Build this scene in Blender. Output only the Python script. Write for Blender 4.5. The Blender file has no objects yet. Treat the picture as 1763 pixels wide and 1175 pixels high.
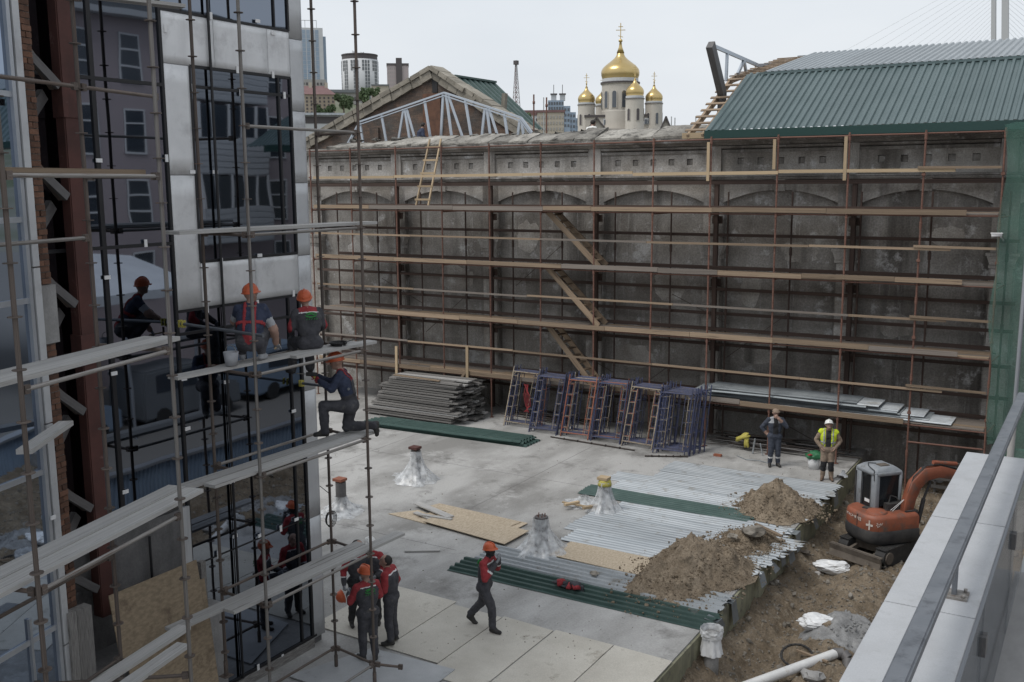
import bpy, bmesh, math, random
import numpy as np
from mathutils import Vector, Matrix, noise, Euler
random.seed(7); R = math.radians; RND = random.random
def U(a, b): return random.uniform(a, b)
scn = bpy.context.scene
COL = scn.collection

# ---------------------------------------------------------------- camera, sky, sun, exposure
CAMH = 8.6; FPX = 1714.0; PITCH = R(9.04); ROLL = R(-.42); YAW = R(31.1)
_f = Vector((0, math.cos(PITCH), -math.sin(PITCH))); _r = Vector((1, 0, 0)); _u = _r.cross(_f)
_r, _u = math.cos(ROLL)*_r + math.sin(ROLL)*_u, -math.sin(ROLL)*_r + math.cos(ROLL)*_u
_rz = Matrix.Rotation(YAW, 3, 'Z'); AR, AU, AF = _rz @ _r, _rz @ _u, _rz @ _f
cam = bpy.data.objects.new('camera', bpy.data.cameras.new('camera')); COL.objects.link(cam)
cam.data.sensor_width = 36; cam.data.lens = 36*FPX/1763; cam.data.clip_end = 6000; cam.data.clip_start = .05
cm = Matrix((AR, AU, -AF)).transposed().to_4x4(); cm.translation = (0, 0, CAMH); cam.matrix_world = cm
scn.camera = cam
SUN_EL, SUN_AZ = R(58), R(215)
w = bpy.data.worlds.new('World'); scn.world = w; w.use_nodes = True
nt = w.node_tree; bg = nt.nodes['Background']
sky = nt.nodes.new('ShaderNodeTexSky'); sky.sky_type = 'NISHITA'; sky.sun_disc = False
sky.sun_elevation = SUN_EL; sky.sun_rotation = SUN_AZ; sky.dust_density = 6; sky.air_density = 1.5
mx = nt.nodes.new('ShaderNodeMix'); mx.data_type = 'RGBA'; mx.inputs[0].default_value = .9
tcn = nt.nodes.new('ShaderNodeTexCoord'); mpn = nt.nodes.new('ShaderNodeMapping'); mpn.inputs['Scale'].default_value = (1, 1, 3.5)
nz = nt.nodes.new('ShaderNodeTexNoise'); nz.inputs['Scale'].default_value = 2.2; nz.inputs['Detail'].default_value = 5
rp = nt.nodes.new('ShaderNodeValToRGB'); rp.color_ramp.elements[0].position = .3; rp.color_ramp.elements[1].position = .75
rp.color_ramp.elements[0].color = (6.1, 6.5, 7.0, 1); rp.color_ramp.elements[1].color = (7.1, 7.4, 7.75, 1)
nt.links.new(tcn.outputs['Generated'], mpn.inputs[0]); nt.links.new(mpn.outputs[0], nz.inputs['Vector'])
nt.links.new(nz.outputs['Fac'], rp.inputs[0]); nt.links.new(sky.outputs[0], mx.inputs[6]); nt.links.new(rp.outputs[0], mx.inputs[7])
nt.links.new(mx.outputs[2], bg.inputs['Color']); bg.inputs['Strength'].default_value = .1
sl = bpy.data.lights.new('sun', 'SUN'); sl.energy = 1.35; sl.angle = R(22); sl.color = (1, .97, .92)
so = bpy.data.objects.new('sun', sl); COL.objects.link(so)
sd = Vector((math.sin(SUN_AZ)*math.cos(SUN_EL), math.cos(SUN_AZ)*math.cos(SUN_EL), math.sin(SUN_EL)))
so.rotation_euler = sd.to_track_quat('Z', 'Y').to_euler(); so.location = sd*60
vs = scn.view_settings; vs.view_transform = 'Standard'; vs.look = 'None'; vs.exposure = .34; vs.gamma = 1; vs.use_curve_mapping = False

# ---------------------------------------------------------------- photo pixels to directions
def ray(x, y): return (x-881.5)/FPX*AR - (y-587.5)/FPX*AU + AF
def atz(x, y, z=0.):
    d = ray(x, y); t = (z-CAMH)/d.z; return Vector((t*d.x, t*d.y, z))
def aty(x, y, Y):
    d = ray(x, y); t = Y/d.y; return Vector((t*d.x, Y, CAMH+t*d.z))
def atx(x, y, X):
    d = ray(x, y); t = X/d.x; return Vector((X, t*d.y, CAMH+t*d.z))
def far(x, y, D):
    d = ray(x, y); t = D/math.hypot(d.x, d.y); return Vector((t*d.x, t*d.y, CAMH+t*d.z))
V = Vector

# ---------------------------------------------------------------- materials
MATS = {}
def mat(name, c1, c2=None, rough=.8, metal=0., scale=4., stretch=(1, 1, 1), bump=0., bscale=30., rnd=0., streak=None, spots=None, det=6, spec=.5, contrast=(.35, .65), bstretch=None, fine=0., drip=None):
    """noise-mixed two-tone surface; streak=(colour, amount, scale), spots=(colour, lo, hi, scale)"""
    m = bpy.data.materials.new(name); m.use_nodes = True; t = m.node_tree; N = t.nodes; L = t.links
    b = N['Principled BSDF']; b.inputs['Roughness'].default_value = rough; b.inputs['Metallic'].default_value = metal
    b.inputs['Specular IOR Level'].default_value = spec
    tc = N.new('ShaderNodeTexCoord'); oi = N.new('ShaderNodeObjectInfo')
    ad = N.new('ShaderNodeVectorMath'); ad.operation = 'MULTIPLY_ADD'; ad.inputs[1].default_value = (1, 1, 1)
    off = N.new('ShaderNodeVectorMath'); off.operation = 'SCALE'; off.inputs[0].default_value = (37, 53, 71)
    L.new(oi.outputs['Random'], off.inputs['Scale']); L.new(tc.outputs['Object'], ad.inputs[0]); L.new(off.outputs[0], ad.inputs[2])
    def nz(sc, stv=(1, 1, 1), d=det, rg=.6):
        mp = N.new('ShaderNodeMapping'); mp.inputs['Scale'].default_value = stv; L.new(ad.outputs[0], mp.inputs[0])
        n = N.new('ShaderNodeTexNoise'); n.inputs['Scale'].default_value = sc; n.inputs['Detail'].default_value = d; n.inputs['Roughness'].default_value = rg
        L.new(mp.outputs[0], n.inputs['Vector']); return n.outputs['Fac']
    def rampf(fac, lo, hi):
        r = N.new('ShaderNodeMapRange'); r.inputs['From Min'].default_value = lo; r.inputs['From Max'].default_value = hi; L.new(fac, r.inputs[0]); return r.outputs[0]
    def mixc(fac, a, bb, typ='MIX'):
        x = N.new('ShaderNodeMix'); x.data_type = 'RGBA'; x.blend_type = typ
        for s, vv in ((0, fac), (6, a), (7, bb)):
            if isinstance(vv, (int, float)): x.inputs[s].default_value = vv
            elif isinstance(vv, tuple): x.inputs[s].default_value = (*vv[:3], 1)
            else: L.new(vv, x.inputs[s])
        return x.outputs[2]
    c = c1
    if c2: c = mixc(rampf(nz(scale, stretch), *contrast), c1, c2)
    if streak: c = mixc(rampf(nz(streak[2], (1, 1, .07), 4), .5, .72), c, mixc(streak[1], c, streak[0]) if not isinstance(c, tuple) else streak[0])
    if drip: c = mixc(rampf(nz(drip[1], (1, 1, .09), 6, .75), .57, .70), c, drip[0])
    if spots: c = mixc(rampf(nz(spots[3], (1, 1, 1), 8, .7), spots[1], spots[2]), c, spots[0])
    if fine:
        f = rampf(nz(bscale*1.7, (1, 1, 1), 3), .3, .7); mm = N.new('ShaderNodeMath'); mm.operation = 'MULTIPLY_ADD'
        L.new(f, mm.inputs[0]); mm.inputs[1].default_value = fine; mm.inputs[2].default_value = 1-fine/2
        cb = N.new('ShaderNodeCombineColor'); [L.new(mm.outputs[0], cb.inputs[i]) for i in range(3)]
        c = mixc(1., c, cb.outputs[0], 'MULTIPLY')
    if rnd:
        hs = N.new('ShaderNodeHueSaturation'); mr = N.new('ShaderNodeMapRange'); mr.inputs['To Min'].default_value = 1-rnd; mr.inputs['To Max'].default_value = 1+rnd*.8
        L.new(oi.outputs['Random'], mr.inputs[0]); L.new(mr.outputs[0], hs.inputs['Value'])
        if isinstance(c, tuple): hs.inputs['Color'].default_value = (*c, 1)
        else: L.new(c, hs.inputs['Color'])
        c = hs.outputs[0]
    if isinstance(c, tuple): b.inputs['Base Color'].default_value = (*c, 1)
    else: L.new(c, b.inputs['Base Color'])
    if bump:
        bp = N.new('ShaderNodeBump'); bp.inputs['Strength'].default_value = min(1, bump); bp.inputs['Distance'].default_value = .02*max(1, bump)
        L.new(nz(bscale, bstretch or (1, 1, 1), 5), bp.inputs['Height']); L.new(bp.outputs[0], b.inputs['Normal'])
    MATS[name] = m; return m
def M(n): return MATS[n]
mat('slab', (.225, .22, .21), (.40, .395, .385), .8, scale=.5, stretch=(1, .45, 1), bump=.25, bscale=14, spots=((.15, .145, .138), .54, .70, .7), fine=.24, spec=.4, drip=((.45, .445, .435), .5), contrast=(.38, .6))
mat('concrete', (.20, .195, .19), (.33, .325, .32), .88, scale=1.1, bump=.35, bscale=18, streak=((.13, .125, .12), .6, 2.5), fine=.2)
mat('darkconcrete', (.10, .098, .098), (.19, .185, .185), .9, scale=1.6, bump=.4, bscale=20, streak=((.07, .07, .07), .6, 2.5), fine=.2)
mat('plaster', (.16, .146, .131), (.315, .30, .28), .93, scale=.55, bump=.7, bscale=11, streak=((.06, .054, .049), .8, 1.2), spots=((.43, .425, .42), .57, .66, 1.2), fine=.5, contrast=(.36, .64), drip=((.38, .37, .36), 2.8))
mat('plaster2', (.26, .24, .215), (.45, .43, .405), .93, scale=.8, bump=.6, bscale=13, streak=((.085, .077, .069), .8, 1.3), spots=((.53, .525, .52), .58, .67, 1.6), fine=.5, contrast=(.36, .64))
mat('capstone', (.15, .14, .125), (.33, .315, .285), .97, scale=.9, stretch=(1, .5, 1), bump=1., bscale=7, spots=((.05, .047, .042), .52, .64, 1.7), fine=.5, rnd=.3)
mat('wood', (.20, .145, .10), (.32, .24, .165), .8, scale=2.2, stretch=(.6, 5, 5), bump=.15, bscale=10, rnd=.32, spots=((.10, .07, .05), .56, .70, 2.4))
mat('woodnew', (.36, .27, .17), (.46, .355, .23), .75, scale=2.2, stretch=(.6, 5, 5), rnd=.2)
mat('woodgrey', (.30, .295, .285), (.47, .46, .445), .85, scale=3, stretch=(.5, 7, 7), bump=.3, bscale=12, rnd=.2, spots=((.15, .14, .13), .58, .72, 2.5), bstretch=(.4, 6, 6))
mat('woodold', (.10, .095, .09), (.23, .22, .21), .9, scale=3, stretch=(.5, 6, 6), bump=.3, bscale=12, rnd=.4)
mat('wooddeck', (.14, .118, .10), (.24, .21, .185), .85, scale=3, stretch=(.5, 6, 6), rnd=.25)
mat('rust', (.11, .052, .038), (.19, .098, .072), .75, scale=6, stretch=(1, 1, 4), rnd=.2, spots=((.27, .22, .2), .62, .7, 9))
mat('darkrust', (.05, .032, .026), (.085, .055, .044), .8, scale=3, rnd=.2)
mat('galv', (.19, .178, .165), (.30, .285, .27), .55, .3, scale=5, stretch=(1, 1, 2), rnd=.25, spots=((.11, .068, .048), .52, .66, 4))
mat('galvbrown', (.075, .06, .052), (.15, .122, .105), .65, .15, scale=5, stretch=(1, 1, 2), rnd=.3, spots=((.15, .075, .04), .56, .68, 4))
mat('clad', (.62, .625, .63), (.72, .725, .73), .5, .22, scale=1.5, bump=.05, bscale=1.6, rnd=.08, spots=((.50, .50, .505), .52, .72, 2.5), streak=((.54, .54, .545), .5, 3), bstretch=(1, 1, .6))
mat('cladedge', (.46, .47, .485), (.56, .57, .58), .5, .25, scale=1.2, spots=((.36, .36, .37), .55, .75, 2))
mat('alu', (.36, .38, .41), (.44, .46, .49), .4, .6, scale=2, rnd=.08)
mat('black', (.012, .012, .014), None, .55)
mat('rubber', (.022, .022, .023), (.04, .038, .036), .8, scale=6)
mat('redoxide', (.060, .024, .020), (.095, .036, .029), .75, scale=1.8, spots=((.15, .085, .075), .62, .7, 3), bump=.1, bscale=20)
mat('brick', (.095, .05, .034), (.16, .08, .05), .9, scale=3, rnd=.4, bump=.5, bscale=25)
mat('mortar', (.11, .10, .09), (.17, .155, .14), .95, scale=6, bump=.4, bscale=30)
mat('osb', (.40, .325, .235), (.54, .455, .345), .8, scale=26, stretch=(1, .45, 1), rnd=.1, det=3, spots=((.30, .235, .16), .58, .68, 34))
mat('osbshaded', (.22, .17, .115), (.32, .25, .17), .85, scale=24, stretch=(1, .45, 1), rnd=.2, det=3, spots=((.15, .11, .075), .56, .68, 3))  # browner OSB copy, darkened mostly to paint in the shade by the plinth
mat('ply', (.42, .395, .345), (.52, .495, .44), .8, scale=1.1, rnd=.07, spots=((.24, .215, .175), .58, .72, 2.2), fine=.25)
mat('plygrey', (.34, .35, .36), (.42, .43, .44), .75, scale=1.5, rnd=.06, spots=((.22, .22, .21), .6, .75, 2.6), fine=.15)
mat('greensheet', (.028, .062, .055), (.045, .088, .078), .45, .1, scale=2, spots=((.13, .14, .135), .60, .74, 2), rnd=.15)
mat('greenroof', (.080, .118, .122), (.098, .138, .142), .42, .15, scale=.8, spots=((.058, .10, .10), .56, .74, .7), rnd=.10)
mat('greyroof', (.24, .27, .285), (.285, .315, .33), .38, .35, scale=.8, rnd=.09, spots=((.20, .225, .235), .56, .74, .9))
mat('fascia', (.012, .045, .04), None, .45)
mat('galvsheet', (.30, .325, .345), (.41, .435, .455), .45, .5, scale=1.4, stretch=(.4, 2, 1), rnd=.14, spots=((.22, .21, .19), .56, .70, 2.2))
mat('dullsheet', (.17, .19, .205), (.25, .275, .29), .5, .4, scale=1.4, rnd=.25)
mat('trusssteel', (.42, .46, .51), (.50, .54, .59), .4, .7, scale=2)
mat('darksteel', (.11, .105, .105), (.15, .145, .145), .6, .3, scale=4)
mat('dirt', (.115, .09, .064), (.20, .162, .12), 1., scale=1.6, bump=1., bscale=16, spots=((.27, .235, .185), .56, .70, 5), fine=.6, spec=.1)
mat('clay', (.155, .122, .088), (.25, .205, .155), 1., scale=2.4, bump=1., bscale=18, spots=((.10, .082, .062), .54, .68, 3.), fine=.6, spec=.1)
mat('stone', (.16, .14, .115), (.30, .275, .24), .95, scale=5, rnd=.3, bump=.5, bscale=30)
mat('gravel', (.18, .18, .18), (.28, .28, .28), .95, scale=6, bump=.8, bscale=40, fine=.4)
mat('yellowedge', (.185, .18, .12), (.29, .285, .20), .9, scale=1.4, streak=((.09, .085, .065), .7, 3), spots=((.10, .095, .08), .53, .66, 2.5), bump=.3)
mat('plastic', (.62, .63, .64), (.74, .75, .76), .35, scale=3)
mat('pvc', (.60, .60, .595), (.68, .68, .67), .4, scale=3, spots=((.4, .37, .33), .6, .75, 5))
mat('exorange', (.20, .064, .034), (.29, .092, .05), .55, scale=2.5, spots=((.12, .085, .07), .52, .66, 2.6), bump=.12, bscale=9)
mat('exblack', (.02, .02, .022), (.055, .052, .05), .75, scale=3)
mat('exgrey', (.20, .218, .238), (.265, .282, .302), .55, scale=3, spots=((.14, .135, .13), .56, .72, 4))
mat('exsteel', (.085, .07, .058), (.15, .128, .105), .8, scale=3, bump=.2)
mat('white', (.72, .72, .72), None, .6)
mat('paintwhite', (.62, .60, .57), (.5, .4, .34), .7, scale=14)
mat('coping', (.36, .372, .39), (.415, .427, .445), .6, scale=1.6, spots=((.30, .305, .315), .56, .78, 5), streak=((.33, .335, .345), .5, 4), fine=.14, bscale=60)
mat('railsteel', (.13, .142, .16), (.17, .182, .20), .5, .45, scale=5, spots=((.09, .097, .11), .52, .68, 9))
mat('orange', (.55, .115, .045), (.48, .10, .04), .45, scale=6, spec=.4)
mat('hatwhite', (.72, .72, .70), None, .4)
mat('skin', (.32, .20, .155), None, .6)
mat('hair', (.018, .014, .012), None, .7)
mat('navy', (.022, .03, .058), (.038, .048, .085), .92, scale=9, bump=.9, bscale=10, spots=((.08, .085, .10), .6, .74, 6))
mat('charcoal', (.040, .040, .047), (.065, .065, .073), .92, scale=9, bump=.9, bscale=10, spots=((.12, .115, .105), .58, .72, 6))
mat('blackcloth', (.016, .016, .018), (.028, .028, .031), .9, scale=12, bump=.5, bscale=14)
mat('redcloth', (.23, .024, .03), (.32, .04, .046), .9, scale=9, bump=.9, bscale=10, spots=((.20, .06, .055), .58, .72, 6))
mat('khaki', (.22, .165, .125), (.28, .215, .165), .9, scale=12, bump=.4, bscale=14)
mat('greycloth', (.30, .31, .33), (.36, .37, .39), .9, scale=12, bump=.4, bscale=14)
mat('blueworkwear', (.035, .042, .06), (.055, .063, .085), .9, scale=12, bump=.4, bscale=14)
mat('hivis', (.55, .66, .03), None, .7)
mat('reflective', (.6, .6, .6), None, .45)
mat('bootblack', (.018, .017, .017), (.04, .038, .036), .7, scale=12)
mat('bootbrown', (.10, .065, .045), (.15, .10, .07), .8, scale=12)
mat('glove', (.22, .23, .25), None, .9)
mat('eye', (.02, .015, .012), None, .3)
mat('logo', (.03, .24, .05), None, .8)
mat('greenbag', (.02, .12, .05), (.04, .17, .08), .4, scale=8, bump=.4, bscale=12)
mat('blueframe', (.028, .036, .085), (.045, .056, .12), .6, scale=8, rnd=.35, spots=((.085, .07, .065), .52, .62, 9))
mat('orangeframe', (.22, .07, .038), (.30, .10, .055), .6, scale=8, rnd=.3, spots=((.13, .08, .06), .52, .62, 9))
mat('yellowframe', (.25, .21, .155), (.33, .285, .215), .65, scale=8, rnd=.25, spots=((.16, .09, .06), .52, .62, 9))
mat('yellow', (.42, .37, .08), None, .7)
mat('cable', (.014, .014, .015), None, .6)
mat('rebar', (.03, .024, .021), (.06, .048, .042), .85, scale=6, rnd=.4)
mat('churchwall', (.45, .42, .375), (.51, .48, .435), .88, scale=.3, streak=((.36, .33, .29), .5, .6))
mat('churchdark', (.07, .06, .06), None, .6)
mat('gold', (.58, .44, .21), (.49, .36, .155), .30, .85, scale=.25, bump=.08, bscale=.6)
mat('winglass', (.05, .06, .075), None, .12, spec=.9)
mat('bluetower', (.24, .305, .385), (.28, .345, .425), .4, .15, scale=.1)  # tower blue greyed to paint in distance haze
mat('palefacade', (.48, .49, .50), (.54, .55, .56), .7, scale=.1)
mat('brownfacade', (.33, .275, .215), (.385, .325, .26), .9, scale=.12)
mat('beigefacade', (.42, .375, .31), (.48, .43, .36), .85, scale=.12)  # beige paled, skyline haze put into the colour
mat('greyfacade', (.30, .29, .28), (.37, .36, .35), .85, scale=.12)
mat('darkfacade', (.085, .075, .078), None, .7)
mat('pinkfacade', (.40, .345, .345), None, .75)
mat('redroof', (.16, .095, .095), (.20, .12, .118), .85, scale=.3)  # red dulled, skyline haze put into the colour
mat('slateroof', (.16, .17, .18), None, .7)
mat('gablebrick', (.07, .06, .053), (.155, .105, .078), .95, scale=.9, stretch=(1, 1, 2.0), bump=.8, bscale=14, spots=((.10, .092, .085), .5, .64, .8), fine=.65)
mat('gablestone', (.21, .19, .155), (.32, .295, .25), .95, scale=1.5, bump=.7, bscale=12, spots=((.09, .08, .07), .58, .7, 3), rnd=.2)
mat('leaf', (.085, .13, .06), (.13, .18, .09), .8, scale=.5, rnd=.2)  # leaf green lightened to stand in for haze over the far trees
mat('bark', (.08, .06, .045), None, .9)
mat('hill', (.09, .11, .055), (.20, .19, .16), .95, scale=.03)
mat('ground', (.16, .15, .14), (.24, .23, .215), .95, scale=.2, bump=.4, bscale=6)
mat('pinkwall', (.42, .355, .36), (.47, .40, .405), .9, scale=.6, spots=((.36, .30, .305), .55, .7, .4))
mat('fence', (.22, .28, .36), (.26, .33, .41), .5, .1, scale=1)
mat('tarp', (.58, .60, .62), (.66, .68, .70), .6, scale=1.2, bump=.4, bscale=3)
mat('pylon', (.42, .43, .44), None, .8)
mat('wrap', (.5, .52, .54), None, .35)
def wirebrick():
    m = M('gablebrick'); t = m.node_tree; b = t.nodes['Principled BSDF']; lk = b.inputs['Base Color'].links[0].from_socket
    tc = t.nodes.new('ShaderNodeTexCoord'); mp = t.nodes.new('ShaderNodeMapping'); mp.inputs['Rotation'].default_value = (R(90), 0, 0)
    br = t.nodes.new('ShaderNodeTexBrick'); br.inputs['Scale'].default_value = 1; br.inputs['Brick Width'].default_value = .27; br.inputs['Row Height'].default_value = .08
    br.inputs['Mortar Size'].default_value = .008; br.inputs['Color1'].default_value = (.8, .8, .8, 1); br.inputs['Color2'].default_value = (1.25, 1.15, 1.1, 1); br.inputs['Mortar'].default_value = (.75, .8, .85, 1)
    x = t.nodes.new('ShaderNodeMix'); x.data_type = 'RGBA'; x.blend_type = 'MULTIPLY'; x.inputs[0].default_value = .8
    t.links.new(tc.outputs['Object'], mp.inputs[0]); t.links.new(mp.outputs[0], br.inputs['Vector']); t.links.new(lk, x.inputs[6]); t.links.new(br.outputs['Color'], x.inputs[7]); t.links.new(x.outputs[2], b.inputs['Base Color'])
wirebrick()
def glassmat(name, col, rough=.02, wave=.01):
    m = bpy.data.materials.new(name); m.use_nodes = True; t = m.node_tree; N = t.nodes; b = N['Principled BSDF']
    b.inputs['Base Color'].default_value = (*col, 1); b.inputs['Metallic'].default_value = 1; b.inputs['Roughness'].default_value = rough
    tc = N.new('ShaderNodeTexCoord'); n = N.new('ShaderNodeTexNoise'); n.inputs['Scale'].default_value = .9; n.inputs['Detail'].default_value = 1
    bp = N.new('ShaderNodeBump'); bp.inputs['Strength'].default_value = wave; bp.inputs['Distance'].default_value = .5
    t.links.new(tc.outputs['Object'], n.inputs['Vector']); t.links.new(n.outputs['Fac'], bp.inputs['Height']); t.links.new(bp.outputs[0], b.inputs['Normal'])
    MATS[name] = m
glassmat('mirror', (.205, .23, .275), .02, .005); glassmat('mirrorblue', (.27, .32, .40), .02, .006)
def clearmat(name, col, alpha, rough=.2):
    m = bpy.data.materials.new(name); m.use_nodes = True; t = m.node_tree; N = t.nodes; b = N['Principled BSDF']
    b.inputs['Base Color'].default_value = (*col, 1); b.inputs['Roughness'].default_value = rough; b.inputs['Alpha'].default_value = alpha
    MATS[name] = m; return m
clearmat('film', (.70, .72, .74), .42, .25); clearmat('paneglass', (.10, .12, .14), .45, .03); clearmat('cabglass', (.02, .022, .025), .78, .06)
clearmat('net', (.075, .175, .14), .5, .85)
t = M('film').node_tree; n_ = t.nodes.new('ShaderNodeTexNoise'); n_.inputs['Scale'].default_value = 7; n_.inputs['Detail'].default_value = 4; tcx = t.nodes.new('ShaderNodeTexCoord'); mr = t.nodes.new('ShaderNodeMapRange'); mr.inputs['From Min'].default_value = .35; mr.inputs['From Max'].default_value = .65
mr.inputs['To Min'].default_value = .3; mr.inputs['To Max'].default_value = .72; t.links.new(tcx.outputs['Object'], n_.inputs['Vector']); t.links.new(n_.outputs['Fac'], mr.inputs[0]); t.links.new(mr.outputs[0], t.nodes['Principled BSDF'].inputs['Alpha'])
b = M('net').node_tree.nodes['Principled BSDF']; t = M('net').node_tree
n_ = t.nodes.new('ShaderNodeTexNoise'); n_.inputs['Scale'].default_value = 1.2; tcx = t.nodes.new('ShaderNodeTexCoord'); mr = t.nodes.new('ShaderNodeMapRange')
mr.inputs['To Min'].default_value = .28; mr.inputs['To Max'].default_value = .68; t.links.new(tcx.outputs['Object'], n_.inputs['Vector']); t.links.new(n_.outputs['Fac'], mr.inputs[0]); t.links.new(mr.outputs[0], b.inputs['Alpha'])

# ---------------------------------------------------------------- object helpers
def wm(o): return (wm(o.parent) @ o.matrix_parent_inverse @ o.matrix_basis) if o.parent else o.matrix_basis.copy()
def adopt(o, p):
    if p: o.parent = p; o.matrix_parent_inverse = wm(p).inverted()
    return o
def tag(o, label, cat, group=None):
    o['label'] = label; o['category'] = cat
    if group: o['group'] = group
    return o
def thing(name, label, cat, loc=(0, 0, 0), group=None, rz=0):
    o = bpy.data.objects.new(name, None); COL.objects.link(o); o.location = loc; o.rotation_euler = (0, 0, rz); o.empty_display_size = .2
    return tag(o, label, cat, group)
def struct(o): o['kind'] = 'structure'; return o
def stuff(o): o['kind'] = 'stuff'; return o
def mesh(name, vs, fs, mats, parent=None, smooth=False, mi=None):
    me = bpy.data.meshes.new(name); me.from_pydata([tuple(v) for v in vs], [], fs)
    for m in (mats if isinstance(mats, (list, tuple)) else [mats]): me.materials.append(M(m) if isinstance(m, str) else m)
    if mi is not None: me.polygons.foreach_set('material_index', mi)
    if smooth: me.polygons.foreach_set('use_smooth', [True]*len(me.polygons))
    me.update(); o = bpy.data.objects.new(name, me); COL.objects.link(o); return adopt(o, parent)
BOXF = [(0, 3, 2, 1), (4, 5, 6, 7), (0, 1, 5, 4), (1, 2, 6, 5), (2, 3, 7, 6), (3, 0, 4, 7)]
BOXV = [(-.5, -.5, -.5), (.5, -.5, -.5), (.5, .5, -.5), (-.5, .5, -.5), (-.5, -.5, .5), (.5, -.5, .5), (.5, .5, .5), (-.5, .5, .5)]
UM = {}
def unit(kind, m):
    k = (kind, m)
    if k in UM: return UM[k]
    me = bpy.data.meshes.new(kind)
    if kind == 'box': me.from_pydata(BOXV, [], BOXF)
    else:
        n = {'tube': 10, 'tubelo': 6}[kind]
        vs = [(x, .5*math.cos(2*math.pi*i/n), .5*math.sin(2*math.pi*i/n)) for x in (-.5, .5) for i in range(n)]
        fs = [(i, (i+1) % n, n+(i+1) % n, n+i) for i in range(n)] + [tuple(range(n))[::-1], tuple(range(n, 2*n))]
        me.from_pydata(vs, [], fs); me.polygons.foreach_set('use_smooth', [len(p.vertices) == 4 for p in me.polygons])
    me.materials.append(M(m)); me.update(); UM[k] = me; return me
def axis_mat(d, up=V((0, 0, 1))):
    d = d.normalized()
    if abs(d.dot(up)) > .999: up = V((1, 0, 0))
    y = up.cross(d).normalized(); z = d.cross(y); return Matrix((d, y, z)).transposed()
def uobj(name, kind, m, loc, rot3, scale, parent):
    o = bpy.data.objects.new(name, unit(kind, m)); COL.objects.link(o)
    mw = Matrix.LocRotScale(loc, rot3.to_quaternion(), V(scale)); o.matrix_basis = mw; return adopt(o, parent)
def tube(name, p, q, r, m, parent=None, lo=False):
    p, q = V(p), V(q); return uobj(name, 'tubelo' if lo else 'tube', m, (p+q)/2, axis_mat(q-p), ((q-p).length, 2*r, 2*r), parent)
def beam(name, p, q, wd, h, m, parent=None, up=V((0, 0, 1))):
    """board from p to q, wd across, h along up"""
    p, q = V(p), V(q); return uobj(name, 'box', m, (p+q)/2, axis_mat(q-p, V(up)), ((q-p).length, wd, h), parent)
def box(name, lo, hi, m, parent=None):
    lo, hi = V(lo), V(hi); o = bpy.data.objects.new(name, unit('box', m)); COL.objects.link(o); o.location = (lo+hi)/2; o.scale = hi-lo; return adopt(o, parent)
class MB:
    """collects shapes for one mesh"""
    def __init__(s): s.v = []; s.f = []; s.mi = []
    def add(s, vs, fs, k=0): o = len(s.v); s.v += [V(v) for v in vs]; s.f += [tuple(i+o for i in f) for f in fs]; s.mi += [k]*len(fs); return s
    def box(s, lo, hi, k=0):
        lo, hi = V(lo), V(hi); c = (lo+hi)/2; d = hi-lo; return s.add([(c.x+v[0]*d.x, c.y+v[1]*d.y, c.z+v[2]*d.z) for v in BOXV], BOXF, k)
    def beam(s, p, q, wd, h, k=0, up=V((0, 0, 1))):
        p, q = V(p), V(q); a = axis_mat(q-p, V(up)); L = (q-p).length; c = (p+q)/2
        return s.add([c+a @ V((v[0]*L, v[1]*wd, v[2]*h)) for v in BOXV], BOXF, k)
    def tube(s, p, q, r, n=8, r2=None, k=0):
        p, q = V(p), V(q); a = axis_mat(q-p); r2 = r if r2 is None else r2
        vs = [c+a @ V((0, rr*math.cos(2*math.pi*i/n), rr*math.sin(2*math.pi*i/n))) for c, rr in ((p, r), (q, r2)) for i in range(n)]
        return s.add(vs, [(i, (i+1) % n, n+(i+1) % n, n+i) for i in range(n)] + [tuple(range(n))[::-1], tuple(range(n, 2*n))], k)
    def path(s, pts, r, n=6, k=0):
        for a, b_ in zip(pts, pts[1:]): s.tube(a, b_, r, n, k=k)
        return s
    def lathe(s, prof, c=(0, 0, 0), n=24, k=0, a0=0):
        c = V(c); o = len(s.v)
        for r, z in prof: s.v += [c+V((r*math.cos(a0+2*math.pi*i/n), r*math.sin(a0+2*math.pi*i/n), z)) for i in range(n)]
        for j in range(len(prof)-1):
            for i in range(n): s.f.append((o+j*n+i, o+j*n+(i+1) % n, o+(j+1)*n+(i+1) % n, o+(j+1)*n+i)); s.mi.append(k)
        s.f += [tuple(o+i for i in range(n))[::-1], tuple(o+(len(prof)-1)*n+i for i in range(n))]; s.mi += [k, k]; return s
    def prism(s, poly, axis, a, b, k=0):
        """2D polygon extruded along axis 'x','y' or 'z' from a to b"""
        def P(u, v, t): return {'x': (t, u, v), 'y': (u, t, v), 'z': (u, v, t)}[axis]
        n = len(poly); vs = [P(u, v, a) for u, v in poly]+[P(u, v, b) for u, v in poly]
        return s.add(vs, [(i, (i+1) % n, n+(i+1) % n, n+i) for i in range(n)] + [tuple(range(n))[::-1], tuple(range(n, 2*n))], k)
    def xf(s, m4, start=0):
        for i in range(start, len(s.v)): s.v[i] = m4 @ s.v[i]
        return s
    def build(s, name, mats, parent=None, smooth=False, fix=True):
        o = mesh(name, s.v, s.f, mats, parent, smooth, s.mi)
        if fix:
            bm = bmesh.new(); bm.from_mesh(o.data); bmesh.ops.recalc_face_normals(bm, faces=bm.faces); bm.to_mesh(o.data); bm.free()
        return o
def smooth_by_angle(o, a=40):
    me = o.data; me.polygons.foreach_set('use_smooth', [True]*len(me.polygons))
    bm = bmesh.new(); bm.from_mesh(me)
    for e in bm.edges: e.smooth = not (len(e.link_faces) == 2 and e.calc_face_angle(0) > R(a))
    bm.to_mesh(me); bm.free(); return o
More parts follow.
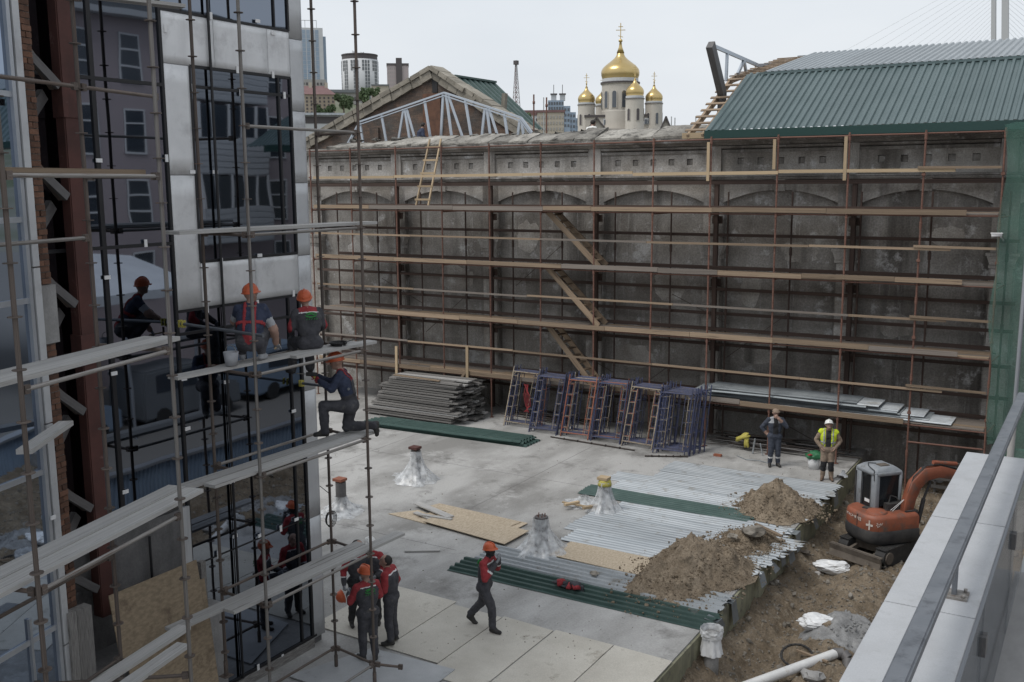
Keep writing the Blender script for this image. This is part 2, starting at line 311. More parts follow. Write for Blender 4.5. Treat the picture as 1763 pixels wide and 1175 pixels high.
def bevel(o, wd=.01, seg=2, ang=35):
    bm = bmesh.new(); bm.from_mesh(o.data); bmesh.ops.remove_doubles(bm, verts=bm.verts, dist=1e-5)
    es = [e for e in bm.edges if len(e.link_faces) == 2 and e.calc_face_angle(0) > R(ang)]
    bmesh.ops.bevel(bm, geom=es, offset=wd, segments=seg, affect='EDGES', clamp_overlap=True); bm.to_mesh(o.data); bm.free(); return smooth_by_angle(o, 50)
def copy_tree(o, parent=None):
    c = o.copy(); COL.objects.link(c); c.parent = parent
    if parent: c.matrix_parent_inverse = o.matrix_parent_inverse.copy()
    for ch in o.children: copy_tree(ch, c)
    return c
def fbm(p, o=4): return noise.fractal(V(p), .9, 2., o)
def corr(name, org, u, v, lu, lv, pitch, amp, m, parent=None, torn0=0, torn1=0, shape='trap', sag=0., nu=6, thick=.003):
    """ribbed metal sheet: ribs run along u, profile across v"""
    org, u, v = V(org), V(u).normalized(), V(v).normalized(); n = u.cross(v).normalized()
    if n.z < 0: n = -n
    prof = []; k = 0
    while k*pitch < lv-1e-6:
        o = k*pitch
        prof += [(o, 0), (o+pitch*.42, 0), (o+pitch*.54, amp), (o+pitch*.86, amp)] if shape == 'trap' else [(o+pitch*j/6, amp*(.5-.5*math.cos(2*math.pi*j/6))) for j in range(6)]
        k += 1
    prof = [p for p in prof if p[0] < lv] + [(lv, 0)]; ph = U(0, 50)
    vs = []; fs = []; np_ = len(prof)
    for lay in (0, thick):
        for j, (b_, h) in enumerate(prof):
            t0 = torn0*noise.noise(V((b_*9, ph, 0))); t1 = torn1*noise.noise(V((b_*11, ph, 5)))
            for i in range(nu+1):
                a = i/nu*(lu+t1-t0)+t0; s = sag*noise.noise(V((a*.7, b_*.7, ph)))
                vs.append(org+u*a+v*b_+n*(h+lay+s))
    W_ = nu+1; o2 = np_*W_
    for j in range(np_-1):
        for i in range(nu):
            a = j*W_+i; fs.append((a, a+1, a+W_+1, a+W_)); fs.append((o2+a, o2+a+W_, o2+a+W_+1, o2+a+1))
    for i in range(nu):
        fs.append((i, o2+i, o2+i+1, i+1)); a = (np_-1)*W_+i; fs.append((a, a+1, o2+a+1, o2+a))
    for j in range(np_-1):
        a = j*W_; fs.append((a, a+W_, o2+a+W_, o2+a)); a += nu; fs.append((a, o2+a, o2+a+W_, a+W_))
    return mesh(name, vs, fs, m, parent)
def grid(name, x0, x1, y0, y1, nx, ny, zf, m, parent=None, smooth=True):
    vs = [(x0+(x1-x0)*i/nx, y0+(y1-y0)*j/ny, 0) for j in range(ny+1) for i in range(nx+1)]
    vs = [(x, y, zf(x, y)) for x, y, _ in vs]; fs = [(j*(nx+1)+i, j*(nx+1)+i+1, (j+1)*(nx+1)+i+1, (j+1)*(nx+1)+i) for j in range(ny) for i in range(nx)]
    return mesh(name, vs, fs, m, parent, smooth)
def rock_verts(r, seed, sub=1):
    bm = bmesh.new(); bmesh.ops.create_icosphere(bm, subdivisions=sub, radius=r)
    for v in bm.verts: v.co *= 1+.7*noise.noise(v.co/r*1.3+V((seed, 0, 0)))+.2*noise.noise(v.co/r*3+V((seed, 5, 0))); v.co.z *= .7
    vs = [v.co.copy() for v in bm.verts]; fs = [tuple(x.index for x in f.verts) for f in bm.faces]; bm.free(); return vs, fs
ROCKS = [rock_verts(1, i*7.3) for i in range(8)]
def pebbles(name, pts, m, parent=None):
    mb = MB()
    for p, r in pts:
        vs, fs = random.choice(ROCKS); e = Euler((U(0, 6), U(0, 6), U(0, 6))).to_matrix(); mb.add([V(p)+e @ (v*r) for v in vs], fs)
    return stuff(mb.build(name, m, parent, fix=False))
ORD = ['first', 'second', 'third', 'fourth', 'fifth', 'sixth', 'seventh', 'eighth', 'ninth', 'tenth', 'eleventh', 'twelfth']

# ================================================================ SETTING
SLABX = -6.3; WALLY = 32.4
struct(box('ground', (-900, -700, -3.2), (900, 1500, -2.6), 'ground'))
g = MB(); g.box((-45, 2, -1.6), (SLABX, 34, 0)); struct(g.build('concrete_slab', 'slab'))
e = MB(); e.box((SLABX, 13, -1.1), (SLABX+.05, 31.6, -.035)); struct(e.build('slab_edge', 'yellowedge'))
struct(box('hall_floor', (-45, 34, -2.4), (20, 95, -.02), 'ground'))
def pitz(x, y):
    a = (x-SLABX)
    z = -.80 + .12*fbm((x*.7, y*.5, 3)) + .10*fbm((x*2.2, y*2.2, 9)) + .07*fbm((x*5, y*5, 1), 3) + .03*fbm((x*14, y*14, 1), 2)
    z += -.22*math.exp(-((a-1.0)/.45)**2)*(1 if y < 27 else .3) + .28*math.exp(-((a-2.0)/.5)**2-((y-21)/2.6)**2) + .10*math.exp(-((x+4.9)/.8)**2-((y-23.3)/.6)**2)
    z += .35*max(0, 1-a/.8)*(1 if y < 18.3 else .35) + (.25*max(0, min(1, (x+3.2)/1.3)))
    return z
def pm(x, y): return pitz(x, y)
struct(grid('excavated_ground', SLABX-.05, -1.0, 8, 33.5, 110, 420, pitz, 'dirt'))
pts = []; SACKS = [atz(1434, 967, -.72), atz(1412, 1080, -.72)]
for i in range(9000):
    x, y = U(-6.25, -1.3), U(14, 32); r = .009+.03*RND()**3
    if RND() < .015: r = U(.045, .09)
    if all((x-q.x)**2+(y-q.y)**2 > .3 for q in SACKS): pts.append(((x, y, pitz(x, y)+r*.3), r))
pebbles('gravel', pts, 'stone')
struct(box('yard', (-1.0, 11.2, -1.6), (60, 120, .3), 'ground'))
struct(box('water', (-900, -690, -3.0), (900, -90, -2.55), 'winglass'))
bpy.data.objects['water'].data = bpy.data.objects['water'].data.copy(); 
def hz(x, y):
    D = math.hypot(x, y); az = math.degrees(math.atan2(x, y))
    z = max(0, min(58, (D-95)*.068)); z += 34*math.exp(-((az+46)/9)**2-((D-520)/220)**2) + 5*fbm((x*.006, y*.006, 2))*min(1, max(0, (D-110)/80))
    return z-2 if D > 95 else -2.9
struct(grid('hills', -900, 260, 96, 1250, 90, 90, hz, 'hill'))

# plywood and OSB sheets lying on the slab
def sheet(name, label, cat, c, m, z=.002, th=.016, group=None):
    """flat board from four ground corners"""
    mb = MB(); n = len(c); vs = [V((x, y, z)) for x, y in c]+[V((x, y, z+th)) for x, y in c]
    mb.add(vs, [tuple(range(n))[::-1], tuple(range(n, 2*n))]+[(i, (i+1) % n, n+(i+1) % n, n+i) for i in range(n)])
    return tag(mb.build(name, m), label, cat, group)
G = 'plywood walkway sheets on the slab'
for i, (x0, x1, y0, y1, lab) in enumerate([(-7.45, -6.28, 12.6, 15.97, 'tan plywood floor sheet next to the slab edge in the foreground'), (-8.71, -7.47, 12.6, 16.0, 'tan plywood floor sheet, second from the slab edge'),
        (-9.89, -8.74, 13.3, 16.0, 'tan plywood floor sheet just under the feet of the walking worker'), (-11.1, -9.91, 13.75, 15.98, 'pale plywood floor sheet between walking worker and group of workers'), (-12.95, -11.12, 13.8, 16.15, 'pale stained plywood floor sheet under the group of workers')]):
    sheet('plywood_sheet', lab, 'plywood', [(x0, y0), (x1, y0+U(-.04, .04)), (x1, y1+U(-.05, .03)), (x0, y1+U(-.03, .03))], 'ply', z=.003+.002*i, group=G)
sheet('plywood_sheet', 'bluish grey sheet on the slab at the scaffold foot', 'plywood', [(-11.9, 12.0), (-9.47, 12.0), (-9.49, 13.68), (-11.3, 13.58)], 'plygrey', z=.022, group=G)
OG = 'OSB sheets lying beside the wrapped column stubs'
sheet('osb_sheet', 'large OSB sheet lying in front of the pile of OSB offcuts', 'board', [(-14.59, 19.72), (-11.93, 19.36), (-11.88, 20.44), (-14.48, 20.66)], 'osb', z=.06, group=OG)
sheet('osb_sheet', 'long OSB sheet lying behind the large OSB sheet', 'board', [(-15.22, 20.72), (-12.48, 20.5), (-12.40, 20.95), (-15.07, 21.13)], 'osb', z=.045, group=OG)
sheet('osb_sheet', 'OSB sheet mostly hidden under two other OSB sheets', 'board', [(-14.9, 20.3), (-12.3, 20.1), (-12.24, 21.0), (-14.8, 21.1)], 'osb', z=.024, group=OG)
sheet('osb_sheet', 'small dusty OSB offcut at the left end of OSB pile', 'board', [(-15.82, 19.86), (-14.5, 19.72), (-14.4, 20.2), (-15.3, 20.5)], 'osb', z=.004, group=OG)
sheet('osb_sheet', 'OSB sheet between the corrugated sheets and the big earth heap', 'board', [(-10.72, 19.38), (-8.45, 19.3), (-8.5, 20.45), (-10.68, 20.5)], 'osb', z=.02, group=OG)
for a, b_, wd, lab in [((-15.55, 20.75, .1), (-14.1, 20.25, .1), .22, 'grey plank lying askew on the OSB offcuts'), ((-15.0, 20.05, .09), (-14.0, 20.15, .09), .12, 'short grey plank beside the large OSB sheet'), ((-15.2, 20.2, .055), (-14.3, 19.95, .055), .15, 'short board lying on small OSB offcut'), ((-13.8, 17.9, .03), (-13.1, 18.35, .03), .12, 'loose plank end on bare slab near scaffold')]:
    tag(beam('plank', a, b_, wd, .03, 'woodgrey'), lab, 'plank', 'loose boards on the slab')

P_ = []
for i in range(900):
    x, y = U(-24, -6.5), U(13.2, 30)
    if RND() < .55: x, y = random.choice(((-8.5, 18), (-13, 15), (-11.5, 20.5), (-9.5, 28.8), (-20, 28.3), (-9.6, 15.6))); x, y = x+random.gauss(0, 1.3), min(30, y+random.gauss(0, .8))
    if x < -6.45: P_.append(((x, y, .022 if y < 16 else .004), .005+.016*RND()**3))
pebbles('litter', P_, 'stone')
for i, (a, c) in enumerate((((-26, 24.6), (-12.4, 24.6)), ((-20.2, 14.5), (-20.2, 28)), ((-14.2, 21.4), (-14.2, 28.6)), ((-26, 18.6), (-12.8, 18.6)))): struct(beam('floor_joint', (*a, .001), (*c, .001), .012, .002, 'darkconcrete'))
# corrugated sheets laid on the slab
CG = 'corrugated sheets laid flat on the slab'
sh = [(-12.28, -6.2, 17.45, .86, 'greensheet', 'dark green corrugated sheet nearest the camera, edging the slab'),
      (-12.1, -6.25, 18.22, 1.06, 'galvsheet', 'grey ribbed sheet right behind the front green one'),
      (-10.95, -6.2, 20.38, .88, 'galvsheet', 'grey corrugated sheet behind the OSB sheet'), (-11.3, -6.12, 21.16, .8, 'galvsheet', 'grey corrugated sheet with its left end near wrapped stub'),
      (-11.25, -6.0, 21.9, .62, 'galvsheet', 'narrow grey corrugated sheet under the small earth heap'), (-11.2, -5.85, 22.45, .72, 'galvsheet', 'grey corrugated sheet reaching over the slab edge between heaps'),
      (-10.9, -6.3, 23.1, .85, 'galvsheet', 'grey corrugated sheet just before the dark green stripe sheet'), (-12.3, -7.4, 23.86, .9, 'greensheet', 'dark green corrugated sheet among the grey ones'),
      (-11.7, -6.2, 24.7, .9, 'galvsheet', 'grey corrugated sheet just behind the dark green stripe sheet'), (-12.2, -6.15, 25.5, .86, 'galvsheet', 'grey corrugated sheet behind the farther earth heap'),
      (-11.1, -6.2, 26.25, .86, 'galvsheet', 'grey corrugated sheet, second nearest the standing men'), (-11.15, -6.1, 27.0, 1.15, 'galvsheet', 'grey corrugated sheet nearest the standing men')]
for i, (x0, x1, y0, wd, m, lab) in enumerate(sh):
    big = i < 2
    o = corr('corrugated_sheet', (x0, y0, .012+.009*(i % 3)), (1, U(-.004, .004), 0), (0, 1, 0), x1-x0, wd, .205 if big else .15, .048 if big else .034, m, torn0=.04, torn1=.22, sag=.018, nu=24, shape='trap' if big else 'wave')
    tag(o, lab, 'metal sheet', CG)
sc_ = MB()
for k in range(9):   # torn sheet ends hanging over the slab edge
    y = (17.9, 18.9, 20.6, 21.5, 22.4, 22.9, 23.6, 25.3, 27.4)[k]; L = U(.2, .5)
    p = [(SLABX-.1, y, .03), (SLABX+.08+U(0, .1), y+.05, -.02), (SLABX+.16+U(0, .12), y+U(-.1, .1), -L)]
    q = [(a+.01, b_+U(.2, .42), c) for a, b_, c in p]
    sc_ = MB(); sc_.add(p+q+[(a+.006, b_, c+.006) for a, b_, c in p+q], [(0, 1, 4, 3), (1, 2, 5, 4), (6, 9, 10, 7), (7, 10, 11, 8), (0, 3, 9, 6), (2, 8, 11, 5), (0, 6, 7, 1), (1, 7, 8, 2), (3, 4, 10, 9), (4, 5, 11, 10)])
    o = sc_.build('bent_flashing', 'dullsheet'); tag(o, 'torn grey flashing bent down over slab edge, %s from the front' % ORD[k], 'metal scrap', 'bent flashings on the slab edge')

# earth heaps
def heap(cx, cy, rx, ry, h, label, seed, rot=0):
    nr, na = 52, 120; vs = []; fs = []
    for j in range(nr+1):
        for i in range(na):
            a = 2*math.pi*i/na; t = j/nr; rr = t*(1+.30*fbm((math.cos(a)*1.6, math.sin(a)*1.6, seed)))
            x, y = rx*rr*math.cos(a), ry*rr*math.sin(a); X, Y = cx+x*math.cos(rot)-y*math.sin(rot), cy+x*math.sin(rot)+y*math.cos(rot)
            z = h*(max(0, 1-t)**1.05*.85+.15*math.cos(t*math.pi/2)) + (.16*fbm((X*1.7, Y*1.7, seed))+.085*fbm((X*5, Y*5, seed), 3)+.03*fbm((X*16, Y*16, seed), 2))*min(1, 3.5*(1-t))*(.35+.65*h/.8)
            vs.append((X, Y, max(.012, z)+.03*(1-t)))
    for j in range(nr):
        for i in range(na): fs.append((j*na+i, (j+1)*na+i, (j+1)*na+(i+1) % na, j*na+(i+1) % na))
    r = thing('earth_heap', label, 'earth heap', (cx, cy, 0), 'heaps of dug earth on the slab'); mesh('soil', vs, fs, 'clay', r, True)
    P = []
    for i in range(3600):
        a, t = U(0, 6.28), RND()**.55*(1.08 if RND() < .8 else 1.4); x, y = rx*t*math.cos(a), ry*t*math.sin(a); X, Y = cx+x*math.cos(rot)-y*math.sin(rot), cy+x*math.sin(rot)+y*math.cos(rot)
        s = .007+.022*RND()**3
        if RND() < .03: s = U(.03, .055)
        te = t/(1+.30*fbm((math.cos(a)*1.6, math.sin(a)*1.6, seed))); P.append(((X, Y, max(.035, h*(max(0, 1-te)**1.05*.85+.15*math.cos(min(1, te)*math.pi/2)) + (.16*fbm((X*1.7, Y*1.7, seed))+.085*fbm((X*5, Y*5, seed), 3))*max(0, min(1, 3.5*(1-te)))*(.35+.65*h/.8))+.01+s*.2), s))
    pebbles('clods', P, 'clay', r)
heap(-7.12, 25.3, 1.12, 1.05, .78, 'brown earth heap on corrugated sheets nearer the two standing men', 3)
heap(-7.45, 20.0, 1.12, 1.95, .86, 'largest brown earth heap, on corrugated sheets by the slab edge', 11, -.12)
heap(-6.95, 22.5, .8, .85, .36, 'low rubble heap between the two bigger earth heaps', 23)
def rock(loc, r, label, m='stone', cat='stone'):
    vs, fs = rock_verts(1, U(0, 99), 2); return tag(mesh('stone', [V(loc)+V((v.x*r*1.2, v.y*r, v.z*r*.85)) for v in vs], fs, m), label, cat)
rock((-6.75, 22.2, .42), .22, 'large brown stone on the low rubble heap'); rock((-9.25, 18.75, .1), .09, 'small round stone lying on the grey corrugated sheet'); rock((-7.2, 22.0, .3), .1, 'pale stone chip beside the large brown stone')
tag(beam('plank', (-6.9, 22.75, .42), (-6.2, 22.55, .3), .1, .035, 'wood'), 'short plank stuck in the low rubble heap', 'plank')
tag(beam('plank', (-12.15, 22.7, .12), (-11.05, 22.75, .09), .06, .04, 'woodnew'), 'thin fresh batten beside the yellow capped stub', 'plank')
for i, x in enumerate((-11.85, -11.3)): tag(beam('timber_block', (x-.1, 22.45, .15), (x+.12, 22.85, .15), .1, .06, 'woodnew'), ('left', 'right')[i]+' short timber block on the batten by the wrapped stub', 'timber')

# wrapped column stubs
def film(name, c, z0, z1, r0, r1, seed, m='film', parent=None, jag=.35, squash=1., fold=1.):
    n, k = 60, 10; vs = []; fs = []
    for j in range(k+1):
        t = j/k; rr = r1+(r0-r1)*(1-t)**2.3
        for i in range(n):
            a = 2*math.pi*i/n; f = 1+fold*(.07+.16*(1-t))*(math.sin(a*7+seed+1.5*noise.noise(V((math.cos(a), math.sin(a), seed))))*.6+.6*noise.noise(V((math.cos(a)*2.5, math.sin(a)*2.5, seed+t))))+.5*jag*(1-t)**2*noise.noise(V((math.cos(a)*1.8, math.sin(a)*1.8, seed)))+.12*noise.noise(V((a*5, t*4, seed)))
            vs.append((c[0]+rr*f*math.cos(a), c[1]+rr*f*math.sin(a)*squash, z0+(z1-z0)*t))
    fs = [(j*n+i, j*n+(i+1) % n, (j+1)*n+(i+1) % n, (j+1)*n+i) for j in range(k) for i in range(n)]
    return mesh(name, vs, fs, m, parent, True)
SG = 'column stubs wrapped in plastic film'
def stub(x, y, h, label, r=.15, rf=.5, seed=1, cap=None, zt=None, m='darksteel'):
    s = thing('column_stub', label, 'column stub', (x, y, 0), SG)
    mb = MB(); mb.lathe([(r, 0), (r, h)], (x, y, 0), 16); mb.build('pipe', m, s, fix=False)
    for k in range(7):
        a = k*.9; tube('rebar', (x+r*.6*math.cos(a), y+r*.6*math.sin(a), h*.7), (x+r*.6*math.cos(a), y+r*.6*math.sin(a), h+.04+.03*(k % 2)), .012, 'rust', s, True)
    film('plastic_film', (x, y), .012, zt or h*.97, rf, r*1.12, seed, parent=s)
    if cap: box('cap', (x-.17, y-.13, h+.03), (x+.12, y+.13, h+.1), cap, s)
    return s
stub(-16.96, 22.64, .93, 'column stub in clear film in the middle of the bare slab', .14, .62, 2, 'redoxide'); stub(-17.07, 19.45, .80, 'dark column stub with film slumped round it, beside scaffold post', .14, .55, 5, 'orangeframe', zt=.42)
stub(-11.05, 19.59, .84, 'column stub tightly veiled in film by the corrugated sheets', .16, .62, 8); st = stub(-11.01, 22.93, .83, 'column stub in film with yellow rag on top', .15, .5, 12, 'woodnew')
mb = MB(); mb.lathe([(.19, .70), (.185, .76), (.15, .85), (.05, .87)], (-11.01, 22.93, 0), 9); mb.build('yellow_rag', 'yellow', st, True)
film('trailing_film', (-11.75, 23.2), .01, .22, .55, .12, 31, parent=st); film('trailing_film', (-17.6, 22.9), .01, .12, .35, .1, 37, parent=bpy.data.objects['column_stub'])
film('trailing_film', (-16.9, 19.2), .01, .1, .5, .12, 41, parent=bpy.data.objects['column_stub.001'])
pp = thing('standpipe', 'grey standpipe in the dug ground with white bag tied over top', 'pipe', (-6.0, 17.25, -.9))
mb = MB(); mb.lathe([(.14, -1.0), (.14, .1)], (-6.0, 17.25, 0), 18); mb.build('pipe', 'concrete', pp, True, fix=False)
film('white_bag', (-6.0, 17.25), -.32, .17, .21, .17, 4, 'plastic', pp, jag=.2, fold=.6); film('bag_rim', (-6.0, 17.25), .02, .2, .20, .215, 9, 'plastic', pp, jag=.1, fold=.5)

# ================================================================ OLD WALL
W0, W1 = -34.0, .6; BAY = 4.43; ARCX = [-4.95-BAY*k for k in range(-1, 7)]
wl = thing('old_wall', 'long weathered plaster wall with shallow arches and square frieze recesses', 'wall', (-15, WALLY+.4, 0))
mb = MB(); mb.box((W0, WALLY+.2, -1.5), (W1, WALLY+.8, 10.02)); mb.build('wall_core', 'plaster', wl)
SPR, APX, HS = 7.9, 8.31, 1.86
for xc in ARCX:
    if xc-BAY/2 > W1: continue
    a0, a1 = xc-BAY/2, min(xc+BAY/2, W1)
    # spandrel over the arch
    n = 20; pts = []
    for i in range(n+1):
        t = -1+2*i/n; pts.append((xc+HS*t, SPR+(APX-SPR)*(1-t*t)))
    pts = [p for p in pts if p[0] < W1]
    poly = pts+[(pts[-1][0], 8.62), (pts[0][0], 8.62)]
    mb = MB(); mb.prism(poly, 'y', WALLY, WALLY+.21); mb.build('arch', 'plaster2', wl)
    box('keystone', (xc-.17, WALLY-.05, APX-.04), (xc+.17, WALLY+.1, 8.66), 'plaster2', wl)
    # pilaster to the left of the bay
    pl = MB(); pl.box((xc-BAY/2-(BAY/2-HS), WALLY, -1.5), (xc-HS, WALLY+.21, 8.62)); p = pl.build('pilaster', 'plaster', wl)
    px_ = xc-BAY/2
    mb = MB(); mb.box((px_-.30, WALLY-.09, -1.4), (px_+.30, WALLY+.1, 6.02)); mb.box((px_-.36, WALLY-.15, 6.02), (px_+.36, WALLY+.1, 6.12)); mb.prism([(px_-.33, 6.12), (px_+.33, 6.12), (px_+.42, 6.38), (px_-.42, 6.38)], 'y', WALLY-.2, WALLY+.1); mb.box((px_-.45, WALLY-.23, 6.38), (px_+.45, WALLY+.1, 6.46)); mb.build('capital', 'plaster2', p)
    # frieze with recessed squares
    f = MB(); f0, f1 = a0+.02, a1-.02; zl, zh = 9.14, 9.35; sq = [xc+(k-2)*.665 for k in range(5)]
    f.box((f0, WALLY+.02, 8.8), (f1, WALLY+.21, zl)); f.box((f0, WALLY+.02, zh), (f1, WALLY+.21, 9.52)); cur = f0
    for s in sq:
        if s+.11 > f1: break
        f.box((cur, WALLY+.02, zl), (s-.105, WALLY+.21, zh)); cur = s+.105
    f.box((cur, WALLY+.02, zl), (f1, WALLY+.21, zh)); f.build('frieze', 'plaster2', wl)
    for s in sq:
        if s+.11 < f1: box('frieze_square', (s-.098, WALLY+.062, zl+.008), (s+.098, WALLY+.22, zh-.02), 'plaster', wl)
    box('pier_strip', (px_-.24, WALLY-.07, 8.8), (px_+.24, WALLY+.06, 9.75), 'plaster2', wl)
    c = MB(); c.box((a0+.26, WALLY-.04, 9.52), (a1-.26, WALLY+.2, 9.62)); c.prism([(WALLY+.1, 9.62), (WALLY-.1, 9.68), (WALLY-.12, 9.74), (WALLY+.1, 9.74)], 'x', a0+.25, a1-.25); c.build('moulding', 'plaster', wl)
mb = MB(); mb.prism([(WALLY+.1, 8.62), (WALLY-.06, 8.64), (WALLY-.1, 8.69), (WALLY-.1, 8.72), (WALLY-.15, 8.74), (WALLY-.15, 8.79), (WALLY+.1, 8.80)], 'x', W0, W1); mb.build('string_course', 'plaster', wl)
mb = MB(); mb.prism([(WALLY+.2, 9.745), (WALLY-.1, 9.76), (WALLY-.2, 9.84), (WALLY-.34, 9.87), (WALLY-.36, 9.95), (WALLY-.42, 9.97), (WALLY-.42, 10.03), (WALLY+.2, 10.06)], 'x', W0, W1); mb.build('cornice', 'plaster', wl)
for k, (x, z, rx, rz_) in enumerate(((-5.6, 4.1, .55, .4), (-4.3, 6.9, .5, .3), (-9.9, 3.0, .7, .5), (-13.2, 5.0, .6, .55), (-14.6, 2.4, .8, .4), (-18.9, 6.6, .5, .6), (-17.6, 3.3, .7, .6), (-22.2, 4.9, .8, .5), (-23.4, 2.7, .6, .5), (-8.7, 6.3, .6, .35), (-27.0, 5.8, .7, .7), (-10.3, 5.1, .35, .7))):
    n = 22; q = [(x+rx*math.cos(2*math.pi*i/n)*(1+.5*noise.noise(V((math.cos(2*math.pi*i/n)*2, math.sin(2*math.pi*i/n)*2, k)))), z+rz_*math.sin(2*math.pi*i/n)*(1+.5*noise.noise(V((math.cos(2*math.pi*i/n)*2, math.sin(2*math.pi*i/n)*2, k+9))))) for i in range(n)]
    mb = MB(); mb.prism(q, 'y', WALLY+.186, WALLY+.21); mb.build('plaster_patch', 'plaster2', wl)
# heavy slabs capping the wall
x = -28.2; k = 0
while x < -11.7:
    L = U(.7, 1.5); x1 = min(x+L, -11.6); zr = 10.42+U(-.05, .07)+(.05 if x > -17.5 else 0)-(.12 if x < -25.5 else 0); y1 = WALLY+.8+U(-.12, .12); s = U(-.12, .12); nx, ny = 8, 8; vs = []
    for j in range(ny+1):
        t = j/ny
        for i in range(nx+1):
            a = i/nx; xx = x+.012+(x1-x-.024)*a+s*t+(.05*noise.noise(V((x, t*4, 7))) if i in (0, nx) else 0); yy = WALLY-.44+(y1-WALLY+.44)*t+(.07*noise.noise(V((xx*3, 1, 4))) if j in (0, ny) else 0)
            vs.append((xx, yy, 10.10+(zr-10.10)*(t**.8)+.045*noise.noise(V((xx*2.2, yy*2.2, 2)))+.02*noise.noise(V((xx*7, yy*7, 2)))))
    o_ = len(vs); vs += [(a, b_, max(10.035, c-.08)) for a, b_, c in vs]; W_ = nx+1
    fs = [(j*W_+i, j*W_+i+1, (j+1)*W_+i+1, (j+1)*W_+i) for j in range(ny) for i in range(nx)]
    fs += [(o_+d, o_+c, o_+b_, o_+a) for a, b_, c, d in fs]
    rim = [i for i in range(nx)]+[j*W_+nx for j in range(ny)]+[ny*W_+i for i in range(nx, 0, -1)]+[j*W_ for j in range(ny, 0, -1)]
    fs += [(b_, a, o_+a, o_+b_) for a, b_ in zip(rim, rim[1:]+rim[:1])]
    mesh('cap_slab', vs, fs, 'capstone', wl); x = x1; k += 1
mb = MB()
for i in range(60):
    xx = U(-28, -12); r_ = U(.04, .13); vs, fs = random.choice(ROCKS); mb.add([V((xx, WALLY+.95+U(-.25, .2), 10.40+.05*noise.noise(V((xx*.5, 3, 0)))))+v*r_ for v in vs], fs)
stuff(mb.build('rubble', 'capstone', wl, fix=False))
# pipe remains above the wall
for i, (x, yt, yb) in enumerate([(919, 163, 228), (941, 168, 232)]):
    a = aty(x, yb, 33.6); b_ = aty(x, yt, 33.6); t = thing('rusty_pipe', ('left', 'right')[i]+' thin rusty pipe sticking up behind the old wall', 'pipe', (a.x, a.y, 9), 'thin pipes behind the wall'); tube('pipe', (a.x, a.y, 9.0), b_, .03, 'rust', t); tube('coupling', b_-V((0, 0, .35)), b_-V((0, 0, .25)), .05, 'rust', t)

# ================================================================ SCAFFOLD ALONG THE OLD WALL
SY, IY = 30.5, 31.95
PX = [-27.8, -25.7, -23.52, -21.41, -19.3, -17.22, -15.11, -13.02, -11.03, -8.93, -6.81, -4.78, -2.70]
DK = [7.64, 5.66, 3.6, 1.52]; GR = [8.86, 6.64, 4.61, 2.58]
sw = thing('wall_scaffold', 'rusty tube scaffold with four board decks in front of the old wall', 'scaffold', (-15, SY, 0))
pm_ = MB(); pm_.tube((0, 0, 0), (0, 0, 9.98), .028, 10)
for z in DK+[9.9]: pm_.tube((0, 0, z-.16), (0, 0, z+.02), .042, 10)
for z in GR: pm_.tube((0, 0, z-.05), (0, 0, z+.05), .04, 8); pm_.box((-.05, -.06, z-.03), (.05, 0, z+.03))
pm_.lathe([(.09, 0), (.09, .012)], (0, 0, 0), 8)
tmpl = pm_.build('post', 'rust'); 
for i, x in enumerate(PX):
    o = tmpl if i == 0 else bpy.data.objects.new('post', tmpl.data)
    if i: COL.objects.link(o)
    o.location = (x, SY, 0 if x < -6.4 else -1.0); o.scale = (1, 1, 1 if x < -6.4 else 10.98/9.98)
    if x >= -6.4: o.scale = (1, 1, 1.1); 
    o.rotation_euler = (0, U(-.004, .004), 0); adopt(o, sw)
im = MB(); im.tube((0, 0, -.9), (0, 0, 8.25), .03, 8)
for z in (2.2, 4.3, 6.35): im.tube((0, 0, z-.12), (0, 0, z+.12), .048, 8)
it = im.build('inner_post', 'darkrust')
for i, x in enumerate(PX):
    o = it if i == 0 else bpy.data.objects.new('inner_post', it.data)
    if i: COL.objects.link(o)
    o.location = (x+.1, IY, 0); adopt(o, sw)
for z in DK+[9.93]:
    for a, b_ in zip(PX, PX[1:]):
        tube('ledger', (a, SY+.03, z-.05+U(-.015, .015)), (b_, SY+.03, z-.05+U(-.015, .015)), .024, 'rust', sw)
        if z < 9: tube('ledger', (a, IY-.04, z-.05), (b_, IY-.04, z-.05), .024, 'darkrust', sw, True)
    for x in PX:
        if z < 9: tube('transom', (x, SY, z-.09), (x+.1, IY, z-.09), .022, 'rust', sw, True)
def run(z, y, wd, h, m, name, x0, x1, Lmin=3.2, Lmax=5.2, dz=.012, up=(0, 0, 1)):
    x = x0
    while x < x1-.4:
        e_ = min(x1, x+U(Lmin, Lmax)); e_ = x1 if x1-e_ < 1 else e_
        d = U(-dz, dz); beam(name, (x, y, z+d), (e_-.012, y, z+d+U(-dz, dz)), wd, h*U(.9, 1.04), m if RND() < .7 else ('wooddeck' if m == 'wood' else 'wood'), sw, up); x = e_
for z in DK:
    run(z+.07, SY-.055, .035, .15, 'wood', 'toe_board', -27.6, -3.55 if z > 2 else -4.9, 1.8, 4.4, .016)
    for k in range(6): run(z+.005, SY+.12+.215*k, .205, .04, 'wooddeck', 'deck_plank', -27.7, -2.75, 3.5, 5.5, .006)
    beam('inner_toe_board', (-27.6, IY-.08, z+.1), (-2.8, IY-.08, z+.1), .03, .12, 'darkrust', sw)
for i, z in enumerate(GR):
    run(z, SY-.05, .03, .07 if i else .10, 'woodnew' if i == 0 else 'wood', 'guard_board', -27.6, -3.9, 3.6, 5.8, .02)
    beam('guard_board', (-4.9, SY-.09, z+.08), (-2.75, SY-.09, z+.06), .03, .07, 'wood', sw)
for z in (6.83, 5.02, 4.2, 3.15, 2.2, .95):
    beam('wall_rail', (-29, IY+.12, z), (-2.3, IY+.12, z), .05, .10, 'darkrust', sw)
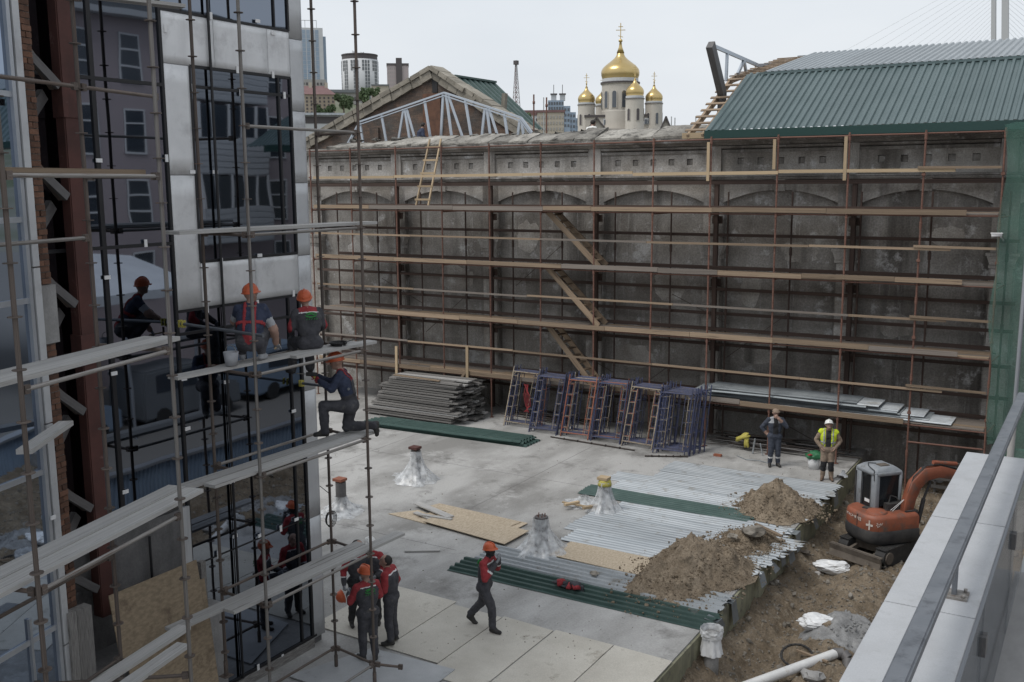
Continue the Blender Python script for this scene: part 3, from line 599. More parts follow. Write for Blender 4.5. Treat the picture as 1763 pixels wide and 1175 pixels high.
for xx, y0, y1 in ((1224, 245, 312), (1338, 240, 292), (1461, 235, 311)):
    a = aty(xx-4, y0, SY-.06); c = aty(xx-4, y1, SY-.06); beam('timber_strut', (a.x, SY-.06, c.z), (a.x, SY-.06, a.z), .09, .035, 'woodnew', sw, (0, 1, 0))
tube('low_ledger', (-4.78, SY, .95), (-2.75, SY, .98), .03, 'rust', sw)
for xx, z0, z1 in ((-20.3, 0, 2.6), (-23.6, 1.2, 2.35)): beam('timber_strut', (xx, SY-.12, z0), (xx+.02, SY-.12, z1), .11, .04, 'woodnew', sw, (0, 1, 0))
beam('timber_strut', (-20.3, SY-.1, 1.75), (-21.0, SY-.1, .75), .1, .04, 'wood', sw, (0, 1, 0))
for k in range(9):
    x = PX[1+k]; tube('brace', (x+.1, IY+.2, DK[1+k % 3]-.9), (x+2.1, IY+.2, DK[1+k % 3]+.7 if k % 2 else DK[1+k % 3]-1.8), .011, 'darkrust', sw, True)
for x_, lab in ((-10.4, 'a'), (-8.6, 'b')): tag(beam('plank', (x_-1.2, SY+.1, DK[2]+.09), (x_+2.1, SY+.22, DK[2]+.07), .12, .03, 'woodnew'), {'a': 'fresh batten lying on the second lowest scaffold deck, left one', 'b': 'fresh batten lying on the second lowest scaffold deck, right one'}[lab], 'plank')
# steel frame bracing the wall
sf = thing('bracing_frame', 'dark brown steel frame bracing the old wall behind the scaffold', 'steel frame', (-15, WALLY-.3, 0))
for xc in ARCX[1:]:
    px_ = xc-BAY/2
    if px_ < -29 or px_ > -3: continue
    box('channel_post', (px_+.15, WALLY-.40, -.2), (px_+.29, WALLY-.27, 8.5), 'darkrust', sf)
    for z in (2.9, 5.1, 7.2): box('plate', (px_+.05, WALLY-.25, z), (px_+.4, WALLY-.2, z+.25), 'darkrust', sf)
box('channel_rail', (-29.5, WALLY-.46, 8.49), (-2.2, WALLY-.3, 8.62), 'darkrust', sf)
# ladder and three stair flights
ld = thing('timber_ladder', 'home-made timber ladder leaning from top deck to the wall cap', 'ladder', (-22.9, 31, 7.7))
bL, bR = V((-22.85, 30.85, 7.68)), V((-22.28, 30.85, 7.68)); tL, tR = V((-22.95, 32.0, 10.28)), V((-22.42, 32.0, 10.28))
beam('rail', bL, tL, .05, .07, 'woodnew', ld); beam('rail', bR, tR, .05, .07, 'woodnew', ld)
for k in range(5):
    t = .12+.19*k; a, c = bL.lerp(tL, t), bR.lerp(tR, t); beam('rung', a+V((-.08, -.05, 0)), c+V((.08, -.05, 0)), .03, .07, 'woodnew', ld)
for k in range(3):
    s = thing('stair_flight', 'timber stair flight between scaffold decks, %s one' % ('topmost', 'middle', 'lowest')[k], 'stairs', (-16, 31, DK[k+1]), 'stair flights in the scaffold')
    a = V((-17.2, SY+.45, DK[k]-.02)); c = V((-15.15 if k < 2 else -15.4, SY+.45, DK[k+1]+.05))
    for dy in (0, .62): beam('stringer', a+V((0, dy, 0)), c+V((0, dy, 0)), .04, .2, 'wood', s)
    for j in range(8):
        p = a.lerp(c, (j+.7)/8.6); box('tread', (p.x-.09, p.y+.02, p.z-.02), (p.x+.09, p.y+.6, p.z+.015), 'wood', s)

# ================================================================ ROOF OVER THE RIGHT PART
rf = thing('green_roof', 'new ribbed metal roof, dull green below and grey above, on the wall', 'roof', (-5, 33, 10))
RX0, RX1 = -11.45, 6.0; E0 = V((0, 30.95, 10.16)); E1 = V((0, 35.06, 12.28)); E2 = V((0, 41.37, 13.56)); E3 = V((0, 47.7, 12.28)); E4 = V((0, 51.8, 10.16))
for (p, q, m, nm, ov) in ((E0, E1, 'greenroof', 'lower_slope', .0), (E1, E2, 'greyroof', 'upper_slope', .12)):
    d = (q-p).normalized(); wdt = 1.15; xx = RX0 if nm == 'lower_slope' else RX0+.55; k = 0
    while xx < RX1:
        o = corr(nm+'_sheet', V((xx, 0, 0))+p-d*(ov)+V((0, 0, .03*(nm == 'upper_slope')+.002*(k % 2))), d, (1, 0, 0), (q-p).length+ov+.02, wdt+.03, .23 if nm == 'lower_slope' else .23, .055, m, rf, nu=3); xx += wdt; k += 1
for p, q, nm in ((E2, E3, 'rear_upper_slope'), (E3, E4, 'rear_lower_slope')):
    mb = MB(); mb.add([(RX0, *p.yz), (RX1, *p.yz), (RX1, *q.yz), (RX0, *q.yz), (RX0, p.y, p.z-.05), (RX1, p.y, p.z-.05), (RX1, q.y, q.z-.05), (RX0, q.y, q.z-.05)], BOXF); mb.build(nm, 'greyroof', rf)
box('break_flashing', (RX0+.5, E1.y-.18, E1.z-.05), (RX1, E1.y+.02, E1.z+.035), 'greenroof', rf)
box('fascia', (RX0+.02, E0.y-.06, E0.z-.22), (RX1, E0.y-.01, E0.z+.03), 'fascia', rf); box('soffit', (RX0+.02, E0.y-.01, E0.z-.2), (RX1, WALLY+.6, E0.z-.15), 'fascia', rf)
box('wall_plate', (RX0-.75, E0.y, E0.z-.2), (RX0+.02, E0.y+.35, E0.z-.02), 'woodnew', rf)
for (p, q, n0) in ((E0, E1, 9), (E1, E2, 11)):
    for dx in (-.55, -.05): beam('rafter', V((RX0+dx, 0, 0))+p-V((0, 0, .16)), V((RX0+dx, 0, 0))+q-V((0, 0, .16)), .08, .2, 'wood', rf)
    for j in range(n0):
        c = p.lerp(q, (j+.5)/n0); beam('batten', (RX0-.72, c.y, c.z-.04), (RX0+.6, c.y, c.z-.04), .13, .035, 'wood', rf, up=(q-p).cross(V((1, 0, 0))))
ft = thing('roof_end_frame', 'bare steel end frame standing at the open end of green roof', 'steel frame', (-11.9, 33, 10))
XE = RX0-.42
def xe(x, y): return atx(x, y, XE)
beam('inclined_post', xe(1244, 165), xe(1223, 77), .22, .34, 'darksteel', ft, (0, 1, 0)); beam('top_chord', xe(1227, 79), xe(1305, 113), .08, .12, 'trusssteel', ft)
for a, c in (((1252, 93), (1250, 140)), ((1281, 104), (1270, 128)), ((1281, 104), (1284, 122))): beam('web_member', xe(*a), xe(*c), .08, .12, 'trusssteel', ft, (0, 1, 0))
E_ = xe(1305, 113); beam('top_chord', E_, (XE, E2.y, E2.z-.3), .08, .12, 'trusssteel', ft); beam('base_post', (XE, 33.6, 10.02), xe(1244, 160), .2, .3, 'darksteel', ft, (0, 1, 0))

# ================================================================ BRICK GABLE HALL
GY = 37.5
def gy(x, y, Y=GY): return aty(x, y, Y)
gh = thing('gable_building', 'old brick gable with crumbling stone parapet and green metal roof', 'building', (-27, GY, 0))
ap = gy(745, 122); lf = gy(538, 238); rt = gy(912, 232)
mb = MB(); mb.prism([(lf.x-1.5, -1), (rt.x+.3, -1), (rt.x+.3, rt.z-.2), (ap.x, ap.z-.25), (lf.x-1.5, lf.z-.85)], 'y', GY, GY+.6); mb.build('gable_wall', 'gablebrick', gh)
def parapet(a, b_, n):
    for i in range(n):
        p, q = a.lerp(b_, i/n), a.lerp(b_, (i+1)/n-.004); d = U(-.04, .04)
        beam('parapet_stone', p+V((0, .25+d, .12+d*.5)), q+V((0, .25+d, .12+d*.5)), .95+U(-.06, .06), .2, 'gablestone', gh)
    for i in range(n): 
        p, q = a.lerp(b_, i/n), a.lerp(b_, (i+1)/n); beam('corbel_stone', p+V((0, .1, -.16+U(-.03, .03))), q+V((0, .1, -.16+U(-.03, .03))), .5+U(-.1, .1), .34, 'gablestone', gh)
parapet(V((lf.x-1.2, GY, lf.z-.55)), V((ap.x, GY, ap.z)), 15); parapet(V((ap.x, GY, ap.z)), V((rt.x, GY, rt.z)), 11)
w_ = gy(749, 146); box('slit_window', (w_.x-.14, GY-.03, w_.z-.35), (w_.x+.14, GY+.2, w_.z+.35), 'black', gh)
for x0, x1 in ((ap.x-.5, ap.x+.45), (ap.x-3.6, ap.x-3.1), (ap.x+2.6, ap.x+3.0)): 
    mb = MB(); mb.box((x0, GY-.12, 6), (x1, GY+.02, ap.z-1.0-abs((x0+x1)/2-ap.x)*.42)); mb.build('brick_pier', 'brick' if x0 == ap.x-.5 else 'gablebrick', gh)
rg0 = atx(780, 133, ap.x); rg1 = atx(851, 143, ap.x); rgz = (rg0.z+rg1.z)/2
for sx in (1, -1): corr('roof_sheet', V((ap.x, rg0.y, rgz)), (sx, 0, -.86), (0, 1, 0), 3.6, rg1.y-rg0.y, .45, .06, 'greensheet', gh, nu=2)
box('ridge_cap', (ap.x-.15, rg0.y, rgz), (ap.x+.15, rg1.y, rgz+.09), 'greensheet', gh)
mb = MB(); mb.box((ap.x+2.6, GY+.6, -1), (ap.x+2.9, GY+5, rgz-2.9)); mb.build('side_wall', 'gablebrick', gh)
p_ = gy(866, 165, GY+3); beam('chimney_post', (p_.x, p_.y, p_.z-1), (p_.x+.1, p_.y, p_.z+.1), .2, .2, 'gablestone', gh)
# steel trusses in front of the gable
def truss(Y, label, dx=0):
    t = thing('roof_truss', label, 'roof truss', (-23, Y, 9.9), 'galvanised roof trusses')
    def P(x, y): return aty(x, y, 34.0)+V((dx, Y-34.0, 0))
    ch = [P(598, 250), P(620, 210), P(765, 160), P(897, 203), P(918, 232)]
    for a, c in zip(ch, ch[1:]):
        beam('chord', a, c, .12, .07, 'trusssteel', t); beam('chord', a-V((0, 0, .12)), c-V((0, 0, .12)), .12, .04, 'trusssteel', t)
    zb = 9.75
    for xt, yt, xb in ((620, 212, 628), (657, 199, 669), (695, 188, 681), (697, 188, 709), (700, 188, 722), (731, 174, 745), (763, 163, 757), (768, 163, 781), (772, 165, 806), (801, 173, 816), (835, 186, 826), (838, 186, 848), (842, 187, 866), (868, 196, 878), (895, 206, 888), (898, 206, 905)):
        a = P(xt, yt); c = P(xb, 240); beam('web_member', a, (c.x, Y, zb), .10, .055 if abs(xt-xb) < 18 else .035, 'trusssteel', t, (0, 1, 0))
    beam('bottom_chord', (ch[0].x, Y, zb), (ch[-1].x, Y, zb), .12, .12, 'trusssteel', t); return t
truss(34.0, 'galvanised steel roof truss standing before the brick gable')

# green netting, pole and camera at the right end
n, k = 26, 60; vs = []
for j in range(k+1):
    z = 10.05-8.9*j/k
    for i in range(n+1):
        a = i/n; vs.append((-2.72+1.9*a+.05*math.sin(z*2.3+a*3)+.06*math.sin(z*.9), SY-.15+.10*math.sin(a*16+z*.7)*.7+.08*noise.noise(V((a*4, z*1.2, 0))), z+.06*math.sin(a*9)*(j == 0 or j == k)))
vs2 = [(x, y+.004, z) for x, y, z in vs]
tag(mesh('netting', vs, [(j*(n+1)+i, j*(n+1)+i+1, (j+1)*(n+1)+i+1, (j+1)*(n+1)+i) for j in range(k) for i in range(n)], 'net', smooth=True), 'green safety netting hung over the right end of the scaffold', 'netting')
n, k = 14, 16; vs = [(-2.5+1.7*i/n-.3*j/k, SY-.3-.7*j/k+.06*math.sin(i*1.3+j*.4), 1.2-2.0*j/k) for j in range(k+1) for i in range(n+1)]
tag(mesh('netting', vs, [(j*(n+1)+i, j*(n+1)+i+1, (j+1)*(n+1)+i+1, (j+1)*(n+1)+i) for j in range(k) for i in range(n)], 'net', smooth=True), 'loose green netting pulled out at the scaffold foot', 'netting')
a = aty(1738, 770, 29.0); c = aty(1746, 712, 29.0); d_ = aty(1763, 560, 29.0)
lp = thing('lamp_post', 'light grey pole with wide timber sleeve before the green netting', 'pole', (a.x, 29, -1)); tube('sleeve', (a.x, 29, -1), (c.x, 29, c.z), .09, 'woodgrey', lp); tube('pole', (c.x, 29, c.z), (d_.x-.05, 29, d_.z+3), .055, 'alu', lp); tube('collar', (c.x, 29, c.z-.02), (c.x, 29, c.z+.05), .11, 'galv', lp)
c = aty(1718, 406, SY-.3); sc2 = thing('security_camera', 'small white security camera on the netting edge', 'camera', c)
tube('body', c+V((-.16, 0, 0)), c+V((.1, .02, .03)), .055, 'white', sc2); tube('bracket', c+V((.05, 0, 0)), c+V((.12, .3, -.15)), .02, 'white', sc2); box('hood', c+V((-.18, -.06, .05)), c+V((.12, .07, .075)), 'white', sc2)

# ================================================================ GLASS BUILDING ON THE LEFT
FX = -12.35; FT = 14.2
gb = thing('glass_building', 'unfinished building front of mirror glass and silver metal panels', 'building', (FX, 10, 0))
def pane(y0, y1, z0, z1, m='mirror', name='pane'):
    mb = MB(); mb.box((FX-.04, y0+.012, z0+.012), (FX, y1-.012, z1-.012)); return mb.build(name, m, gb)
def panel(y0, y1, z0, z1, m='clad'):
    # thin metal skin, slightly dished
    n = 6; vs = []; fs = []
    for j in range(n+1):
        for i in range(n+1):
            a, b_ = i/n, j/n; e_ = 16*a*(1-a)*b_*(1-b_)
            vs.append((FX+.022+e_*.005*noise.noise(V((y0*3+a*2, z0*2+b_*2, 4))), y0+.004+(y1-y0-.008)*a, z0+.004+(z1-z0-.008)*b_))
    b0 = len(vs); vs += [(FX-.03, y0+.004, z0+.004), (FX-.03, y1-.004, z0+.004), (FX-.03, y1-.004, z1-.004), (FX-.03, y0+.004, z1-.004)]
    fs = [(j*(n+1)+i, j*(n+1)+i+1, (j+1)*(n+1)+i+1, (j+1)*(n+1)+i) for j in range(n) for i in range(n)]
    fs += [tuple([b0, b0+1]+[i for i in range(n, -1, -1)]), tuple([b0+2, b0+3]+[n*(n+1)+i for i in range(n+1)]), tuple([b0+3, b0]+[j*(n+1) for j in range(n+1)]), tuple([b0+1, b0+2]+[j*(n+1)+n for j in range(n, -1, -1)])]
    o = mesh('cladding_panel', vs, fs, m, gb); me = o.data; me.polygons.foreach_set('use_smooth', [len(p.vertices) == 4 for p in me.polygons]); return o
def bar(y0, z0, y1, z1, wd=.05, pr=.03, m='black', name='mullion'):
    box(name, (FX-.03, min(y0, y1)-(wd/2 if y0 == y1 else 0), min(z0, z1)-(wd/2 if z0 == z1 else 0)), (FX+pr, max(y0, y1)+(wd/2 if y0 == y1 else 0), max(z0, z1)+(wd/2 if z0 == z1 else 0)), m, gb)
mb = MB(); mb.box((-20, 4.5, -1), (FX-.05, 13.43, FT)); mb.build('building_core', 'darkconcrete', gb)
YL, YR, YE = 10.42, 13.13, 13.46
for y0, y1, z0, z1 in ((YL, 11.42, 11.18, FT), (11.42, 12.8, 11.18, FT), (12.8, YR, 11.18, FT), (10.93, 12.83, 10.1, 10.4), (12.83, YR, 10.1, 10.4), (10.93, 12.83, 7.4, 10.1), (12.83, YR, 7.4, 10.1),
        (YL, 11.32, 6.3, 6.66), (11.32, 12.85, 6.3, 6.66), (12.85, YR, 6.3, 6.66), (YL, 11.32, 2.52, 6.3), (11.32, 12.85, 2.52, 6.3), (12.85, YR+.1, 2.52, 6.3), (YL, 11.32, .2, 2.52), (11.32, 12.85, .2, 2.52), (12.85, YR+.1, .2, 2.52),
        (8.3, 9.2, 3.55, 7.72), (9.2, YL, 3.55, 7.72), (8.3, 9.2, 7.72, 10.08), (9.2, YL, 7.72, 10.08), (8.3, 9.2, 10.08, FT), (9.2, YL, 10.08, FT)): pane(y0, y1, z0, z1)
for y0, y1, z0, z1 in ((YL, 11.44, 10.4, 11.18), (11.44, 12.61, 10.4, 11.18), (12.61, YR, 10.4, 11.18), (YL, 10.93, 8.75, 10.4), (YL, 10.93, 6.67, 8.75), (10.93, 12.1, 6.67, 7.4), (12.1, YR, 6.67, 7.4)): panel(y0, y1, z0, z1)
for z0, z1 in ((.15, 2.5), (2.5, 4.9), (4.9, 7.35), (7.35, 8.62), (8.62, 9.85), (9.85, 11.06), (11.06, FT)): panel(YR, YE, z0, z1, 'cladedge')
box('corner_return', (FX-.6, YE-.02, .15), (FX+.02, YE+.0, FT), 'cladedge', gb)
for y0, z0, y1, z1 in ((YL, 11.18, YR, 11.18), (YL, 6.66, YR, 6.66), (10.93, 10.4, YR, 10.4), (10.93, 7.4, YR, 7.4), (10.93, 10.1, YR, 10.1), (YL, 6.3, YR, 6.3), (YL, .2, YR+.1, .2)): bar(y0, z0, y1, z1, .045, .026)
bar(YL, 2.52, YR, 2.52, .02, .012)
for y, z0, z1, wd in ((YL-.01, 0.2, FT, .05), (10.93, 7.4, 10.4, .04), (YR, .2, 6.66, .05), (YR-.01, 7.4, 10.4, .04), (YR, 11.18, FT, .04), (12.83, 7.4, 10.4, .04), (12.85, .2, 6.66, .04), (12.8, 11.18, FT, .03), (9.2, 3.55, FT, .07)): bar(y, z0, y, z1, wd, .028)
for z in (7.72, 10.08): bar(8.3, z, YL, z, .05, .028)
for z0, z1 in ((.2, 6.3), (6.3, FT)): tube('guide_rod', (FX+.06, 11.32, z0), (FX+.06, 11.32, z1), .022, 'black', gb)
for y, z, hz_ in ((11.4, 11.2, 1), (12.4, 11.25, 0), (12.75, 11.1, 0), (11.9, 10.43, 1), (12.7, 10.42, 1), (10.97, 10.08, 1), (11.95, 10.08, 1), (12.95, 10.1, 1), (10.86, 8.8, 0), (11.32, 8.8, 0), (12.2, 7.42, 0), (11.35, 7.38, 1), (10.38, 9.0, 1), (12.97, 6.7, 1), (11.0, 6.64, 1), (12.1, 6.62, 1), (12.95, 6.2, 1), (11.32, 5.4, 0), (11.33, 3.7, 0), (12.85, 4.6, 0), (11.33, 2.75, 0), (11.9, 2.58, 0), (12.4, 2.55, 1), (12.8, 2.6, 0), (10.95, 2.55, 1), (9.2, 8.95, 0), (9.2, 5.9, 0), (9.2, 7.3, 0), (9.25, 4.1, 0), (9.9, 7.75, 1), (12.3, .15, 1), (11.7, .22, 1), (10.46, 5.6, 0), (10.47, 4.8, 0), (10.5, 10.9, 1)):
    s = (.05, .11) if hz_ else (.10, .055); box('clip', (FX+.03, y-s[0]/2, z-s[1]/2), (FX+.045, y+s[0]/2, z+s[1]/2), 'white', gb)
# base: rough concrete below the left panes, plinth, sill
mb = MB(); mb.box((FX-.04, 8.2, -.2), (FX+.0, YL-.03, 3.52)); mb.build('base_wall', 'darkconcrete', gb)
box('frame_edge', (FX+.0, YL-.16, 1.9), (FX+.05, YL-.02, 3.55), 'cladedge', gb); box('sill_beam', (FX-.03, YL, -.05), (FX+.05, YR, .17), 'woodold', gb)
tube('anchor_bar', (FX+.06, 9.6, 2.5), (FX+.06, 9.6, 3.3), .02, 'black', gb)
pl = thing('concrete_plinth', 'pale concrete block at the foot of the mirror glass front', 'plinth', (-12, 9, 0)); mb = MB(); mb.box((FX+.02, 9.55, -.05), (-11.72, 10.5, 2.02)); bevel(mb.build('block', 'concrete', pl), .02); mb = MB(); mb.box((FX+.02, 6.6, -.05), (-11.72, 9.54, 1.85)); mb.build('low_block', 'darkconcrete', pl)
box('timber_stub', (-11.98, 10.2, 2.03), (-11.88, 10.3, 2.75), 'woodold', pl)
fm = thing('formwork_board', 'rough timber formwork post beside the concrete plinth', 'formwork', (-11.6, 7.9, 0)); 
yq = atx(138, 1050, -11.45)
for k in range(3): box('board', (-11.6, yq.y-.17+.115*k, 0), (-11.45+.004*(k % 2), yq.y-.058+.115*k, yq.z), 'woodold', fm)
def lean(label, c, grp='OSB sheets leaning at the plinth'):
    mb = MB(); n_ = (c[1]-c[0]).cross(c[3]-c[0]).normalized()*.016; mb.add(c+[v+n_ for v in c], [(0, 1, 2, 3), (7, 6, 5, 4), (0, 4, 5, 1), (1, 5, 6, 2), (2, 6, 7, 3), (3, 7, 4, 0)]); return tag(mb.build('osb_sheet', 'osbshaded'), label, 'board', grp)
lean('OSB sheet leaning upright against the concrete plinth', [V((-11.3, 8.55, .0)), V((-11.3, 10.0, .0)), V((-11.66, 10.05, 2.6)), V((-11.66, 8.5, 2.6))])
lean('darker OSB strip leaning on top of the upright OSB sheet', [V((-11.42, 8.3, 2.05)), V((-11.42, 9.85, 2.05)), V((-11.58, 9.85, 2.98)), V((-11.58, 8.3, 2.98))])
# angled glazing at far left, brick pier, red column with struts
A0, B0 = V((-8.7, 5.47)), V((-9.32, 7.75)); dl = (B0-A0).normalized(); nl = V((-dl.y, dl.x))
def lpt(s, k, z): p = A0+dl*s+nl*k; return V((p.x, p.y, z))
KG = 2.2; SE = 2.78
def lbox(name, s0, s1, k0, k1, z0, z1, m, parent):
    mb = MB(); c = [lpt(s0, k0, z0), lpt(s1, k0, z0), lpt(s1, k1, z0), lpt(s0, k1, z0)]; mb.add(c+[v+V((0, 0, z1-z0)) for v in c], BOXF); return mb.build(name, m, parent)
ag = thing('angled_glazing', 'narrow mirror glazing in light metal frame at the left picture edge', 'glazing', lpt(1.5, KG, 0))
lz = [0, 2.9, 5.0, 7.2, 8.2, 9.7, FT]
for z0, z1 in zip(lz, lz[1:]): lbox('pane', -3.5, SE-.16, KG, KG+.03, z0+.02, z1-.02, 'mirrorblue', ag); lbox('transom', -3.5, SE-.16, KG-.03, KG+.02, z1-.04, z1+.03, 'alu', ag)
lbox('frame', SE-.16, SE-.10, KG-.05, KG+.05, 0, FT, 'alu', ag); lbox('gasket', SE-.10, SE-.07, KG-.02, KG+.05, 0, FT, 'black', ag); lbox('mullion', SE-.62, SE-.58, KG-.04, KG+.02, 0, 3.2, 'alu', ag)
for z0, z1 in ((0, 2.6), (2.6, 5.6), (5.6, 7.6), (7.6, 9.9), (9.9, FT)): lbox('frame_cover', SE-.07, SE+.04, KG-.06, KG+.05, z0+.01, z1-.01, 'cladedge', ag)
for z in (4.35, 8.7): lbox('clip', SE-.14, SE-.06, KG-.08, KG-.06, z, z+.05, 'white', ag)
bp_ = thing('brick_pier', 'old orange brick pier beside the angled glazing', 'brick pier', lpt(SE+.2, KG+.2, 1.8)); lbox('mortar_core', SE+.045, SE+.32, KG+.04, KG+.5, 1.6, FT, 'mortar', bp_)
z = 1.75; row = 0; BW = .27
while z < 11.6:
    s = SE+.05
    for Lb in ((.17, .10) if row % 2 else (.10, .17)):
        if 6.62 < z < 7.35 and RND() < .9: s += Lb+.01; continue
        lbox('brick', s, s+Lb-.012, KG+.02+U(-.008, .012), KG+.14, z, z+.066, 'brick', bp_); s += Lb
    z += .078; row += 1
lbox('stone_pad', SE+.045, SE+.36, KG-.0, KG+.3, 6.6, 7.35, 'concrete', bp_)
rc = thing('red_column', 'red oxide steel box column with diagonal struts', 'column', (-12.1, 8.55, 2.3)); mb = MB(); mb.box((-12.25, 8.52, 2.45), (-12.05, 8.74, FT)); bevel(mb.build('shaft', 'redoxide', rc), .015)
for z in (6.15, 9.5): box('cover_plate', (-12.265, 8.505, z), (-12.035, 8.755, z+.42), 'redoxide', rc)
mb = MB(); mb.box((-12.9, 7.6, 1.7), (-12.36, 8.30, FT)); mb.build('dark_infill', 'darkconcrete', rc)
for z in (9.9, 8.45, 7.0, 5.5, 4.1, 2.9):
    for dx, m in ((0, 'galvbrown'), (.12, 'darksteel')): beam('strut', lpt(SE+.36, KG+.28+dx*.6, z+.55), (-12.2+dx, 8.49, z), .06, .11, m, rc)
    beam('strut', lpt(SE+.45, KG+.45, z-.6), (-12.3, 8.40, z-.1), .08, .16, 'darksteel', rc)
beam('timber_post', lpt(SE+.5, KG+.42, 1.7), lpt(SE+.5, KG+.42, FT), .14, .12, 'woodold', rc, (1, 0, 0)); beam('timber_post', lpt(SE+.70, KG+.48, 1.7), lpt(SE+.70, KG+.48, FT), .11, .12, 'woodgrey', rc, (1, 0, 0))

# ================================================================ SCAFFOLD ON THE LEFT
ls = thing('tube_scaffold', 'galvanised ring-lock tube scaffold before the mirror glass front', 'scaffold', (-10.4, 10, 0))
OX, IX = -10.4, -11.4
bA, bB = V((A0.x, A0.y)), V((B0.x, B0.y)); bC = B0+nl*1.0; bD = A0+nl*1.0
posts = [((OX, 12.55), 0, 'galvbrown'), ((OX, 10.1), 0, 'galv'), ((bB.x, bB.y), 0, 'galv'), ((bA.x, bA.y), 0, 'galvbrown'), ((IX, 12.7), 0, 'galvbrown'), ((IX, 10.16), 1.0, 'galvbrown'), ((bC.x, bC.y), 1.87, 'galvbrown')]
ros = MB(); ros.lathe([(.03, -.005), (.066, -.005), (.066, .006), (.03, .006)], (0, 0, 0), 12); rs = None
for (x, y), z0, m in posts:
    ln = U(-.002, .002); p = tube('post', (x, y, z0), (x+ln*14, y, FT), .0245, m, ls)
    tube('base_jack', (x, y, z0), (x, y, z0+.25), .034, 'galvbrown', ls); box('base_plate', (x-.08, y-.08, z0), (x+.08, y+.08, z0+.01), 'galvbrown', ls)
    z = .4 if z0 < 1.5 else 2.2
    while z < FT:
        if z > z0:
            if rs is None: rs = ros.build('rosette', 'galvbrown', ls, fix=False); o = rs
            else: o = bpy.data.objects.new('rosette', rs.data); COL.objects.link(o); adopt(o, ls)
            o.location = (x+ln*z, y, z)
            if o is rs: adopt(o, ls)
        z += .5
def led(p, q, z, m='galv', z2=None):
    p, q = V((*p, z)), V((*q, z if z2 is None else z2)); d = (q-p).normalized(); tube('ledger', p+d*.05, q-d*.05, .0235, m, ls)
    for e_, s in ((p, 1), (q, -1)): c = e_+d*s*.07; uobj('wedge_head', 'box', 'galvbrown', c, axis_mat(d), (.075, .045, .085), ls)
o1, o2, i1, i2 = (OX, 12.55), (OX, 10.1), (IX, 12.7), (IX, 10.16); tb, ta, tc_, td = tuple(bB), tuple(bA), tuple(bC), tuple(bD)
for z in (9.4, 7.9, 5.9, 4.4, 2.4, .4): led(o2, o1, z); led(i1, o1, z, 'galvbrown')
for z in (7.9, 5.9, 4.4, 2.4, .4): led(i2, i1, z, 'galv' if z > 3 else 'galvbrown'); led(i2, o2, z, 'galvbrown')
for z in (8.7, 6.7, 4.7): led(ta, tb, z, 'galv')
for z in (8.7, 6.7): led(tc_, tb, z, 'galvbrown')
for z in (10.7, ): led(td, tc_, z, 'galvbrown'); led(tc_, tb, z, 'galvbrown'); led(ta, tb, z+.0, 'galvbrown')
led(td, tc_, 8.0); led(td, tc_, 9.72, 'galvbrown'); led(tc_, tuple(bC+dl*1.5), 9.72, 'galvbrown'); led(td, tc_, 4.1, 'galvbrown'); led(td, tc_, 2.75, 'galvbrown'); led(ta, td, 4.7, 'galvbrown'); led(tb, (OX-.4, 6.6), 2.65, 'galvbrown')
led(o1, (OX+.5, 12.75), .4, 'galvbrown', .38)
# tie tubes with yellow clamps
for a, c in ((atx(306, 556.7, -12.25), atx(453.5, 578.8, OX)), (V((-12.25, 12.95, 5.1)), V((-10.55, 12.3, 5.28)))):
    t = tube('tie_tube', a, c, .024, 'railsteel', ls); d = (c-a).normalized()
    for k in (.06, .13): uobj('clamp', 'box', 'yellow', a+d*k, axis_mat(d), (.025, .07, .11), t)
# planks on this scaffold
PGp = 'planks lying on the tube scaffold'
def plk(a, b_, z, label, wd=.22, th=.045, m='woodgrey'):
    a, b_ = V((a[0], a[1], z+th/2)), V((b_[0], b_[1], z+th/2+U(-.01, .01))); r = beam('scaffold_plank', a, b_, wd, th, m)
    return tag(r, label, 'plank', PGp)
plk((-10.9, 8.75), (-10.78, 12.75), 2.43, 'lower front scaffold plank, the rear one of the lowest pair'); plk((-10.64, 9.6), (-10.5, 13.5), 2.435, 'scaffold plank of the lowest pair sticking out past the end post')
plk((-10.82, 9.05), (-10.78, 12.75), 4.43, 'rear scaffold plank under the kneeling worker'); plk((-10.56, 9.3), (-10.55, 12.95), 4.425, 'outer scaffold plank under the kneeling worker')
plk((-11.06, 9.2), (-10.9, 12.85), 5.93, 'scaffold plank that two workers squat and sit on'); plk((-10.82, 11.3), (-10.64, 13.05), 5.925, 'short scaffold plank beside the sitting worker, carrying a cable coil')
plk((-11.1, 9.3), (-10.95, 12.9), 7.935, 'upper scaffold plank close to the silver panels'); plk((-10.85, 9.2), (-10.6, 13.1), 7.94, 'upper scaffold plank, outer one below the high ledger')
P0, P1 = A0-dl*2.2, B0+dl*.45
for k, z, lab in ((.30, 6.73, 'grey plank in the near scaffold bay at mid height'), (.56, 6.73, 'inner grey plank in the near scaffold bay at mid height'), (.30, 4.74, 'long outer plank of the lower near scaffold bay'), (.56, 4.745, 'long inner plank of the lower near scaffold bay')):
    e_ = P1+dl*(.3 if z < 5 else 0); plk(P0+nl*k, e_+nl*k, z, lab, .25, .05)
plk(P0+nl*.25, B0+nl*.25-dl*.05, 8.73, 'brown plank at eye level on the top ledger of near bay', .2, .05, 'wood')
plk(bC+dl*.1+V((.0, .0)), bC+dl*1.3+V((.7, 0)), 10.73, 'short plank end high on the near scaffold bay', .2, .04)
pA, pB, pC, pD = atz(318, 1080, 2.7), atz(150, 1190, 2.7), atz(316, 1108, 2.7), atz(185, 1200, 2.7)
plk(pA, pB, 2.68, 'weathered grey plank sloping out of picture at lower left, upper one', .2); plk(pC, pD, 2.66, 'weathered grey plank sloping out of picture at lower left, lower one', .2)
plk(lpt(1.6, 1.5, 0), lpt(2.9, 2.0, 0), 5.55, 'short pale plank end sticking out by angled glazing', .18, .06)
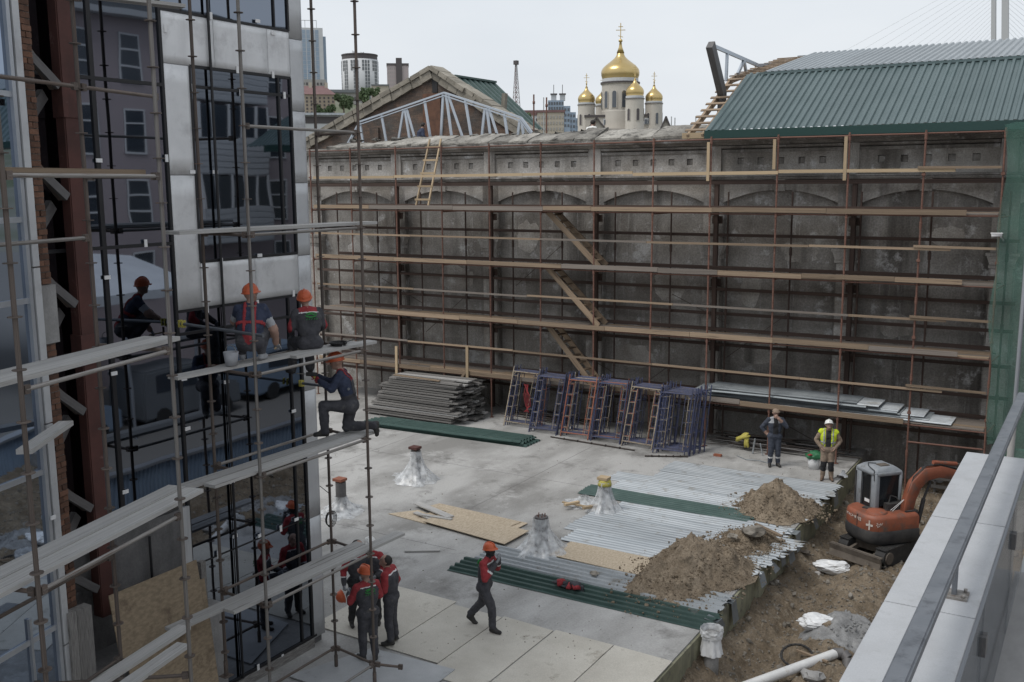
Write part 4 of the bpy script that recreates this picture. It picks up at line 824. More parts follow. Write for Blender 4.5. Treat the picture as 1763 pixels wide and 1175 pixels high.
# small things on the planks
cb = MB(); cc = V((-10.78, 12.35, 5.985))
for k in range(5): cb.path([cc+V(((.11+.008*k)*math.cos(t*.5), (.11+.01*k)*math.sin(t*.5), .012*k)) for t in range(13)], .010)
cb.path([cc+V((.05, .1, .03)), cc+V((-.1, .5, .02)), cc+V((-.05, .62, .01))], .009); tag(cb.build('cable_coil', 'cable'), 'black cable coil on the plank by the sitting worker', 'cable')
cb = MB(); cc = atx(567, 893, -12.28)
for k in range(4): cb.path([cc+V((.02*k, (.11+.01*k)*math.cos(t*.5), (.13+.01*k)*math.sin(t*.5))) for t in range(14)], .007)
cb.path([cc+V((0, 0, .14)), cc+V((0, .06, .45)), cc+V((-.2, .0, .6)), cc+V((-.35, -.1, .62))], .007); tag(cb.build('cable_coil', 'cable'), 'thin black cable coil hanging at the building corner', 'cable')
bk = thing('bucket', 'small grey bucket on the plank behind the squatting worker', 'bucket', (-10.95, 10.18, 5.98)); mb = MB(); mb.lathe([(.085, 0), (.11, .2), (.10, .2), (.078, .02)], (-10.95, 10.18, 5.985), 16); mb.build('pail', 'greycloth', bk, True); mb = MB(); mb.path([V((-10.95+.11*math.cos(a), 10.18, 6.18+.1*math.sin(a))) for a in [i*math.pi/8 for i in range(9)]], .005); mb.build('handle', 'galv', bk)

# ================================================================ STACKED MATERIAL BY THE SCAFFOLD
LG = 'weathered planks in the big stack'
rows = 17
for r_ in range(rows):
    z = .10+r_*.083; nn = 6 if r_ < rows-1 else 4
    for k in range(nn):
        y = 28.75+.045*r_*.5+k*.31+U(-.02, .02); x0 = -23.75+.05*r_+U(-.15, .15); x1 = -19.55-.02*r_+U(-.35, .2)
        t_ = U(-.012, .012); o = beam('plank', (x0, y, z+t_), (x1, y+U(-.05, .05), z+U(-.012, .012)), .27+U(-.04, .03), .055, 'woodold' if RND() < .72 else 'woodgrey'); tag(o, 'weathered grey plank in the big stack, layer %d from the ground' % (r_+1), 'plank', LG)
for x in (-23.2, -21.6, -20.0): tag(box('bearer', (x-.05, 28.75, .0), (x+.05, 30.6, .07), 'woodold'), 'timber bearer under the big plank stack, %s' % {-23.2: 'left', -21.6: 'middle', -20.0: 'right'}[x], 'timber')
tag(beam('plank', (-22.6, 28.95, 1.56), (-20.6, 29.05, 1.5), .14, .03, 'wood'), 'brownish plank lying on top of the grey plank stack', 'plank')
for i in range(6):
    tag(corr('corrugated_sheet', (-22.85+.1*i+U(-.1, .1), 27.1+.035*(i % 2), .01+.022*i), (1, .045, 0), (0, 1, 0), (6.75, 6.5, 6.15, 6.4, 5.95, 6.0)[i], 1.02, .19, .06, 'greensheet', nu=12, sag=.02), 'dark green ribbed sheet in the stack before the planks, %s from below' % ORD[i], 'metal sheet', 'green ribbed sheets in a low stack')
# scaffold frames leaning in stacks
FH, FW = 2.05, 1.06
def frame_proto(m, m2, braced):
    r = bpy.data.objects.new('frame_scaffold', None); COL.objects.link(r); r.empty_display_size = .1
    for s in (-1, 1):
        mb = MB(); mb.tube((s*FW/2, 0, 0), (s*FW/2, 0, FH), .021, 8); mb.tube((s*FW/2, 0, FH), (s*FW/2, 0, FH+.13), .016, 6); mb.build('side_tube', m, r, fix=False)
        il = MB(); x = s*(FW/2-.21); il.tube((x, 0, .16), (x, 0, FH-.12), .011, 6)
        for k in range(5): il.tube((x, 0, .32+.38*k), (s*FW/2, 0, .32+.38*k), .010, 6)
        il.build('inner_ladder', m2, r, fix=False)
        mb = MB(); mb.tube((s*(FW/2-.13), 0, FH-.06), (s*FW/2, 0, FH-.22), .011, 6); mb.build('corner_brace', m, r, fix=False)
    for z in (.16, FH-.06): mb = MB(); mb.tube((-FW/2, 0, z), (FW/2, 0, z), .018, 8); mb.build('cross_bar', m, r, fix=False)
    return r
prot = {k: frame_proto(*v, 0) for k, v in {'b': ('blueframe', 'blueframe'), 'by': ('blueframe', 'yellowframe'), 'o': ('orangeframe', 'orangeframe'), 'bo': ('blueframe', 'orangeframe'), 'y': ('yellowframe', 'yellowframe')}.items()}
cn = {'b': 'blue', 'by': 'blue and cream', 'o': 'orange', 'bo': 'blue and orange', 'y': 'cream'}
used = set()
stacks = [(-17.75, 29.62, 'y b b by b'.split(), 'leftmost'), (-16.5, 29.25, 'b by b b bo b b'.split(), 'second'), (-15.25, 29.25, 'o by b b y b b b'.split(), 'third'), (-14.1, 29.25, 'b by o b b by b b'.split(), 'fourth'), (-12.9, 29.15, 'y bo b b b by b b'.split(), 'fifth'), (-11.6, 28.85, 'b by b b b by b b b b b'.split(), 'rightmost')]
for sx, sy, cols, pos in stacks:
    for j, c in enumerate(cols):
        o = prot[c] if c not in used else copy_tree(prot[c]); used.add(c); n_ = len(cols)
        o.location = (sx+U(-.05, .05)+.025*j, sy+.095*j, .0); o.rotation_euler = (-math.atan2(.95-.04*j, FH)*.82, U(-.02, .02), U(-.03, .03))
        where = 'front of' if j == 0 else ('last in' if j == n_-1 else ORD[j]+' in')
        tag(o, '%s leaning scaffold frame, %s the %s stack from the left' % (cn[c], where, pos) if pos not in ('leftmost', 'rightmost') else '%s leaning scaffold frame, %s the %s stack' % (cn[c], where, pos), 'scaffold frame', 'scaffold frames leaning in stacks')
for (a, c, lab) in (((-15.95, 28.95, .03), (-12.75, 28.75, .03), 'long dark scaffold tube lying before the leaning frames'), ((-12.2, 28.3, .03), (-11.0, 28.9, .03), 'short dark tube lying at foot of rightmost frame stack')):
    t = thing('scaffold_tube', lab, 'tube', a); tube('tube', a, c, .024, 'rebar', t)
    for k in range(1, 6): p = V(a).lerp(V(c), k/6); d = (V(c)-V(a)).normalized(); tube('collar', p-d*.02, p+d*.02, .042, 'rebar', t)
rg = thing('harness', 'dark red safety harness hanging inside the leftmost leaning frame', 'harness', (-17.4, 29.9, .6)); mb = MB()
for k in range(5): mb.path([V((-17.45+.1*math.sin(k), 29.86, 1.55)), V((-17.5+.06*k, 29.8, 1.15)), V((-17.42+.05*k, 29.78, .8)), V((-17.3-.05*k, 29.8, .55))], .011)
mb.build('straps', 'redcloth', rg)
# metal sheets on the low deck
for i in range(11):
    x1 = (-3.35, -4.2, -4.3, -4.5, -5.2, -4.9, -5.0, -6.1, -6.3, -6.0, -6.4)[i]; ya = SY+.02+.05*(i % 4)+U(0, .08)
    tag(corr('corrugated_sheet', (-11.2+U(-.5, .4), ya, DK[3]+.06+.032*i), (1, U(-.012, .012), 0), (0, 1, 0), x1+11.2, 1.05, .16, .035, 'dullsheet' if i % 3 else 'galvsheet', nu=10, sag=.02), 'grey ribbed sheet stacked on the lowest scaffold deck, %s from below' % ORD[i], 'metal sheet', 'ribbed sheets stacked on the lowest deck')
# pipes and bars under the deck
for i in range(46):
    y = U(30.6, 31.9); x0 = -10.9+U(-.3, 1.2); L = U(1.8, 3.6); z = .02+.42*RND()*(1-abs(y-31.2)); z = max(.02, z); m = random.choice(('rebar', 'rebar', 'darksteel'))
    tag(tube('steel_pipe', (x0, y, z), (x0+L, y+U(-.35, .35), max(.02, z+U(-.15, .15))), U(.012, .026), m, None, True), 'thin dark pipe in the heap under the lowest deck, right of frames', 'pipe', 'dark pipes heaped under the deck')
for i in range(16):
    x0 = -19.4+U(0, 2.5); y = U(30.7, 31.7); tag(tube('steel_pipe', (x0, y, U(.02, .2)), (x0+U(1.5, 3), y+U(-.3, .3), U(.02, .2)), U(.015, .03), 'rebar', None, True), 'thin dark pipe in the heap under the deck behind leaning frames', 'pipe', 'dark pipes heaped behind the frames')
rgm = MB(); vs, fs = rock_verts(1, 3.3, 3); rgm.add([V((-9.75, 30.55, .46))+V((v.x*.22, v.y*.10, v.z*.14+.1*v.x)) for v in vs], fs); rgm.add([V((-9.62, 30.52, .30))+V((v.x*.08, v.y*.06, v.z*.26)) for v in vs], fs); tag(rgm.build('yellow_rag', 'yellow', smooth=True), 'yellow rag thrown over the dark pipes under the deck', 'rag')
bk = thing('bucket', 'white bucket with green bag beside the man in yellow vest', 'bucket', (-7.25, 29.6, 0)); mb = MB(); mb.lathe([(.15, 0), (.19, .34), (.18, .34), (.14, .02)], (-7.25, 29.6, 0), 18); mb.build('pail', 'plastic', bk, True)
mb = MB(); gv, gf = rock_verts(1, 8.1, 3); mb.add([V((-7.25, 29.6, .42))+V((v.x*.22, v.y*.2, v.z*.17)) for v in gv], gf); mb.build('green_bag', 'greenbag', bk, True); mb = MB(); mb.add([V((-7.32, 29.38, .47))+V((v.x*.13, v.y*.06, v.z*.05)) for v in ROCKS[4][0]], ROCKS[4][1]); mb.build('red_print', 'redcloth', bk)
tag(box('brick', (-10.35, 29.45, .0), (-10.1, 29.57, .065), 'orangeframe'), 'single orange brick on the slab left of man in blue', 'brick')
mb = MB(); mb.path([V((-9.35, 30.3, .02)), V((-9.3, 30.35, .5))], .03); mb.path([V((-9.0, 30.2, .02)), V((-9.1, 30.25, .4))], .02); mb.path([V((-9.7, 29.8, .02)), V((-9.3, 29.5, .02)), V((-8.9, 29.6, .02)), V((-8.3, 29.3, .02))], .012); tag(mb.build('pipe_scraps', 'galvsheet'), 'pale pipe offcuts standing before the dark pipe heap', 'pipe')
hm = thing('hammer', 'hammer left on slab corner by the excavator', 'hammer', (-6.35, 28.9, 0)); tube('handle', (-6.5, 28.6, .05), (-6.32, 29.0, .05), .016, 'woodold', hm); beam('head', (-6.42, 29.02, .05), (-6.22, 28.96, .05), .045, .045, 'rebar', hm)
tag(film('white_bag', (-6.28, 29.15), .02, .2, .14, .05, 71, 'plastic', jag=.2), 'crumpled white bag on slab corner behind the excavator', 'bag')
plt = thing('pallet', 'dark timber pallet standing against the wall under the deck', 'pallet', (-3.6, 31.5, -.9))
for k in range(5): beam('slat', (-4.2, 31.55, -.85+.26*k), (-2.9, 31.55, -.85+.26*k), .03, .1, 'woodold', plt)
for x in (-4.1, -3.55, -3.0): beam('stringer', (x, 31.6, -.95), (x, 31.6, .45), .06, .06, 'woodold', plt)
# jacket thrown on the sheets
jk = thing('jacket', 'dark grey and red work jacket thrown on green corrugated sheet', 'jacket', (-9.05, 17.75, .05), None); jb = MB(); jb2 = MB()
for i in range(9):
    (jb2 if i in (1, 4, 7) else jb).add([V((-9.62+.06*i+U(-.03, .03), 17.85+U(-.09, .09), .12+.04*math.sin(i*1.3)))+V((v.x*U(.09, .13), v.y*.12, v.z*U(.09, .14))) for v in ROCKS[i % 8][0]], ROCKS[i % 8][1])
jb.build('body', 'charcoal', jk, True); jb2.build('red_trim', 'redcloth', jk, True)

# ================================================================ EXCAVATION: pipes, bags, retaining fence
def ptube(name, pts, r, m, label, cat='pipe', n=14):
    mb = MB(); mb.path([V(p) for p in pts], r, n)
    return tag(smooth_by_angle(mb.build(name, m)), label, cat)
ptube('pvc_pipe', [atz(1262, 1190, -.66), atz(1440, 1125, -.62)], .095, 'pvc', 'thick white plastic pipe lying in the dug ground, foreground'); e0 = atz(1440, 1125, -.62)
ptube('pipe_elbow', [e0+V((-.05, -.03, 0)), e0+V((.12, .05, .01)), e0+V((.22, .0, -.06)), e0+V((.25, -.12, -.22))], .105, 'darksteel', 'grey elbow on the end of the white plastic pipe')
ptube('pvc_pipe', [(-3.6, 29.3, -.55), (-2.1, 29.0, -.5)], .07, 'pvc', 'pale pipe lying in dug ground behind the excavator boom')
mb = MB(); mb.path([V((.3*math.cos(2*math.pi*i/20), .3*math.sin(2*math.pi*i/20), .05)) for i in range(21)], .025, 6); mb.xf(Matrix.Translation(atz(1372, 1132, -.75)) @ Matrix.Rotation(R(20), 4, 'X')); tag(mb.build('hose_ring', 'rubber', smooth=True), 'black ring lying across the white plastic pipe', 'ring')
tag(beam('batten', atz(1372, 1120, -.62), atz(1425, 1140, -.6), .05, .04, 'wood'), 'thin batten lying across the white plastic pipe', 'plank')
for i, (x, y, rx, ry, rz, lab) in enumerate(((1434, 967, .46, .22, .16, 'crumpled white sack near the excavator blade'), (1412, 1080, .42, .24, .17, 'crumpled white sack beside the grey rubble, foreground'))):
    p = atz(x, y, -.72); bm = bmesh.new(); bmesh.ops.create_icosphere(bm, subdivisions=4, radius=1)
    for v in bm.verts:
        n_ = v.co.normalized(); f = 1+.35*noise.noise(n_*1.6+V((i*9, 0, 0)))+.16*noise.noise(n_*5+V((i*9, 3, 0))); v.co = V((n_.x*rx*f, n_.y*ry*f, n_.z*rz*f))
    me = bpy.data.meshes.new('white_sack'); bm.to_mesh(me); bm.free(); me.materials.append(M('plastic')); o = bpy.data.objects.new('white_sack', me); COL.objects.link(o); o.location = (p.x, p.y, pitz(p.x, p.y)+.12); o.rotation_euler = (0, 0, .3); tag(o, lab, 'sack', 'white sacks in the dug ground')
rr = MB(); c0 = atz(1462, 1100, -.8)
def gz(x, y): return pitz(x, y)+.16*math.exp(-((x-c0.x)/.7)**2-((y-c0.y)/.55)**2)
struct(grid('grey_rubble', c0.x-1.3, c0.x+1.2, c0.y-.9, c0.y+1.1, 40, 36, lambda x, y: gz(x, y) if math.exp(-((x-c0.x)/.7)**2-((y-c0.y)/.55)**2) > .12 else gz(x, y)-.1, 'gravel'))
RP = [(c0.x+random.gauss(.1, .35), c0.y+random.gauss(0, .3)) for i in range(150)]
pebbles('rubble', [((x, y, gz(x, y)+.005), U(.012, .045)) for x, y in RP if (x-SACKS[1].x)**2+(y-SACKS[1].y)**2 > .3], 'gravel')
for i, (x, y, r, m, lab) in enumerate(((1430, 1100, .13, 'clay', 'yellowish rubble block beside the white sack'), (1398, 1178, .16, 'concrete', 'broken concrete lump below the white pipe'), (1600, 1085, .1, 'stone', 'x'), (1408, 985, .07, 'plaster2', 'pale chip of rubble by the excavator blade'), (1335, 1010, .07, 'plaster2', 'pale stone in the trench below slab edge'), (1387, 962, .1, 'exsteel', 'dark clod between slab edge and excavator blade'))):
    if lab == 'x': continue
    p = atz(x, y, -.8); rock((p.x, p.y, pitz(p.x, p.y)+.05), r, lab, m)
rw = thing('corrugated_fence', 'blue grey corrugated fence along the far side of dug ground', 'fence', (-1.2, 20, -1.2))
for k in range(17): corr('fence_panel', (-1.02, 11.3+1.15*k, -1.25), (0, 0, 1), (0, 1, 0), 1.75, 1.17, .15, .04, 'fence', rw, nu=1)
box('fence_cap', (-1.15, 11.2, .5), (-.85, 31, .58), 'alu', rw); box('fence_rail', (-1.0, 11.2, -.5), (-.94, 31, -.4), 'fence', rw)
tpm = MB(); tpm.add([(-2.9, 27.5, -.8), (-1.3, 27.0, -.1), (-1.3, 31.5, .1), (-3.0, 31.5, -.7), (-2.9, 27.5, -1.4), (-1.3, 27.0, -1.4), (-1.3, 31.5, -1.4), (-3.0, 31.5, -1.4)], BOXF); struct(tpm.build('grey_spoil_bank', 'gravel'))

# ================================================================ EXCAVATOR
ex = thing('mini_excavator', 'orange mini excavator with grey cab standing in the dug ground', 'excavator', (-4.28, 25.35, -.95), None)
EC = V((-4.46, 25.5, -.76)); hd = R(-42); exs = len(bpy.data.objects)
def place(o, rz, parent=None): 
    o.matrix_basis = Matrix.Translation(EC) @ Matrix.Rotation(rz, 4, 'Z') @ Matrix.Scale(.88, 4); adopt(o, parent or ex); return o
UC = R(-23.5)
for s in (-1, 1):   # tracks: rounded loops (local y = forward)
    prof = []; L, r = .78, .24
    for i in range(9): a = math.pi/2-math.pi*i/8; prof.append((L+r*math.cos(a), r+r*math.sin(a)))
    for i in range(9): a = -math.pi/2-math.pi*i/8; prof.append((-L+r*math.cos(a), r+r*math.sin(a)))
    mb = MB(); mb.prism(prof, 'x', s*.60-.15, s*.60+.15)
    for i in range(22):
        y = -.95+i*.09; mb.box((s*.60-.16, y, 2*r-.01), (s*.60+.16, y+.05, 2*r+.02)); mb.box((s*.60-.16, y, -.02), (s*.60+.16, y+.05, .02))
    t = place(mb.build('track', 'rubber'), UC)
    for yy in (-.78, .78): mb = MB(); mb.tube((s*.60+s*.10, yy, r), (s*.60+s*.19, yy, r), .17, 16); place(mb.build('drive_wheel', 'exsteel'), UC, t)
mb = MB(); mb.box((-.46, -.6, .22), (.46, .6, .46)); mb.tube((0, 0, .44), (0, 0, .62), .42, 20); place(mb.build('undercarriage', 'exsteel'), UC)
mb = MB(); mb.prism([(-1.32, .02), (-1.24, .0), (-1.22, .2), (-1.27, .36), (-1.33, .37), (-1.28, .2)], 'x', -.83, .83); mb.box((-.83, -1.25, .33), (.83, -1.17, .37)); bl = place(mb.build('blade', 'exsteel'), UC)
for s in (-1, 1): mb = MB(); mb.beam((s*.38, -1.24, .15), (s*.38, -.5, .28), .09, .14); place(mb.build('blade_arm', 'exsteel'), UC, bl)
# upper structure (local y forward = heading hd)
def body_poly(rx, rb, fr, n=14):
    pts = [(rx, fr), (rx, -.15)]
    for i in range(n+1):
        a = -math.pi*i/n; cs, sn = math.cos(a), math.sin(a); pts.append((rx*math.copysign(abs(cs)**.62, cs), -.25-rb*abs(sn)**.62*.93))
    return pts+[(-rx, -.15), (-rx, fr)]
def lump(levels):
    """stack of (scale_x, rear, front, z) outlines lofted"""
    mb = MB(); P = [[(x, y, z) for x, y in body_poly(rx, rb, fr)] for rx, rb, fr, z in levels]; n = len(P[0])
    for r in P: mb.v += [V(v) for v in r]
    for j in range(len(P)-1):
        for i in range(n): mb.f.append((j*n+i, j*n+(i+1) % n, (j+1)*n+(i+1) % n, (j+1)*n+i)); mb.mi.append(0)
    mb.f += [tuple(range(n))[::-1], tuple((len(P)-1)*n+i for i in range(n))]; mb.mi += [0, 0]; return mb
o = place(lump([(.68, .66, .62, .52), (.73, .73, .64, .58), (.755, .765, .65, .70), (.755, .765, .65, .88), (.735, .745, .63, .93)]).build('counterweight', 'exblack'), hd); smooth_by_angle(o, 35)
o = place(lump([(.725, .735, .62, .90), (.735, .745, .63, .95), (.73, .74, .63, 1.26), (.71, .72, .61, 1.32), (.66, .67, .58, 1.36)]).build('engine_cover', 'exorange'), hd); smooth_by_angle(o, 35); ec = o
mb = MB(); mb.lathe([(.001, 0), (.30, .0), (.27, .06), (.12, .10), (.001, .11)], (.28, -.45, 1.345), 20); o = place(mb.build('hood', 'exorange'), hd, ec); smooth_by_angle(o)
mb = MB(); mb.beam((-.2, -.55, 1.375), (.38, -.22, 1.40), .14, .03); place(mb.build('hood_seal', 'exblack'), hd, ec)
mb = MB(); mb.box((.08, -.955, .96), (.095, -.90, 1.30)); place(mb.build('panel_gap', 'exblack'), hd, ec)
mb = MB(); mb.box((.0, -.3, .56), (.72, .62, .9)); place(mb.build('side_step', 'exblack'), hd)
# cab: frame posts, glass, roof (left side x<0)
cx0, cx1, cy0, cy1, cz0, cz1 = -.76, .08, -.36, .44, 1.02, 2.40
cabp = []
mb = MB(); k_ = .13
for (x, y) in ((cx0, cy0), (cx1, cy0), (cx1, cy1), (cx0, cy1)): mb.box((x-.045, y-.045, cz0), (x+.045, y+.045, cz1))
for z in (cz0, cz1-.06): 
    for a, c in (((cx0, cy0), (cx1, cy0)), ((cx1, cy0), (cx1, cy1)), ((cx1, cy1), (cx0, cy1)), ((cx0, cy1), (cx0, cy0))): mb.beam((*a, z+.04), (*c, z+.04), .10, .14 if z < 1.5 else .1)
mb.box((cx0-.02, cy0-.035, cz0), (cx0+.24, cy0+.02, cz1)); mb.box((cx1-.20, cy0-.035, cz0), (cx1+.02, cy0+.02, cz1)); mb.box((cx0, cy0-.034, cz0), (cx1, cy0+.02, cz0+.34)); mb.box((cx1-.03, cy0, cz0), (cx1+.034, cy0+.10, cz1))
cabf = place(mb.build('cab_frame', 'exgrey'), hd); bevel(cabf, .012, 1)
rp_ = MB(); lv = [(.05, cz1), (.04, cz1+.03), (-.10, cz1+.15), (-.13, cz1+.16)]
for d_, z in lv: rp_.v += [V((cx0-d_, cy0-d_, z)), V((cx1+d_, cy0-d_, z)), V((cx1+d_, cy1+d_, z)), V((cx0-d_, cy1+d_, z))]
for j in range(3):
    for i in range(4): rp_.f.append((j*4+i, j*4+(i+1) % 4, j*4+4+(i+1) % 4, j*4+4+i)); rp_.mi.append(0)
rp_.f += [(3, 2, 1, 0), (12, 13, 14, 15)]; rp_.mi += [0, 0]; o = place(rp_.build('cab_roof', 'exgrey'), hd); bevel(o, .02, 2, 20); cr = o
mb = MB(); mb.box((cx0+.45, cy0+.25, cz1+.16), (cx1-.16, cy1-.25, cz1+.185)); place(mb.build('roof_hatch', 'exsteel'), hd, cr)
mb = MB(); mb.path([V((cx0+.4, cy0+.3, cz1+.18)), V((cx0+.3, cy0+.1, cz1+.19)), V((cx0+.45, cy0+.0, cz1+.15)), V((cx1-.05, cy0-.05, cz1+.1)), V((cx1-.02, cy0-.06, cz1-.2))], .012); place(mb.build('roof_cable', 'cable'), hd, cr)
for nm, lo, hi in (('rear_window', (cx0+.24, cy0-.01, cz0+.34), (cx1-.20, cy0, cz1-.06)), ('side_window', (cx1-.005, cy0+.1, cz0+.42), (cx1+.005, cy1-.05, cz1-.06)), ('door_window', (cx0-.005, cy0+.05, cz0+.2), (cx0+.005, cy1-.05, cz1-.06)), ('front_window', (cx0+.05, cy1-.005, cz0+.2), (cx1-.05, cy1+.005, cz1-.06))):
    mb = MB(); mb.box(lo, hi); wn = place(mb.build(nm, 'cabglass'), hd)
    if nm == 'rear_window':
        mb = MB(); mb.box((cx0+.38, cy0-.022, cz0+.47), (cx0+.60, cy0-.012, cz0+.56)); place(mb.build('sticker', 'white'), hd, wn); mb = MB()
        for a, c in (((cx0+.22, cz0+.32), (cx1-.18, cz0+.35)), ((cx0+.22, cz1-.09), (cx1-.18, cz1-.05))): mb.box((a[0], cy0-.042, a[1]), (c[0], cy0-.03, c[1]))
        for x in (cx0+.22, cx1-.21): mb.box((x, cy0-.042, cz0+.32), (x+.03, cy0-.03, cz1-.05))
        place(mb.build('window_gasket', 'exblack'), hd, wn)
mb = MB(); mb.box((cx0-.04, cy0-.07, .7), (cx0+.02, cy0+.02, cz1-.1)); place(mb.build('handrail', 'exblack'), hd)
mb = MB(); mb.box((cx0+.2, cy0+.35, cz0), (cx0+.65, cy0+.8, cz0+.4)); mb.box((cx0+.2, cy0+.3, cz0+.35), (cx0+.65, cy0+.42, cz0+.95)); place(mb.build('seat', 'exblack'), hd)
mb = MB(); mb.box((cx1+.02, -.1, 1.36), (cx1+.22, .4, 1.55)); mb.path([V((cx1+.1, .0, 1.5)), V((cx1+.06, .1, 1.75)), V((cx1+.12, .25, 1.7)), V((cx1+.2, .4, 1.45))], .02); place(mb.build('hydraulic_box', 'exblack'), hd)
# boom: curved box girder
bx = .42
cen = [(.42, 1.25), (.50, 1.70), (.66, 2.10), (.98, 2.38), (1.45, 2.42), (2.05, 2.26), (2.65, 1.98)]; hh = [.15, .17, .19, .19, .165, .14, .11]
mb = MB(); n = len(cen)
for i, ((y, z), h) in enumerate(zip(cen, hh)):
    p, q = cen[max(0, i-1)], cen[min(n-1, i+1)]; t = V((0, q[0]-p[0], q[1]-p[1])).normalized(); nr = V((0, -t.z, t.y)); c = V((bx, y, z))
    mb.v += [c+nr*h+V((-.10, 0, 0)), c+nr*h+V((.10, 0, 0)), c-nr*h+V((.10, 0, 0)), c-nr*h+V((-.10, 0, 0))]
for i in range(n-1):
    for j in range(4): mb.f.append((i*4+j, i*4+(j+1) % 4, i*4+4+(j+1) % 4, i*4+4+j)); mb.mi.append(0)
mb.f += [(3, 2, 1, 0), tuple(4*(n-1)+j for j in range(4))]; mb.mi += [0, 0]; bo = place(mb.build('boom', 'exorange'), hd); bevel(bo, .012, 1, 50)
mb = MB()
for k in range(4): mb.path([V((bx-.06+.04*k, y-.03*k*(i < 3), z+hh[i]+.03+.01*k)) for i, (y, z) in enumerate(cen)], .014)
place(mb.build('hoses', 'exblack'), hd, bo)
mb = MB(); mb.tube((bx, 1.25, 2.70), (bx, 2.05, 2.58), .06, 12); mb.tube((bx, 2.05, 2.58), (bx, 2.7, 2.42), .03, 10, k=1); place(mb.build('arm_cylinder', ['exorange', 'exsteel']), hd, bo)
mb = MB(); mb.tube((bx, .85, .95), (bx, 1.0, 1.65), .06, 12); mb.tube((bx, 1.0, 1.65), (bx, 1.2, 2.15), .035, 10); place(mb.build('boom_cylinder', 'exblack'), hd, bo)
mb = MB(); mb.box((bx-.16, .3, .8), (bx+.16, .7, 1.4)); place(mb.build('boom_bracket', 'exblack'), hd)
mb = MB(); mb.prism([(2.5, 2.3), (2.78, 2.3), (2.8, 1.6), (2.55, .35), (2.42, .35), (2.5, 1.9)], 'x', bx-.09, bx+.09); place(mb.build('dipper_arm', 'exorange'), hd)
mb = MB(); mb.prism([(2.5, .5), (2.95, .45), (2.85, .0), (2.45, -.08), (2.25, .15)], 'x', bx-.25, bx+.25); place(mb.build('bucket', 'exsteel'), hd)
mb = MB(); mb.path([V((.42, -.1, 1.42)), V((.44, .3, 1.7))], .006); mb.path([V((.50, -.1, 1.42)), V((.46, .3, 1.7))], .006); place(mb.build('tie_string', 'white'), hd, bo)
# lettering on the engine cover
def lettering(txt, size, name='lettering'):
    cu = bpy.data.curves.new('txt', 'FONT'); cu.body = txt; cu.size = size; cu.extrude = .002; cu.align_x = 'CENTER'; cu.align_y = 'CENTER'
    to = bpy.data.objects.new('txt', cu); COL.objects.link(to); dg = bpy.context.evaluated_depsgraph_get(); me = bpy.data.meshes.new_from_object(to.evaluated_get(dg)); bpy.data.objects.remove(to)
    o = bpy.data.objects.new(name, me); COL.objects.link(o); me.materials.clear(); return o
def on_cover(o, ang, z, m='paintwhite', wrap=True):
    """bend flat lettering round the rear of the cover at angle ang (radians from straight back)"""
    for v in o.data.vertices:
        a = ang+v.co.x/.78; sn, cs = math.sin(a), math.cos(a); x, y = .737*math.copysign(abs(sn)**.62, sn), -.25-.747*.93*abs(cs)**.62; zz = z+v.co.y; d = .008+v.co.z
        v.co = V((x+d*sn, y-d*cs, zz))
    o.data.materials.append(M(m)); return place(o, hd, ec)
on_cover(lettering('HITACHI', .10), -.20, 1.19)
mk = MB()
for lo, hi in (((-.045, -.045, 0), (.045, -.03, .003)), ((-.045, .03, 0), (.045, .045, .003)), ((-.045, -.045, 0), (-.03, .045, .003)), ((.03, -.045, 0), (.045, .045, .003)), ((-.045, -.008, 0), (.045, .008, .003))): mk.box(lo, hi)
on_cover(mk.build('emblem', 'paintwhite'), .13, 1.19).data.materials.pop(index=0)
mk = MB(); mk.box((-.14, -.03, 0), (.14, .03, .003)); mk.box((-.03, -.14, 0), (.03, .14, .0035)); on_cover(mk.build('white_cross', 'paintwhite'), .62, 1.10).data.materials.pop(index=0)
mk = MB()
for a, c in (((-.12, -.02), (-.04, .04)), ((-.04, .04), (-.06, -.06)), ((-.06, -.06), (.02, -.03)), ((.02, -.03), (.05, .06)), ((.05, .06), (.09, .0)), ((.09, .0), (.12, .07)), ((-.02, .02), (.03, .02)), ((-.1, .05), (-.05, .06))): mk.beam((*a, .001), (*c, .001), .014, .003)
on_cover(mk.build('paint_scribble', 'paintwhite'), 1.12, 1.13).data.materials.pop(index=0)

# ================================================================ TERRACE PARAPET BESIDE THE CAMERA
tp = thing('terrace_parapet', 'pale parapet coping with glass balustrade at the right picture edge', 'parapet', (-.85, 7, 4.7))
CX0, CX1, CZ, CY1 = -1.145, -.575, 5.8, 11.05
js = [1.0, 4.2, 6.72, 8.72, CY1]
for a, c in zip(js, js[1:]):
    mb = MB(); mb.box((CX0, a+.004, CZ-.09), (CX1, c-.004, CZ)); bevel(mb.build('coping_panel', 'coping', tp), .006, 2)
mb = MB(); mb.box((CX0+.03, 1.0, -1.4), (CX1-.06, CY1-.04, CZ-.09)); mb.build('parapet_wall', 'coping', tp)
box('terrace_floor', (CX1-.04, 1.0, 4.4), (3.5, CY1, 4.6), 'concrete', tp)
GJ = atx(1738, 1010, CX1+.02).y
for a, c in ((1.0, GJ-2.3), (GJ-2.28, GJ-.01), (GJ+.01, CY1)): box('glass_panel', (CX1+.006, a, 4.62), (CX1+.018, c, CZ+.0), 'paneglass', tp)
box('glass_top_trim', (CX1+.0, 1.0, CZ+.001), (CX1+.022, CY1, CZ+.016), 'railsteel', tp)
for y in (GJ, GJ-2.29):
    for s in (-1, 1): box('glass_clamp', (CX1-.0, y+(.004 if s > 0 else -.05), 5.42), (CX1+.045, y+(.05 if s > 0 else -.004), 5.56), 'darksteel', tp)
hr = thing('handrail', 'thick blue grey steel handrail running above the pale coping', 'handrail', (-.74, 7, CZ)); mb = MB(); mb.box((-.805, .9, 6.13), (-.695, 12.5, 6.20)); bevel(mb.build('rail', 'railsteel', hr), .012, 3)
